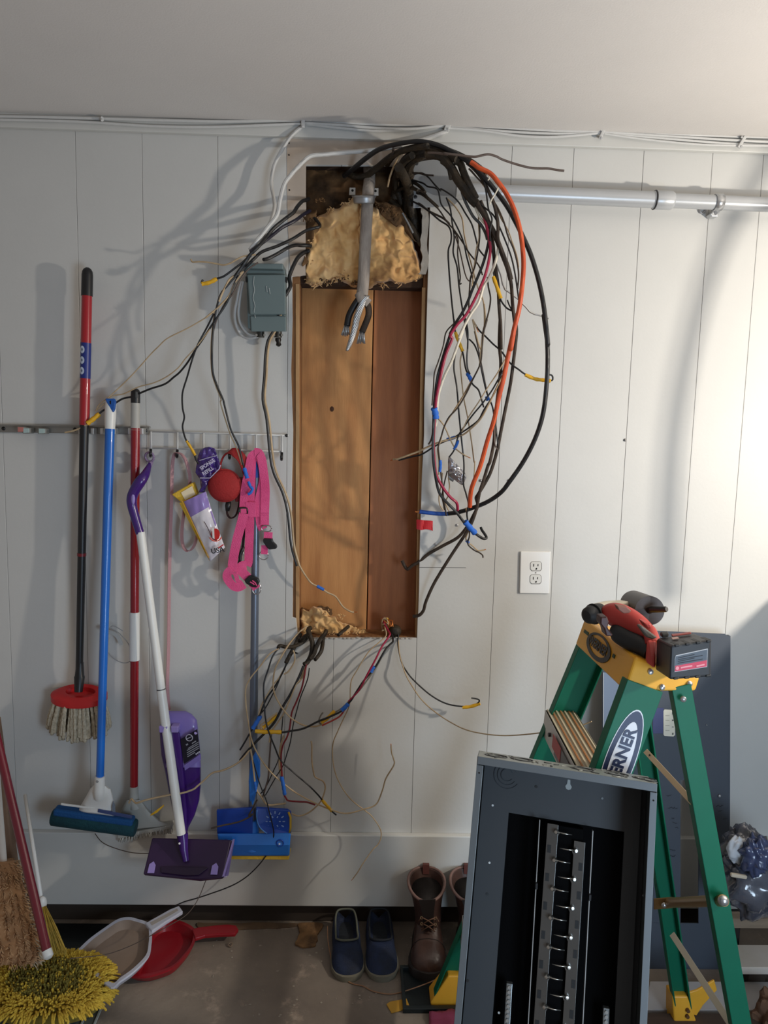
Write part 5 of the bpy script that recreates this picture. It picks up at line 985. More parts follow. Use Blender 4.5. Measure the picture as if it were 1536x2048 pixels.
for u0, v0 in ((.27,.32),(.50,.82),(.87,.55)):
    build('rivet', MB().lathe(SS(u0,v0), nn_, [(0,.0065),(.003,.006),(.005,.003),(.0055,0)], 16), m_riv, cap, smooth=40)
def rail(nm, top, bot, w, d, flange_side, t=.004, depth_dir=(0,1,0)):
    top = V(top); bot = V(bot); ax = (bot-top).normalized(); dd = V(depth_dir); dd = (dd-ax*dd.dot(ax)).normalized(); x = ax.cross(dd).normalized()
    if x.x < 0: x = -x
    mb = MB(); o = top - x*w/2
    prof = [(0,0),(w,0),(w,d),(w-t,d),(w-t,t),(t,t),(t,d),(0,d)]
    mb.loft([[p + x*a + dd*b for a, b in prof] for p in (o, o+(bot-top))])
    return build(nm, mb, m_gr, la, bevel=.0012), x, dd, ax
# near front rail
def floorpt(p_top, px, py, off): 
    q = P(px, py, off); return p_top + (q-p_top)*((0.02-p_top.z)/(q.z-p_top.z))
t1 = P(1291,1372,.77); b1 = floorpt(t1, 1229,1540,.79)
r1, x1, d1, a1 = rail('front_rail', t1, b1, .078, .03, 'l')
t2 = P(1363,1372,.755); b2 = floorpt(t2, 1484,2048,.80)
r2, x2, d2, a2 = rail('rear_rail', t2, b2, .0405, .025, 'l')
t3 = P(1184,1290,.40); b3 = PZ(893,1985,.02)
r3, x3, d3, a3 = rail('front_rail', t3, b3, .078, .028, 'l', depth_dir=(0,-1,0))
t4 = P(1262,1330,.42); b4 = floorpt(t4, 1330,1800,.40)
r4, x4, d4, a4 = rail('rear_rail', t4, b4, .045, .025, 'l', depth_dir=(0,-1,0))
build('rivet', MB().lathe(P(1366,1398,.765), (0,-1,0), [(0,.0065),(.003,.006),(.005,.003),(.0055,0)], 16), m_riv, la, smooth=40)
# rail logo
LC = lambda u, v: t1 + a1*v + x1*u - d1*.0008
def oz(cu, cv, ru, rv, k=36): return [LC(cu+ru*math.cos(t), cv+rv*math.sin(t)) for t in [i/k*6.2832 for i in range(k)]]
vv = .158
lg = build('logo_oval', MB().prism(oz(.004,vv,.030,.105), d1*.0006), M((22,34,70),.45), la)
build('logo_field', MB().prism([p-d1*.0006 for p in oz(.004,vv,.0205,.082)], d1*.0006), M((214,218,226),.45), lg)
build('logo_rim', MB().frame(oz(.004,vv,.0315,.108), oz(.004,vv,.030,.105), d1*.001), M((214,218,226),.45), lg)
text('logo_lettering', 'WERNER', .034, LC(.004,vv)-d1*.0012, -a1, -x1, M((22,34,70),.45), lg, sx=.98, off=.03)
# steps
def step(u0, lbl):
    a = t3+(b3-t3)*u0; b = t1+(b1-t1)*u0; dx = .040
    p = [a-x3*dx+V((0,.0,0)), a+x3*dx, b+x1*dx, b-x1*dx]
    z = max(q.z for q in p); p = [V((q.x,q.y,z)) for q in p]
    ln = (p[3]-p[0]); s0 = build('step', MB().prism(p, (0,0,-.006)), m_alu, la, bevel=.001)
    fr = [p[0],p[3],p[3]+V((-.004,0,-.062)),p[0]+V((-.004,0,-.062))]
    build('step_front', MB().prism(fr, (.004,0,0)), mat('step_face',(190,188,184),.4,metal=.4), s0)
    bk_ = [p[1],p[2],p[2]+V((0,0,-.03)),p[1]+V((0,0,-.03))]; build('step_back', MB().prism(bk_, (-.003,0,0)), m_alu, s0)
    for k in range(7):
        f = .08+.84*k/6; q0 = p[0]*(1-f)+p[1]*f; q1 = p[3]*(1-f)+p[2]*f
        build('tread_ridge', MB().bar(q0+V((0,0,.0012)), q1+V((0,0,.0012)), .0035, .0025, (0,0,1)), m_tan if k%2 else M((206,196,170),.5), s0)
    return p, s0
p_, s0 = step((1460-1300)/1.0*0+ (t3.z-P(1127,1453,.40).z)/(t3.z-b3.z), 1)
fw = V((-1,0,0))
e0 = p_[0]; e1 = p_[3]; L0 = e1-e0
build('warning_label', MB().prism([e0+L0*.35+V((-.0045,0,-.012)), e0+L0*.8+V((-.0045,0,-.012)), e0+L0*.8+V((-.0065,0,-.052)), e0+L0*.35+V((-.0065,0,-.052))], (.001,0,0)), M((110,110,112),.5), s0)
build('red_label', MB().prism([e0+L0*.30+V((-.0055,0,-.010)), e0+L0*.5+V((-.0055,0,-.010)), e0+L0*.5+V((-.0072,0,-.042)), e0+L0*.30+V((-.0072,0,-.042))], (.001,0,0)), M((176,60,58),.5), s0)
build('step_bolt', MB().cyl(e0+L0*.2+V((-.008,0,-.03)), e0+L0*.2+V((0,0,-.03)), .005, n=12), M((60,60,62),.4,.6), s0)
step(.52, 2); step(.78, 3)
# rear cross brace, diagonals
cb0 = P(1325,1806,.44); cb1 = P(1447,1801,.80)
build('cross_brace', MB().tube([cb0, cb1+(cb1-cb0).normalized()*.0], .0115, 14), mat('brass_tube',(150,118,76),.35,metal=.6), la, smooth=50)
build('brace_bracket', MB().prism([P(1308,1798,.47),P(1346,1795,.50),P(1346,1817,.50),P(1308,1820,.47)], (0,.004,0)), mat('brass_tube',(150,118,76),.35,metal=.6), la, bevel=.002)
build('rivet', MB().lathe(P(1328,1810,.49), (0,-1,0), [(0,.007),(.003,.006),(.005,.003),(.0055,0)], 14), m_riv, la, smooth=40)
build('rivet', MB().lathe(P(1446,1801,.812), (-.2,-1,0), [(0,.011),(.004,.010),(.008,.006),(.009,0)], 14), m_riv, la, smooth=40)
build('diagonal_strut', MB().bar(P(1291,1502,.50), P(1386,1606,.76), .013, .003, (P(1386,1606,.76)-P(1291,1502,.50)).cross(V((1,0,1)))), M((206,184,156),.5,.2), la, bevel=.0006)
build('diagonal_strut', MB().bar(P(1344,1868,.48), P(1470,2062,.80), .015, .003, (P(1470,2062,.80)-P(1344,1868,.48)).cross(V((1,0,1)))), M((184,176,160),.5,.2), la, bevel=.0006)
build('strut_hole', MB().cyl(P(1299,1510,.53), P(1299,1510,.51), .002, n=8), m_dark, la)
# feet
for k, (fp, xx) in enumerate(((b1,x1),(b2,x2),(b3,x3),(b4,x4))):
    yy = V((0,-.02 if k < 2 else .0,0))
    mb = MB(); c_ = V((fp.x,fp.y,0)); w_ = .05 if k in (0,2) else .034
    axk = ((t1,b1),(t2,b2),(t3,b3),(t4,b4))[k]; ak = (axk[0]-axk[1]).normalized()
    base = [c_+V((-w_*.9,-.03,0)), c_+V((w_*.9,-.03,0)), c_+V((w_*.9,.03,0)), c_+V((-w_*.9,.03,0))]
    mid_ = [c_+V((-w_*.95,-.03,.014)), c_+V((w_*.95,-.03,.014)), c_+V((w_*.95,.03,.014)), c_+V((-w_*.95,.03,.014))]
    up_ = [q*1.0+ak*.10+V((0,0,0)) for q in [c_+V((-w_*.62,-.022,.0)), c_+V((w_*.62,-.022,.0)), c_+V((w_*.62,.022,.0)), c_+V((-w_*.62,.022,.0))]]
    ft = build('foot', MB().loft([base, mid_, up_]), m_ly, la, bevel=.004)
    build('rubber_pad', MB().box(c_+V((0,0,.003)), (w_*1.9,.064,.006)), M((40,38,36),.8), ft)
    if k == 3:
        build('foot_gusset', MB().prism([c_+V((.0,-.012,.04)), c_+V((.0,-.012,.095)), c_+V((.03,-.012,.105)), c_+V((.075,-.012,.135)), c_+V((.085,-.012,.105)), c_+V((.05,-.012,.06)), c_+V((.035,-.012,.03))], (0,.006,0)), m_ly, ft, bevel=.002)
        for z_ in (.045,.062): build('bolt_hole', MB().cyl(c_+V((0,-.035,z_)), c_+V((0,-.02,z_)), .005, n=10), M((90,60,30),.6), ft)
# ---------------------------------------------------------------- drill on the cap
m_dr = mat('drill_red', (176,56,50), .45); m_drb = mat('drill_black', (34,36,38), .6); m_dg = mat('gear_head', (206,196,176), .35, metal=.4)
dl = thing('angle_drill', 'red and black cordless right angle drill with hole saw lying on the ladder top', 'drill', P(1290,1300,.66))
def Y(x, y, o): return P(1150+x/5.12, 1170+y/5.12, o)
sY = lambda r, o: r/5.12*S(o)
build('gear_head', MB().tube([Y(200,280,.60), Y(330,252,.575), Y(470,225,.56), Y(560,215,.55)], [sY(r,.58) for r in (90,94,74,50)], 20), m_dg, dl, smooth=45)
build('head_cap', MB().tube([Y(118,318,.64), Y(135,312,.637), Y(165,305,.63), Y(215,290,.62), Y(250,282,.61)], [sY(r,.62) for r in (55,86,98,102,100)], 22), m_drb, dl, smooth=40)
build('cap_ring', MB().torus(Y(190,297,.628), Y(120,318,.64)-Y(215,290,.62), sY(100,.62), .0025, 24), M((14,14,14),.4), dl, smooth=True)
hs0, hs1 = Y(600,195,.50), Y(765,262,.62)
hx = (hs1-hs0).normalized()
Rr = sY(150,.58)
build('hole_saw', MB().tube([hs0+hx*.004, hs0, hs1, hs1-hx*.003, hs1-hx*.003], [Rr*.95, Rr, Rr, Rr*.97, Rr*.2], 32), mat('saw_steel', (70,62,58), .42, metal=.6, noise=.2, nscale=20), dl, smooth=40)
build('saw_bore', MB().cyl(hs0-hx*.0005, hs0+hx*.001, Rr*.93, n=32), M((40,36,36),.6,.3), dl)
build('chuck', MB().tube([Y(540,215,.555), hs0+hx*.002], [sY(44,.57), sY(40,.57)], 16), M((150,146,138),.35,.8), dl, smooth=45)
build('arbor', MB().tube([hs1-hx*.002, hs1+hx*.012+V((0,0,.004)), Y(930,248,.66), Y(940,247,.662)], [sY(36,.6),sY(34,.6),sY(30,.6),sY(24,.6)], 12), M((60,60,60),.35,.7), dl, smooth=30)
bp_ = [(300,330,.62,60),(345,300,.63,108),(430,310,.645,132),(540,360,.665,134),(640,415,.685,120),(720,465,.70,98),(770,500,.715,78),(800,600,.73,84)]
cp_ = catmull(bp_, 4)
build('motor_housing', MB().tube([Y(x,y,o) for x,y,o,r in cp_], [sY(r,o) for x,y,o,r in cp_], 22), m_dr, dl, smooth=50)
gp_ = catmull([(385,450,.655,60),(440,480,.665,108),(530,535,.68,118),(630,590,.70,108),(715,640,.715,100),(780,690,.73,96)], 4)
build('rubber_grip', MB().tube([Y(x,y,o) for x,y,o,r in gp_], [sY(r,o) for x,y,o,r in gp_], 20), m_drb, dl, smooth=50)
build('side_lever', MB().prism([Y(x,y,.735) for x,y in ((265,330),(330,325),(350,380),(335,440),(390,510),(375,530),(320,525),(300,450),(260,400))], (0,.03,0)), M((60,26,24),.5), dl, bevel=.003)
build('vent_panel', MB().prism([Y(x,y,.745) for x,y in ((430,215),(530,225),(580,265),(560,290),(500,295),(450,260))], (0,.02,0)), M((128,84,72),.6), dl, bevel=.002)
build('trigger_pad', MB().prism([Y(x,y,.79) for x,y in ((660,430),(690,420),(850,540),(800,560),(740,540))], (0,.02,0)), M((92,88,82),.6), dl, bevel=.003)
build('red_fin', MB().prism([Y(x,y,.77) for x,y in ((700,380),(780,400),(785,450),(740,450))], (0,.03,0)), m_dr, dl, bevel=.003)
build('battery_neck', MB().loft([[Y(x,y,o) for x,y,o in ((735,560,.74),(835,555,.74),(850,560,.70),(750,560,.68))],[Y(x,y,o) for x,y,o in ((720,790,.77),(815,860,.79),(850,800,.70),(740,720,.68))]]), m_dr, dl, bevel=.005)
fc = [Y(985,618,.87), Y(1400,560,.86), Y(1395,940,.86), Y(970,972,.87)]
bv = Y(835,545,.76)-fc[0]
bat = build('battery', MB().loft([fc, [p+bv*.25 for p in fc], [p+bv for p in fc]]), mat('battery_black', (40,42,46), .5, noise=.1, nscale=20), dl, bevel=.005, seg=3)
nb = (fc[1]-fc[0]).cross(fc[3]-fc[0]).normalized(); nb = nb if nb.y < 0 else -nb
BF = lambda u, v, h=.0: onq(fc[0],fc[1],fc[2],fc[3],u,v)+nb*h
lbq = [BF(.12,.30,.0008),BF(.90,.22,.0008),BF(.89,.72,.0008),BF(.10,.78,.0008),BF(.095,.40,.0008)]
lb_ = build('battery_label', MB().prism(lbq, -nb*.0006), M((176,180,186),.5), bat)
build('label_panel', MB().prism([BF(.125,.33,.0014),BF(.885,.245,.0014),BF(.88,.53,.0014),BF(.11,.60,.0014),BF(.11,.42,.0014)], -nb*.0006), M((78,88,100),.5), lb_)
build('label_panel', MB().prism([BF(.11,.60,.0014),BF(.88,.53,.0014),BF(.875,.70,.0014),BF(.107,.76,.0014)], -nb*.0006), M((196,62,88),.5), lb_)
for k in range(4): build('label_text_line', MB().bar(BF(.17,.38+.05*k,.0018), BF(.17+.4+.2*(k%2),.365+.05*k-.03,.0018), .0012, .0003, nb), M((30,34,42),.6), lb_)
for u0,u1 in ((.24,.52),(.62,.82)): build('label_text_line', MB().bar(BF(u0,.665,.0018), BF(u1,.64,.0018), .003, .0003, nb), M((226,150,160),.6), lb_)
build('label_dot', MB().cyl(BF(.16,.67,.0018), BF(.16,.67,.001), .0035, n=12), M((226,150,160),.6), lb_)
for k in range(4):
    u = .08+.26*k
    build('battery_rib', MB().prism([BF(u,-.01,.002),BF(u+.13,-.02,.002),BF(u+.12,.06,.002),BF(u+.01,.07,.002)], bv*.4), m_drb, bat, bevel=.002)
    build('battery_rib', MB().prism([BF(u,.93,.002),BF(u+.13,.92,.002),BF(u+.13,.995,.002),BF(u,1.0,.002)], bv*.3), m_drb, bat, bevel=.002)
tp0 = lambda u, v: fc[0]+(fc[1]-fc[0])*u+bv*v+V((0,0,.0035))
build('latch', MB().prism([tp0(.05,.75),tp0(.22,.75),tp0(.28,.98),tp0(.1,1.05)], (0,0,.008)), m_drb, bat, bevel=.002)
build('red_top_inlay', MB().prism([tp0(.3,.72),tp0(.8,.72),tp0(.84,.86),tp0(.34,.9)], (0,0,.003)), M((150,70,66),.5), bat, bevel=.001)
build('top_label', MB().prism([tp0(.2,.42),tp0(.36,.42),tp0(.38,.58),tp0(.22,.58)], (0,0,.001)), M((196,160,150),.5), bat)
# ---------------------------------------------------------------- new breaker panel in front
pn = thing('breaker_panel', 'empty dark grey metal breaker panel box with bare bus bars leaning before the ladder', 'breaker panel', V((.28,-1.0,0)))
TL, TR, BL = P(955,1512,.85), P(1315,1567.5,.92), P(917,2048,.99)
Ux = (TR-TL); Wd = Ux.length; Ux = Ux/Wd; Vy = (BL-TL); Vy = (Vy - Ux*Vy.dot(Ux)*.55).normalized(); Nn = Ux.cross(Vy); Nn = Nn if Nn.y < 0 else -Nn; Nn.normalize()
PL = abs(TL.z/Vy.z)*.985
def pc(u, v, h): return TL+Ux*u+Vy*v+Nn*h
def pan(px, py, h):
    d = ray(px, py); o = TL+Nn*h; return cam_pos + d*((o-cam_pos).dot(Nn)/d.dot(Nn))
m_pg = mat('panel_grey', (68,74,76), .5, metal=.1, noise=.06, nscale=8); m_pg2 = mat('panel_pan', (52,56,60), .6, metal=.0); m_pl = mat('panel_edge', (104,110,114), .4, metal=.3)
DP = .095; tk_ = .0018
build('back_wall', MB().prism([pc(0,0,-DP),pc(Wd,0,-DP),pc(Wd,PL,-DP),pc(0,PL,-DP)], Nn*tk_), m_pg2, pn)
def pbox(nm, u0, u1, v0, v1, h0, h1, mt_=m_pg, bev=.0006, par=pn): return build(nm, MB().para(pc(u0,v0,h0), Ux*(u1-u0), Vy*(v1-v0), Nn*(h1-h0)), mt_, par, bevel=bev)
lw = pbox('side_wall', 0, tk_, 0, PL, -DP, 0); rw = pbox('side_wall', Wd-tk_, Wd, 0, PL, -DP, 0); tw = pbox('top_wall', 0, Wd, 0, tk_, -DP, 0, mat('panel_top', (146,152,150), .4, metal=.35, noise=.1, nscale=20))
pbox('bottom_wall', 0, Wd, PL-tk_, PL, -DP, 0)
pbox('front_lip', 0, .0125, .016, PL, 0, .0015, m_pl); pbox('front_lip', Wd-.0125, Wd, .016, PL, 0, .0015, m_pl); pbox('front_lip', .001, Wd-.001, 0, .0145, .0016, .003, m_pl)
for u, v in ((.006,.03),(Wd-.006,.03)): build('lip_screw', MB().cyl(pc(u,v,.0022), pc(u,v,.0), .0016, n=8), m_dark, pn)
# top wall knockouts
for k in range(34):
    u = .025+.305*random.random(); h = -.012-.07*random.random(); r = random.choice([.006,.008,.011])
    c_ = pc(u,-.0005,h); build('knockout_slot', MB().torus(c_, Vy, r, .0011, 10, 4, arc=random.uniform(1.4,2.6), a0=random.uniform(0,6)), random.choice([M((60,64,66),.5,.3), M((150,154,150),.4,.5)]), tw)
for u, h in ((.035,-.045),(.085,-.05),(.2,-.045),(.265,-.05),(.315,-.045)):
    for r in (.016,.022): build('knockout_ring', MB().torus(pc(u,-.0006,h), Vy, r, .0009, 24, 4), M((72,76,78),.5,.3), tw)
# inner pan with window
w0, w1 = pan(1016,1624,-.078), pan(1247,1658,-.078)
def uv(p): q = p-TL; return q.dot(Ux), q.dot(Vy)
(ua, va), (ub, vb) = uv(w0), uv(w1); va = (va+vb)/2; hP = -.078
_o = [(.014,.02),(Wd-.014,.02),(Wd-.014,PL-.02),(.014,PL-.02)]; _i = [(ua,va),(ub,va),(ub,PL-.10),(ua,PL-.10)]
build('mounting_pan', MB().frame([pc(u,v,hP) for u,v in _o], [pc(u,v,hP) for u,v in _i], Nn*.002), m_pg2, pn)
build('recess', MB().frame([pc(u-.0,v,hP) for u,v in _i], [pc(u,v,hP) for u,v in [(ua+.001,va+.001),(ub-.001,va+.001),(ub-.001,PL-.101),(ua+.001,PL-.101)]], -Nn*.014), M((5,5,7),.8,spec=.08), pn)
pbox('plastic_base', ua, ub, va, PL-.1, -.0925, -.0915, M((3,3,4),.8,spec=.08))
# side shadow returns of the pan
kx = uv(pan(1014,1549,hP+.002)); 
for r in (.012,.019,.026): build('knockout_ring', MB().torus(pc(kx[0],kx[1],hP+.0024), Nn, r, .0009, 30, 4, arc=5.2, a0=.4), M((52,58,64),.5,.3), pn)
kh = uv(pan(1137,1566,hP+.002))
build('keyhole', MB().prism([pc(kh[0]+a,kh[1]+b,hP+.0026) for a,b in ((-.0025,-.009),(.0025,-.009),(.003,-.001),(.0062,.004),(.0045,.0085),(0,.0105),(-.0045,.0085),(-.0062,.004),(-.003,-.001))], -Nn*.0004), M((150,156,156),.5), pn)  # pale fill paints the light showing through the hole
for px, py, c_ in ((1072,1571.5,(20,22,24)),(1204,1593,(110,116,118)),(984,1610,(200,204,204)),(976,1724.5,(200,204,204)),(991,2023,(200,204,204)),(1284,1785.5,(120,126,130)),(1288,1617,(30,32,36)),(929,1960,(26,28,30)),(971,1787,(40,46,50))):
    h_ = hP+.0028 if px > 968 else .0022; u_, v_ = uv(pan(px,py,h_)); build('small_hole', MB().cyl(pc(u_,v_,h_), pc(u_,v_,h_-.001), .0022 if c_[0] > 90 else .0028, n=10), M(c_,.5), pn)
# bus assembly
hB = -.058
s0u, s0v = uv(pan(1093.5,1643.5,hB)); s1u, s1v = uv(pan(1168.5,1681,hB)); sW = s1u-s0u
cxB = (s0u+s1u)/2; slot = .0155
m_bus = mat('tin_plate', (112,112,110), .26, metal=.9, noise=.15, nscale=10)
b0 = build('bus_strip', MB().para(pc(s0u,s0v,hB), Ux*(sW/2-slot), Vy*(PL-.14-s0v), Nn*.002), m_bus, pn, bevel=.0004)
b1_ = build('bus_strip', MB().para(pc(cxB+slot,s1v,hB), Ux*(s1u-cxB-slot), Vy*(PL-.14-s1v), Nn*.002), m_bus, pn, bevel=.0004)
pbox('bus_carrier', s0u+.004, s1u-.004, s0v+.002, PL-.145, hB-.03, hB-.004, M((3,3,4),.8,spec=.08))
pit = .0508; nf = int((PL-.16-s0v)/pit)
m_st = M((190,188,182),.25,.95)
for k in range(nf):
    for sd_ in (-1, 1):
        v = s0v+.012+pit*k+(0 if sd_ < 0 else .0275)
        if v > PL-.15: continue
        xe = cxB+sd_*slot
        build('bus_finger', MB().tube([pc(xe+sd_*.002,v,hB+.006), pc(xe-sd_*.012,v+.0005,hB+.009), pc(xe-sd_*.026,v+.001,hB+.005)], [.0014,.0013,.001], 6), m_st, pn, smooth=True)
        build('bus_screw', MB().lathe(pc(xe+sd_*.002,v,hB+.002), Nn+Ux*sd_*.3, [(0,.0042),(.006,.0045),(.009,.003),(.0095,0)], 12), m_st, pn, smooth=40)
        fil = [pc(xe-sd_*.0002,v-.001,hB+.0004), pc(xe-sd_*.006,v+.0002,hB+.0004), pc(xe-sd_*.003,v+.003,hB+.0004), pc(xe-sd_*.0002,v+.009,hB+.0004)]
        build('finger_root', MB().prism(fil, Nn*.0016), m_bus, pn)
        vs = v+pit*.52 if sd_ < 0 else v+pit*.42
        build('plate_slot', MB().para(pc(xe+sd_*(.011 if sd_ > 0 else .018)-.0,vs,hB+.0022), Ux*.007, Vy*.014, Nn*.0003), M((6,6,7),.6), b0 if sd_ < 0 else b1_)
for px0, py0, px1, py1 in ((1078,1637,1049,2048),(1184,1657,1158,2048)):
    a_, b_ = uv(pan(px0,py0,-.06)), uv(pan(px1,py1,-.06)); dv = (PL-.16-a_[1])/(b_[1]-a_[1])
    e = (a_[0]+(b_[0]-a_[0])*dv, PL-.16)
    build('edge_rail', MB().bar(pc(*a_,-.06), pc(*e,-.06), .0016, .01, Nn), M((170,170,168),.4,.5), pn)
    for k in (.16,.55,.8): 
        q0 = pc(a_[0]+(e[0]-a_[0])*k, a_[1]+(e[1]-a_[1])*k, -.056); build('rail_clip', MB().box(q0, (.004,.008,.012)), M((30,30,32),.5), pn)
for (x0,y0,x1,y1) in ((1013,1962,1007,2060),(1206,2008,1202,2100)):
    a_, b_ = uv(pan(x0,y0,-.07)), uv(pan(x1,y1,-.07)); e_ = (a_[0]+(b_[0]-a_[0])*1.6, min(a_[1]+.24, PL-.12))
    nb_ = build('neutral_bar', MB().bar(pc(*a_,-.07), pc(*e_,-.07), .011, .012, Nn), M((150,156,158),.35,.85), pn, bevel=.001)
    k = 0
    while a_[1]+.006+k*.008 < e_[1]:
        t = (.006+k*.008)/(e_[1]-a_[1]); c_ = pc(a_[0]+(e_[0]-a_[0])*t, a_[1]+(e_[1]-a_[1])*t, -.0635); build('terminal_screw', MB().cyl(c_, c_+Nn*.002, .003, n=8), M((196,200,200),.3,.9), nb_); k += 1
# ---------------------------------------------------------------- panel cover leaning on the wall
m_cv = mat('cover_grey', (62,70,82), .6, noise=.05, nscale=7)
cv = thing('panel_cover', 'large dark blue grey metal panel cover leaning on the wall behind the ladder', 'panel cover', P(1332,1975,.2))
cT, cB = .05, .20
def cvp(px, py, dh=0.0):
    t = (py-1262)/(1978-1262); return P(px, py, cT+(cB-cT)*t+dh)
o_ = [(1205,1257),(1330,1262),(1450,1268),(1459,1274),(1459,1400),(1458,1560),(1457,1978),(1205,1974)]
mb = MB()
def cvprism(pts, dh=0.0, th=.002): return [cvp(x,y,dh) for x,y in pts]
# panels around the breaker opening
build('cover_sheet', MB().prism(cvprism([(1205,1257),(1450,1268),(1459,1274),(1459,1562),(1205,1558)]), (0,.003,0)), m_cv, cv)
build('cover_sheet', MB().prism(cvprism([(1205,1558),(1361,1560),(1361,1846),(1205,1844)]), (0,.003,0)), m_cv, cv)
build('cover_sheet', MB().prism(cvprism([(1397,1561),(1459,1562),(1458,1848),(1397,1847)]), (0,.003,0)), m_cv, cv)
build('cover_sheet', MB().prism(cvprism([(1205,1844),(1458,1848),(1457,1980),(1205,1976)]), (0,.003,0)), m_cv, cv)
build('folded_edge', MB().loft([cvprism([(1457,1272),(1461,1272),(1459,1979),(1455,1979)]), [p+V((0,.014,0)) for p in cvprism([(1457,1272),(1461,1272),(1459,1979),(1455,1979)])]]), m_cv, cv)
build('cover_reflection', MB().prism(cvprism([(1207,1345),(1300,1349),(1296,1480),(1207,1478)],.001), (0,.0008,0)), mat('cover_light', (96,104,118), .4, metal=.3), cv)  # slight reflection on the sheet, painted as a lighter quad
build('bright_edge', MB().bar(cvp(1207,1345,.002), cvp(1207,1480,.002), .0016, .001), M((190,194,198),.4), cv)
ml = build('main_label', MB().prism(cvprism([(1329,1419),(1347,1420),(1350,1423),(1350,1470),(1347,1473),(1329,1472),(1327,1469),(1327,1422)],.0015), (0,.0008,0)), M((206,204,190),.5), cv)
for k, ch in enumerate('MAIN'): text('main_lettering', ch, .0075, cvp(1345.5,1427+k*13.5,.0022), (0,0,-1), (1,0,0), M((50,46,44),.6), ml)
for y in (1431,1441,1451,1461): build('label_rule', MB().bar(cvp(1331,y,.002), cvp(1339,y,.002), .0008, .0003), M((120,116,106),.6), ml)
build('blue_patch', MB().prism(cvprism([(1306,1416),(1327,1416),(1326,1467),(1306,1467)],.0012), (0,.0008,0)), M((52,58,104),.5), cv)
build('screw', MB().lathe(cvp(1439,1592,.002), (0,-1,0), [(0,.005),(.002,.004),(.003,0)], 12), M((170,174,178),.4,.5), cv, smooth=True)
build('screw', MB().lathe(cvp(1413,1450,.002), (0,-1,0), [(0,.002),(.003,.001)], 8), M((200,204,208),.4,.5), cv, smooth=True)
random.seed(11)
for x, y, l in ((1333,1591,12),(1336,1616,22),(1343,1638,8),(1345,1646,12),(1350,1655,9),(1333,1700,20),(1340,1712,14),(1432,1612,16),(1436,1622,10),(1446,1638,12)):
    pts = [cvp(x+i*1.6, y+random.uniform(-2,2), .0015) for i in range(int(l/1.6))]; build('ink_scribble', MB().tube(pts, .0005, 4), M((24,28,38),.7), cv)
# ---------------------------------------------------------------- lumber, bags at the right
m_pl1 = mat('old_board', (150,132,112), .75, rgb2=(112,96,80), nscale=7, stretch=(.4,3,3), bump=.3, bscale=40)
m_pl2 = mat('white_board', (214,206,200), .6, rgb2=(196,186,172), nscale=5)
def slab(lb, px0, pyb, pyf, z, th, xr, mt_, px0b=None, bev=.002):
    a = PZ(px0b or px0, pyb, z); b = PZ(px0, pyf, z); pts = [V((xr,a.y,z)), a, b, V((xr,b.y+ (b.y-a.y)*0,z))]
    return tag(build('lumber_board', MB().prism(pts, (0,0,-th)), mt_, bevel=bev), lb, 'lumber')
zA = .155
slab('old brown board under the plastic bag at the right edge', 1440, 1822, 1838, zA, .03, 2.1, m_pl1)
slab('thick white board end low at the right edge', 1478, 1889, 1935, .085, .022, 2.1, m_pl2, 1470)
slab('pale flat board lying on the floor behind the ladder feet', 1290, 1962, 2019, .022, .02, 2.1, mat('pale_board',(186,184,184),.6,rgb2=(166,164,166),nscale=5), 1300)
slab('dark brown board at the bottom edge right of the panel', 1290, 2026, 2075, .03, .028, 1.35, mat('dark_board',(74,58,48),.8,rgb2=(52,42,36),nscale=9,stretch=(.4,3,3)))
for lb, x in (('wood block propping the brown board near the cover',1.13),('wood block propping the brown board out of the frame',1.9)):
    y_ = PZ(1480,1830,zA).y; tag(build('wood_block', MB().box(V((x,y_+.03,(zA-.03)/2)), (.06,.05,zA-.032)), M((40,34,30),.9), bevel=.002), lb, 'wood')
for lb, x in (('wood block under the white board near the cover',1.16),('wood block under the white board out of the frame',1.85)):
    y_ = PZ(1480,1912,.085).y; tag(build('wood_block', MB().box(V((x,y_,.0315)), (.05,.04,.063)), M((60,50,42),.9), bevel=.002), lb, 'wood')
bag = thing('plastic_bag', 'clear dark crumpled plastic bag stuffed with odds and ends on the boards at right', 'bag', P(1510,1822,.3))
def blob(c, r, seed, amp, fr, n=40, m=26):
    return MB().ell(c, (1,1,1), n, m, fn=lambda p: V((p.x*r[0], p.y*r[1], p.z*r[2]))*(1+amp*(NZ.noise(p*fr+V((seed,0,0)))+.5*abs(NZ.noise(p*fr*2.3+V((0,seed,0)))))))
m_pb = mat('bag_film', (92,96,108), .14, rgb2=(60,62,74), nscale=5, bump=.9, bscale=26, coat=.8, spec=.8)
build('bag_film', blob(P(1516,1765,.30), (.095,.07,.085), 3, .45, 2.6), m_pb, bag, smooth=True)
build('bag_film', blob(P(1490,1700,.29), (.055,.045,.06), 9, .45, 2.6), m_pb, bag, smooth=True)
build('bag_film', MB().surf(8,8,lambda u,v: P(1459+52*u, 1652+ (20*u) + v*(60-34*u)*.9+v*20, .27+.02*NZ.noise(V((u*4,v*4,2))))), m_pb, bag, smooth=True, solid=.001)
build('blue_wrap', blob(P(1512,1712,.36), (.034,.03,.05), 5, .5, 3), mat('bag_blue', (62,72,106), .2, coat=.7, bump=.8, bscale=30), bag, smooth=True)
build('bag_content', blob(P(1475,1700,.335), (.026,.014,.036), 7, .3, 2), M((190,194,200),.6), bag, smooth=True)
build('bag_content', MB().bar(P(1461,1749,.37), P(1493,1754,.37), .010, .01), M((196,184,164),.8), bag, bevel=.003)
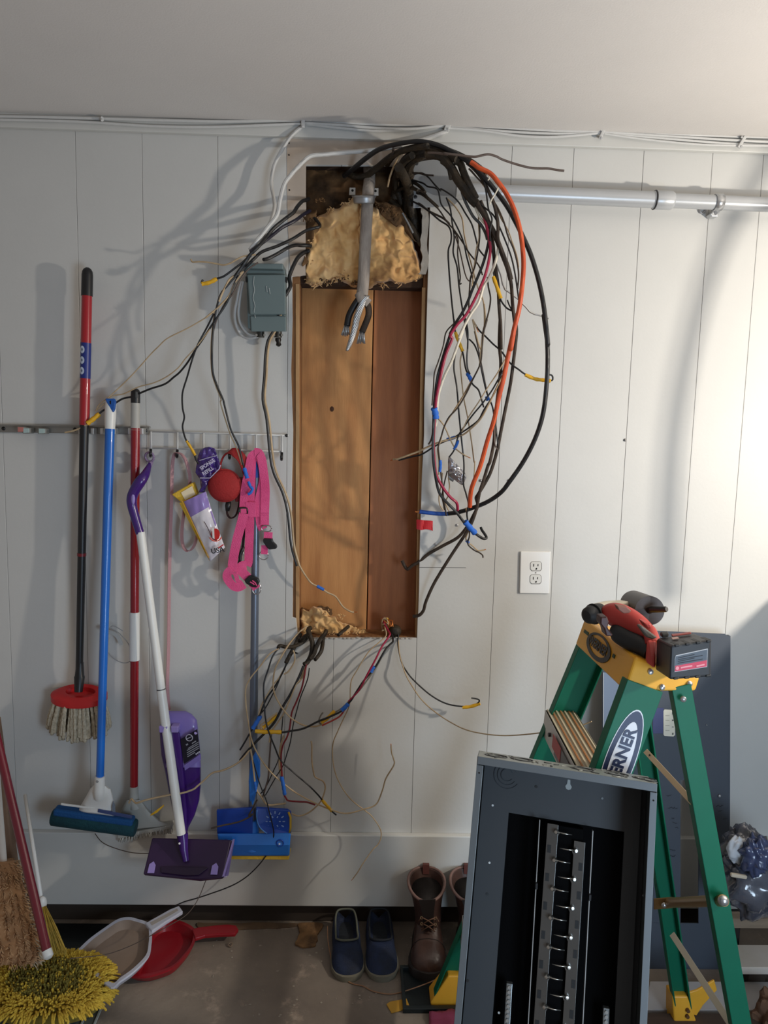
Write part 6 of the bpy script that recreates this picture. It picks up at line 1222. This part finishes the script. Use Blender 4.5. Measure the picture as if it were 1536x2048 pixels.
tag(build('paper_bag', blob(PZ(1536,2035,.04)+V((.02,.0,.0)), (.05,.045,.055), 13, .5, 2.2), mat('kraft_paper', (120,88,66), .85, rgb2=(92,66,50), nscale=8, bump=.6, bscale=30), smooth=25), 'crumpled brown paper bag at the bottom right corner', 'bag')
# ---------------------------------------------------------------- floor: dustpans, floor mop, broom
random.seed(21)
def rimmed_pan(nm, label, outline, handle, z0, zr, m_in, m_rim, rimw=5, open_edge=()):
    """outline in picture points at rim height; floor slightly inset"""
    t = thing(nm, label, 'dustpan', PZ(sum(p[0] for p in outline)/len(outline), sum(p[1] for p in outline)/len(outline), 0))
    oc = catmull(outline+[outline[0]], 4)[:-1]; cx = sum(p[0] for p in oc)/len(oc); cy = sum(p[1] for p in oc)/len(oc)
    top = [PZ(x, y, zr) for x, y in oc]; c3 = sum(top, V((0,0,0)))/len(top)
    inn = [c3+(p-c3)*.90 for p in top]; inn = [V((p.x,p.y,zr-.001)) for p in inn]
    flo = [c3+(p-c3)*.80 for p in top]; flo = [V((p.x,p.y,z0+.006)) for p in flo]
    und = [c3+(p-c3)*.84 for p in top]; und = [V((p.x,p.y,z0)) for p in und]
    build('pan_body', MB().loft([flo, inn], caps=False).add(flo, [tuple(range(len(flo)))]), m_in, t, smooth=40, fixn=True)
    build('pan_rim', MB().loft([inn, top, [p+V((0,0,-.006)) for p in top], und], caps=False).add(und, [tuple(range(len(und)))]), m_rim, t, smooth=30)
    build('handle', MB().prism([PZ(x, y, zr+.004) for x, y in handle], (0,0,-.012)), m_rim, t, bevel=.003)
    return t
m_wr = mat('dustpan_white', (200,202,216), .35); m_wi = mat('dustpan_dusty', (158,140,126), .7, rgb2=(134,116,102), nscale=5); m_rd = mat('dustpan_red', (146,22,34), .35)
wd = rimmed_pan('dustpan', 'dusty white plastic dustpan resting on the red dustpan', [(152,1903),(178,1878),(208,1856),(236,1838),(258,1834),(276,1838),(292,1843),(302,1850),(304,1868),(303,1886),(297,1912),(268,1942),(240,1962),(222,1974),(190,1950),(168,1925)], [(290,1846),(340,1818),(358,1811),(366,1822),(330,1844),(304,1862)], .045, .075, m_wi, m_wr)
build('handle_groove', MB().prism([PZ(x,y,.0795) for x,y in ((300,1845),(340,1824),(354,1817),(357,1821),(338,1832),(304,1851))], (0,0,-.001)), M((176,168,162),.5), wd)
rd = rimmed_pan('dustpan', 'red plastic dustpan with a rounded handle under the white one', [(262,1952),(285,1900),(300,1860),(320,1842),(345,1838),(370,1845),(388,1856),(392,1868),(386,1890),(366,1916),(345,1935),(318,1946),(290,1953)], [(384,1858),(396,1854),(430,1850),(455,1848),(472,1850),(477,1858),(470,1867),(440,1868),(410,1870),(390,1876)], .004, .034, m_rd, m_rd)
# red pole of the floor mop
tag(build('mop_pole', MB().tube([P(-22,1410,.18), P(94,1903,.46)], [9*S(.2), 9.6*S(.46)], 18), mat('maroon_paint', (112,18,38), .25, coat=.5), smooth=50), 'maroon painted pole leaning at the lower left corner', 'pole')
tag(build('pole_cap', MB().tube([P(93,1900,.46), P(97,1913,.467), P(98,1917,.47)], [10.5*S(.46), 10.5*S(.46), 6*S(.46)], 16), m_wp, smooth=45), 'white cap at the bottom end of the maroon pole', 'cap')
# yellow chenille pad
ym = thing('floor_mop', 'yellow chenille floor mop head lying at the bottom left corner', 'mop', PZ(100,1985,0))
zc = .085
cA = PZ(95,1978,zc)
def mo_out(t):  # half extents of the pad outline in picture coordinates
    return 95+118*math.copysign(abs(math.cos(t))**.75, math.cos(t)), 1972+58*math.copysign(abs(math.sin(t))**.8, math.sin(t)) - 10*math.cos(t)
ring = [PZ(*mo_out(i/40*6.2832), .06) for i in range(40)]; cR = sum(ring, V((0,0,0)))/40
build('pad_core', MB().loft([[cR+(p-cR)*.95+V((0,0,-.035)) for p in ring], [cR+(p-cR)*.97 for p in ring], [cR+(p-cR)*.75+V((0,0,.018)) for p in ring], [cR+(p-cR)*.2+V((0,0,.024)) for p in ring]]), mat('chenille_base', (128,110,40), .95, bump=.8, bscale=80), ym, smooth=40)
m_ch1 = mat('chenille', (236,204,78), .9, rgb2=(200,164,54), nscale=30, bump=.8, bscale=400); m_ch2 = mat('chenille_dirty', (150,138,58), .9, rgb2=(112,100,40), nscale=30, bump=.8, bscale=400)
mbs = [MB(), MB()]
for k in range(2300):
    t = random.random()*6.2832; r = math.sqrt(random.random())
    ox, oy = mo_out(t); p = PZ(95+(ox-95)*r, 1972+(oy-1972)*r, .06)+V((0,0,.018*(1-r*r)))
    out = (p-cR); out.z = 0; out = out.normalized() if out.length > 1e-4 else V((1,0,0))
    e = r**4
    L_ = .017+.016*e+random.uniform(0,.006)
    d = (V((0,0,1))*(1-.8*e)+out*(.15+1.0*e)+V((random.uniform(-.35,.35),random.uniform(-.35,.35),0))).normalized()
    q1 = p+d*L_*.5; q2_ = p+d*L_+V((0,0,-.012*e))
    R_ = random.uniform(.0022,.003)
    w_ = 0 if (r > .62 or random.random() < .25) else 1
    mbs[w_].tube([p, q1, q2_, q2_+(q2_-q1).normalized()*.002], [R_, R_*1.05, R_, R_*.45], 6)
o = build('chenille_tufts', mbs[0], m_ch1, ym, smooth=True); o['kind'] = 'stuff'
o = build('chenille_tufts', mbs[1], m_ch2, ym, smooth=True, label='greyish dirty tufts in the middle'); o['kind'] = 'stuff'
# broom behind the pole
bo = thing('broom', 'small yellow bristled broom with a round white socket behind the maroon pole', 'broom', PZ(115,1905,0))
build('socket', MB().ell(P(85,1806,.33), (9*S(.33),9*S(.33),15*S(.33)), 16, 10), m_wp, bo, smooth=True)
mb = MB()
for k in range(260):
    u = random.random(); a_ = P(84+8*u, 1812+random.uniform(0,6), .33+random.uniform(-.01,.01)); b_ = P(88+46*u, 1906+random.uniform(-6,4), .36+random.uniform(-.03,.03)); b_.z = max(b_.z, .004)
    mb.tube([a_, (a_+b_)/2+V((random.uniform(-.003,.003),random.uniform(-.004,.004),0)), b_], [.0009,.0011,.0008], 4)
o = build('bristles', mb, mat('bristle_yellow', (196,160,62), .6, rgb2=(150,128,50), nscale=30), bo, smooth=True); o['kind'] = 'stuff'
build('broom_pole', MB().tube([P(83,1800,.33), P(50,1590,.10)], 4*S(.3), 10), m_wp, bo, smooth=True)
# brown fleece roll, white stick, tan strip at the far left
fz = thing('fleece_duster', 'brown shaggy fleece duster standing at the far left behind the maroon pole', 'duster', PZ(20,1925,0))
def fr(y): 
    t = (y-1722)/(1925-1722); return -60, 46+42*t
rings = []
for i in range(12):
    y = 1722+i*(1925-1722)/11; l, r = fr(y); oo = .22+.20*(y-1722)/203; k = 1.0 if 0 < i < 11 else .8
    rings.append([P((l+r)/2+(r-l)/2*k*math.cos(t)*(1+.10*NZ.noise(V((t*2,i*.9,3)))), y+5*math.sin(t), oo+.045*k*math.sin(t)*(1+.35*NZ.noise(V((t*2.5,i*.8,9))))) for t in [j/26*6.2832 for j in range(26)]])
mb0 = MB().loft(rings); build('core', mb0, mat('fleece', (190,146,104), .95, rgb2=(128,92,62), nscale=12, bump=1, bscale=30), fz, smooth=True)
mbs = [MB(), MB()]
for k in range(3600):
    i = random.randint(0,10); j = random.randint(0,25); f = random.random(); p = rings[i][j]*(1-f)+rings[i+1][j]*f; c_ = sum(rings[i], V((0,0,0)))/26
    nrm_ = (p-c_).normalized(); d = (nrm_+V((random.uniform(-.8,.8),random.uniform(-.5,.5),random.uniform(-1.1,.3)))).normalized()*random.uniform(.012,.022)
    w_ = 1 if (j in (23,24,25,0,1,2) and random.random() < .6) else 0
    mbs[w_].tube([p-nrm_*.003, p+d*.55+V((0,0,.002)), p+d], [.0016,.0013,.0004], 4)
o = build('fleece_hair', mbs[0], mat('fleece_hair', (214,174,130), .95, rgb2=(150,110,76), nscale=25), fz, smooth=True); o['kind'] = 'stuff'
o = build('fleece_hair', mbs[1], mat('fleece_pale', (186,174,152), .95), fz, smooth=True, label='pale fringe on the right edge'); o['kind'] = 'stuff'
tag(build('wooden_post', MB().prism([P(x,y,.14) for x,y in ((-60,1440),(-8,1440),(8,1560),(24,1700),(32,1760),(-60,1760))], (0,.03,0)), mat('tan_board', (128,104,84), .8, rgb2=(108,84,66), nscale=8), bevel=.004), 'dull tan board leaning at the left edge above the fleece duster', 'board')
tag(build('white_stick', MB().tube([P(-12,1500,.20), P(7,1725,.22)], [8*S(.2), 7*S(.22)], 12), m_wp, smooth=50), 'short white stick at the left edge before the tan board', 'stick')
# mat, clear lid under the mop
tag(build('rubber_mat', MB().prism([PZ(x,y,.006) for x,y in ((20,1846),(225,1847),(200,1905),(150,1932),(0,1930))], (0,0,-.005)), mat('black_mat', (26,30,32), .35, noise=.5, nscale=12, stretch=(.3,4,1)), bevel=.001), 'shiny black mat on the floor left of the dustpans', 'mat')
tray_ = thing('plastic_tray', 'clear greyish ribbed plastic tray under the yellow mop head', 'tray', PZ(90,2020,0))
q_ = [PZ(x,y,.022) for x,y in ((-40,1930),(190,1930),(213,1985),(170,2085),(-60,2085))]
build('tray_sheet', MB().prism(q_, (0,0,-.02)), mat('clear_tray', (96,108,110), .15, trans=.35, coat=.5), tray_, bevel=.004)
for k in range(5):
    a_ = PZ(214-k*26,1988,.024); b_ = PZ(178-k*26,2075,.024); build('tray_rib', MB().bar(a_, b_, .006, .004, (0,0,1)), M((150,160,162),.2), tray_, bevel=.001)
# ---------------------------------------------------------------- shoes
def ring12(w, zs, zc, zi, open_, tw=0):
    if open_: return [(-w,.006),(-w*1.02,zs),(-w*.98,zc*.7),(-w*.86,zc),(-w*.74,zc-.004),(-w*.66,zi),(0,zi-.002),(w*.66,zi),(w*.74,zc-.004),(w*.86,zc),(w*.98,zc*.7),(w*1.02,zs),(w,.006),(0,.004)]
    return [(-w,.006),(-w*1.02,zs),(-w*.95,zc*.62),(-w*.78,zc*.84),(-w*.55,zc*.95),(-w*.28,zc*.99),(0,zc),(w*.28,zc*.99),(w*.55,zc*.95),(w*.78,zc*.84),(w*.95,zc*.62),(w*1.02,zs),(w,.006),(0,.004)]
def shoe_mesh(sec, heel, toe, wid=None):
    ax = (toe-heel); L_ = ax.length; ax = ax/L_; sx_ = V((0,0,1)).cross(ax); sx_.normalize(); rings = []
    for t, w, zs, zc, zi, op, xo in sec: rings.append([heel+ax*(t*L_)+sx_*(a+xo)+V((0,0,1))*b for a, b in ring12(w, zs, zc, zi, op)])
    return MB().loft(rings), ax, sx_, L_
def sub(o, n=2):
    m_ = o.modifiers.new('s', 'SUBSURF'); m_.levels = n; m_.render_levels = n; return o
m_sb = mat('shoe_blue', (20,38,72), .8, rgb2=(12,20,36), nscale=14, bump=.4, bscale=260); m_sd = mat('shoe_dark', (20,26,34), .8, bump=.3, bscale=260); m_sole = mat('sole_cream', (112,108,94), .7)
for k, (hx_, hy_, tx_, ty_, lb) in enumerate(((690,1830,697,1957,'left navy slip-on sneaker beside the other one'),(757,1829,765,1957,'right navy slip-on sneaker, next to the boot'))):
    hl = PZ(hx_, hy_+26, .0); tl = PZ(tx_, ty_+5, .0)
    sc_ = 1.0; H = .058
    t_ = thing('sneaker', lb, 'shoe', (hl+tl)/2, 'slip-on sneakers')
    sec = [(0,.024,.02,H*1.05,.035,True,0),(.02,.036,.02,H*1.1,.03,True,0),(.15,.043,.02,H,.026,True,0),(.35,.043,.02,H*.86,.026,True,0),(.50,.042,.02,H*.88,.028,True,0),(.54,.043,.02,H*.92,.05,False,0),(.65,.047,.02,H*.86,.05,False,0),(.82,.047,.02,H*.68,.05,False,0),(.95,.036,.018,H*.48,.04,False,0),(1.0,.018,.014,H*.3,.02,False,0)]
    mb, ax, sx_, L_ = shoe_mesh(sec, hl, tl); sub(build('upper', mb, m_sb, t_, smooth=True))
    so = []
    for zz, kk in ((.0,.98),(.003,1.03),(.014,1.04),(.017,1.0)):
        r_ = []
        for t, w in ((0,.0),(0,.022),(.02,.034),(.2,.040),(.45,.041),(.7,.048),(.85,.047),(.96,.036),(1.02,.018),(1.03,0)): r_.append(hl+ax*(t*L_)+sx_*w*kk+V((0,0,zz)))
        for t, w in ((1.02,.018),(.96,.036),(.85,.047),(.7,.048),(.45,.041),(.2,.040),(.02,.034),(0,.022)): r_.append(hl+ax*(t*L_)-sx_*w*kk+V((0,0,zz)))
        so.append(r_)
    build('sole', MB().loft(so), m_sole, t_, smooth=40)
    cr = [hl+ax*(t*L_)+sx_*w+V((0,0,z)) for t, w, z in ((.50,-.033,H*.86),(.35,-.033,H*.86),(.15,-.032,H),(.02,-.024,H*1.1),(-.005,0,H*1.12),(.02,.024,H*1.1),(.15,.032,H),(.35,.033,H*.86),(.50,.033,H*.86),(.56,.02,H*.93),(.58,0,H*.96),(.56,-.02,H*.93),(.50,-.033,H*.86))]
    build('collar_binding', MB().tube([V(c) for c in catmull([tuple(c) for c in cr], 4)], .0032, 6), M((90,92,80),.8) if k == 0 else m_sd, t_, smooth=True)
    build('insole', MB().prism([hl+ax*(t*L_)+sx_*w+V((0,0,.0285)) for t, w in ((.02,0),(.06,.02),(.3,.024),(.5,.026),(.52,0),(.5,-.026),(.3,-.024),(.06,-.02))], (0,0,-.002)), m_sd, t_)
m_bt = mat('boot_leather', (84,60,52), .42, rgb2=(44,30,26), nscale=7, bump=.35, bscale=70, coat=.2); m_bd = mat('boot_dark', (26,18,16), .7)
def boot(lb, hx_, hy_, tx_, ty_, topx, topy):
    hl = PZ(hx_, hy_, .0); tl = PZ(tx_, ty_, .0); t_ = thing('work_boot', lb, 'boot', (hl+tl)/2)
    sec = [(0,.022,.03,.10,.05,False,0),(.04,.034,.03,.125,.05,False,0),(.16,.040,.03,.135,.05,False,0),(.30,.042,.03,.135,.05,False,0),(.42,.043,.03,.118,.05,False,0),(.55,.047,.03,.094,.05,False,0),(.68,.052,.03,.076,.05,False,0),(.84,.052,.03,.070,.05,False,0),(.95,.040,.028,.058,.05,False,0),(1.0,.020,.026,.04,.05,False,0)]
    mb, ax, sx_, L_ = shoe_mesh(sec, hl, tl); sub(build('vamp', mb, m_bt, t_, smooth=True))
    so = []
    for zz, kk in ((.0,1.04),(.004,1.1),(.024,1.1),(.028,1.02)):
        r_ = [hl+ax*(t*L_)+sx_*w*kk+V((0,0,zz)) for t, w in ((-.01,.0),(0,.024),(.04,.036),(.25,.042),(.45,.044),(.68,.053),(.84,.053),(.96,.041),(1.02,.02),(1.04,0))]
        r_ += [hl+ax*(t*L_)-sx_*w*kk+V((0,0,zz)) for t, w in ((1.02,.02),(.96,.041),(.84,.053),(.68,.053),(.45,.044),(.25,.042),(.04,.036),(0,.024))]
        so.append(r_)
    build('sole', MB().loft(so), M((34,28,26),.8), t_, smooth=35)
    ztop = P(topx, topy, -hl.y).z; ztop = PZ(topx, topy, 0) and P(topx, topy, -(hl+ax*.06).y).z
    rings = []; N_ = 28
    cxo = P(topx, topy, -(hl+ax*.06).y).x - (hl+ax*.06).x
    for f, rw, rl in ((0,.040,.058),(.3,.041,.056),(.6,.046,.060),(.85,.053,.066),(1,.056,.070)):
        z = .10+(ztop-.10)*f; c_ = hl+ax*(.065-.012*f)+V((cxo*f,0,z))
        rings.append([c_+sx_*rw*math.cos(a)+ax*rl*math.sin(a)+V((0,0,f*f*(.011*(-math.sin(a))*1 + .004*math.cos(2*a)))) for a in [i/N_*6.2832 for i in range(N_)]])
    for f, k_ in ((1,.90),(.8,.86),(.4,.8),(.1,.78)):
        z = .10+(ztop-.10)*f-.002; c_ = hl+ax*(.065-.012*f)+V((cxo*f,0,z)); rw, rl = .056*k_*(.75+.25*f), .070*k_*(.8+.2*f)
        rings.append([c_+sx_*rw*math.cos(a)+ax*rl*math.sin(a)+V((0,0,f*f*(.011*(-math.sin(a))+.004*math.cos(2*a)))) for a in [i/N_*6.2832 for i in range(N_)]])
    build('shaft', MB().loft(rings, caps=True), m_bt, t_, smooth=50)
    build('lining', MB().loft([[p+V((0,0,.0005)) for p in rings[6]], rings[8]], caps=True), m_bd, t_, smooth=True)
    # collar rim
    build('collar', MB().tube(rings[4]+[rings[4][0]], .0045, 6), mat('boot_trim', (120,92,84), .6), t_, smooth=True)
    tc_ = hl+ax*.0-ax*.005; z = rings[4][0].z; pb_ = rings[4][int(N_*.75)]
    build('pull_tab', MB().strap([pb_+V((0,0,-.02)), pb_+V((0,0,.012)), pb_+ax*.012+V((0,0,.014)), pb_+ax*.014+V((0,0,-.015))], .020, .003, sx_), mat('tab_brown', (92,48,42), .7), t_)
    # tongue and opening in front
    fr_ = []
    for f in (0,.25,.5,.75,.95): z = .105+(ztop-.105)*f; fr_.append((f, hl+ax*(.065-.012*f+ (.060+.012*f))+V((cxo*f,0,z))))
    build('tongue', MB().strap([p+ax*.002 for f, p in fr_], [.028,.03,.034,.042,.05], .003, sx_), m_bd, t_)
    for k in range(6):
        if k < 4: u = .30+.075*k; p = hl+ax*(u*L_+.0)+V((0,0,.142-.013*k)); w_ = .020+.001*k
        else: u = 0; f = (k-3)*.20; p = fr_[0][1]+(fr_[4][1]-fr_[0][1])*f+ax*.006; w_ = .020
        for s_ in (-1, 1):
            build('eyelet', MB().torus(p+sx_*w_*s_+V((0,0,.001)), V((0,0,1))+ax, .0035, .001, 12, 5), M((150,130,100),.35,.8), t_, smooth=True)
            a_ = p+sx_*w_*s_+V((0,0,.003)); b_ = p-sx_*w_*s_+ax*(.018 if k < 4 else .0)+V((0,0,.001 if k < 4 else -.022)); build('lace', MB().tube([a_, (a_+b_)/2+V((0,0,.004))+ax*.002, b_], .0018, 6), mat('lace', (104,74,58), .8), t_, smooth=True)
    for s_ in (-1,1):
        q0 = hl+ax*(.36*L_)+V((0,0,.142)); pts = [q0, q0+sx_*.012*s_+V((0,0,.010)), q0+sx_*.028*s_+ax*.012+V((0,0,.004)), q0+sx_*.02*s_+ax*.03+V((0,0,-.006)), q0+sx_*.03*s_+ax*.045+V((0,0,-.018))]
        build('lace_bow', MB().tube([V(c) for c in catmull([tuple(c) for c in pts],5)], .0018, 6), mat('lace', (104,74,58), .8), t_, smooth=True)
    build('toe_seam', MB().tube([hl+ax*(.66*L_)+sx_*w_+V((0,0,z_)) for w_, z_ in ((-.051,.045),(-.044,.064),(-.026,.077),(0,.081),(.026,.077),(.044,.064),(.051,.045))], .0012, 5), m_bd, t_, smooth=True)
    return t_
boot('brown leather lace-up work boot standing clear right of the sneakers', 853, 1866, 857, 1962, 853, 1768)
boot('brown leather work boot half hidden behind the new panel box', 938, 1866, 948, 1962, 937, 1768)
tr = tag(build('boot_tray', MB().frame([PZ(x,y,.014) for x,y in ((800,1930),(1010,1930),(1010,2018),(806,2018))], [PZ(x,y,.014) for x,y in ((806,1935),(1004,1935),(1004,2010),(813,2010))], V((0,0,-.013))).prism([PZ(x,y,.003) for x,y in ((802,1932),(1008,1932),(1008,2015),(808,2015))], (0,0,-.002)), mat('tray_rubber', (22,30,32), .35), bevel=.001), 'low black rubber tray at the boot toes beside the panel', 'tray')
# scraps and cord on the floor
tag(build('floor_wire', MB().tube([PZ(x,y,z) for x,y,z in catmull([(655,1852,.05),(656,1880,.03),(661,1910,.012),(668,1940,.004),(700,1965,.003),(726,1972,.003),(745,1982,.003),(775,1988,.003),(800,1985,.003),(840,1972,.018),(870,1960,.03),(886,1951,.04)],6)], .0016, 6), M((150,110,80),.6), smooth=True), 'thin tan wire curling on the floor around the sneakers', 'wire')
tag(build('yellow_scrap', MB().prism([PZ(x,y,.004) for x,y in ((773,2008),(780,2003),(813,1997),(820,2014),(802,2020),(783,2025))], (0,0,-.003)), M((196,148,50),.7), bevel=.0005), 'flat yellow scrap on the floor below the sneakers', 'scrap')
cl_ = MB().surf(14,10,lambda u,v: PZ(858+u*90, 2024+v*60, .006)+V((0,0,.02*abs(NZ.noise(V((u*3,v*3,6))))+.012*math.sin(u*3.14)*math.sin(v*3.14))))
tag(build('pink_cloth', cl_, mat('pink_cloth', (150,62,92), .9, noise=.3, nscale=9), smooth=True, solid=.002), 'dusky pink cloth on the floor at the foot of the panel', 'cloth')
mb = MB()
random.seed(5)
for k in range(70):
    x = random.uniform(420,900); y = random.uniform(1850,2040); p = PZ(x,y,.001); mb.ell(p, (random.uniform(.001,.005),random.uniform(.001,.004),.0012), 6, 4)
o = build('debris_crumbs', mb, M((150,142,130),.9)); tag(o, 'pale plaster crumbs scattered over the concrete floor', 'debris'); o['kind'] = 'stuff'
def patch(lb, pts, mt_, nm='floor_stain', z=.0025):
    tag(build(nm, MB().prism([PZ(x+random.uniform(-2,2),y+random.uniform(-1,1),z) for x,y in catmull(pts+[pts[0]],4)[:-1]], (0,0,-z+.0002)), mt_, bevel=.0008), lb, 'debris')
patch('rotten tan chip of old flooring left of the sneakers', [(596,1846),(644,1846),(636,1868),(632,1888),(612,1893),(592,1888),(598,1866)], mat('rotten_chip', (150,112,72), .9, rgb2=(70,52,36), nscale=18, bump=.6, bscale=50), 'floor_chip', .006)
patch('thin worn strip of tan flooring along the wall foot', [(395,1845),(480,1845),(590,1846),(588,1853),(540,1856),(480,1858),(430,1860),(398,1856)], mat('worn_strip', (118,94,70), .9, rgb2=(84,68,54), nscale=14), 'floor_chip', .004)
tag(build('nail_curl', MB().torus(PZ(461,1889,.006), V((0,-.4,1)), .006, .002, 16, 6), M((130,112,94),.7), smooth=True), 'small tan rubber ring on the floor right of the red dustpan', 'ring')
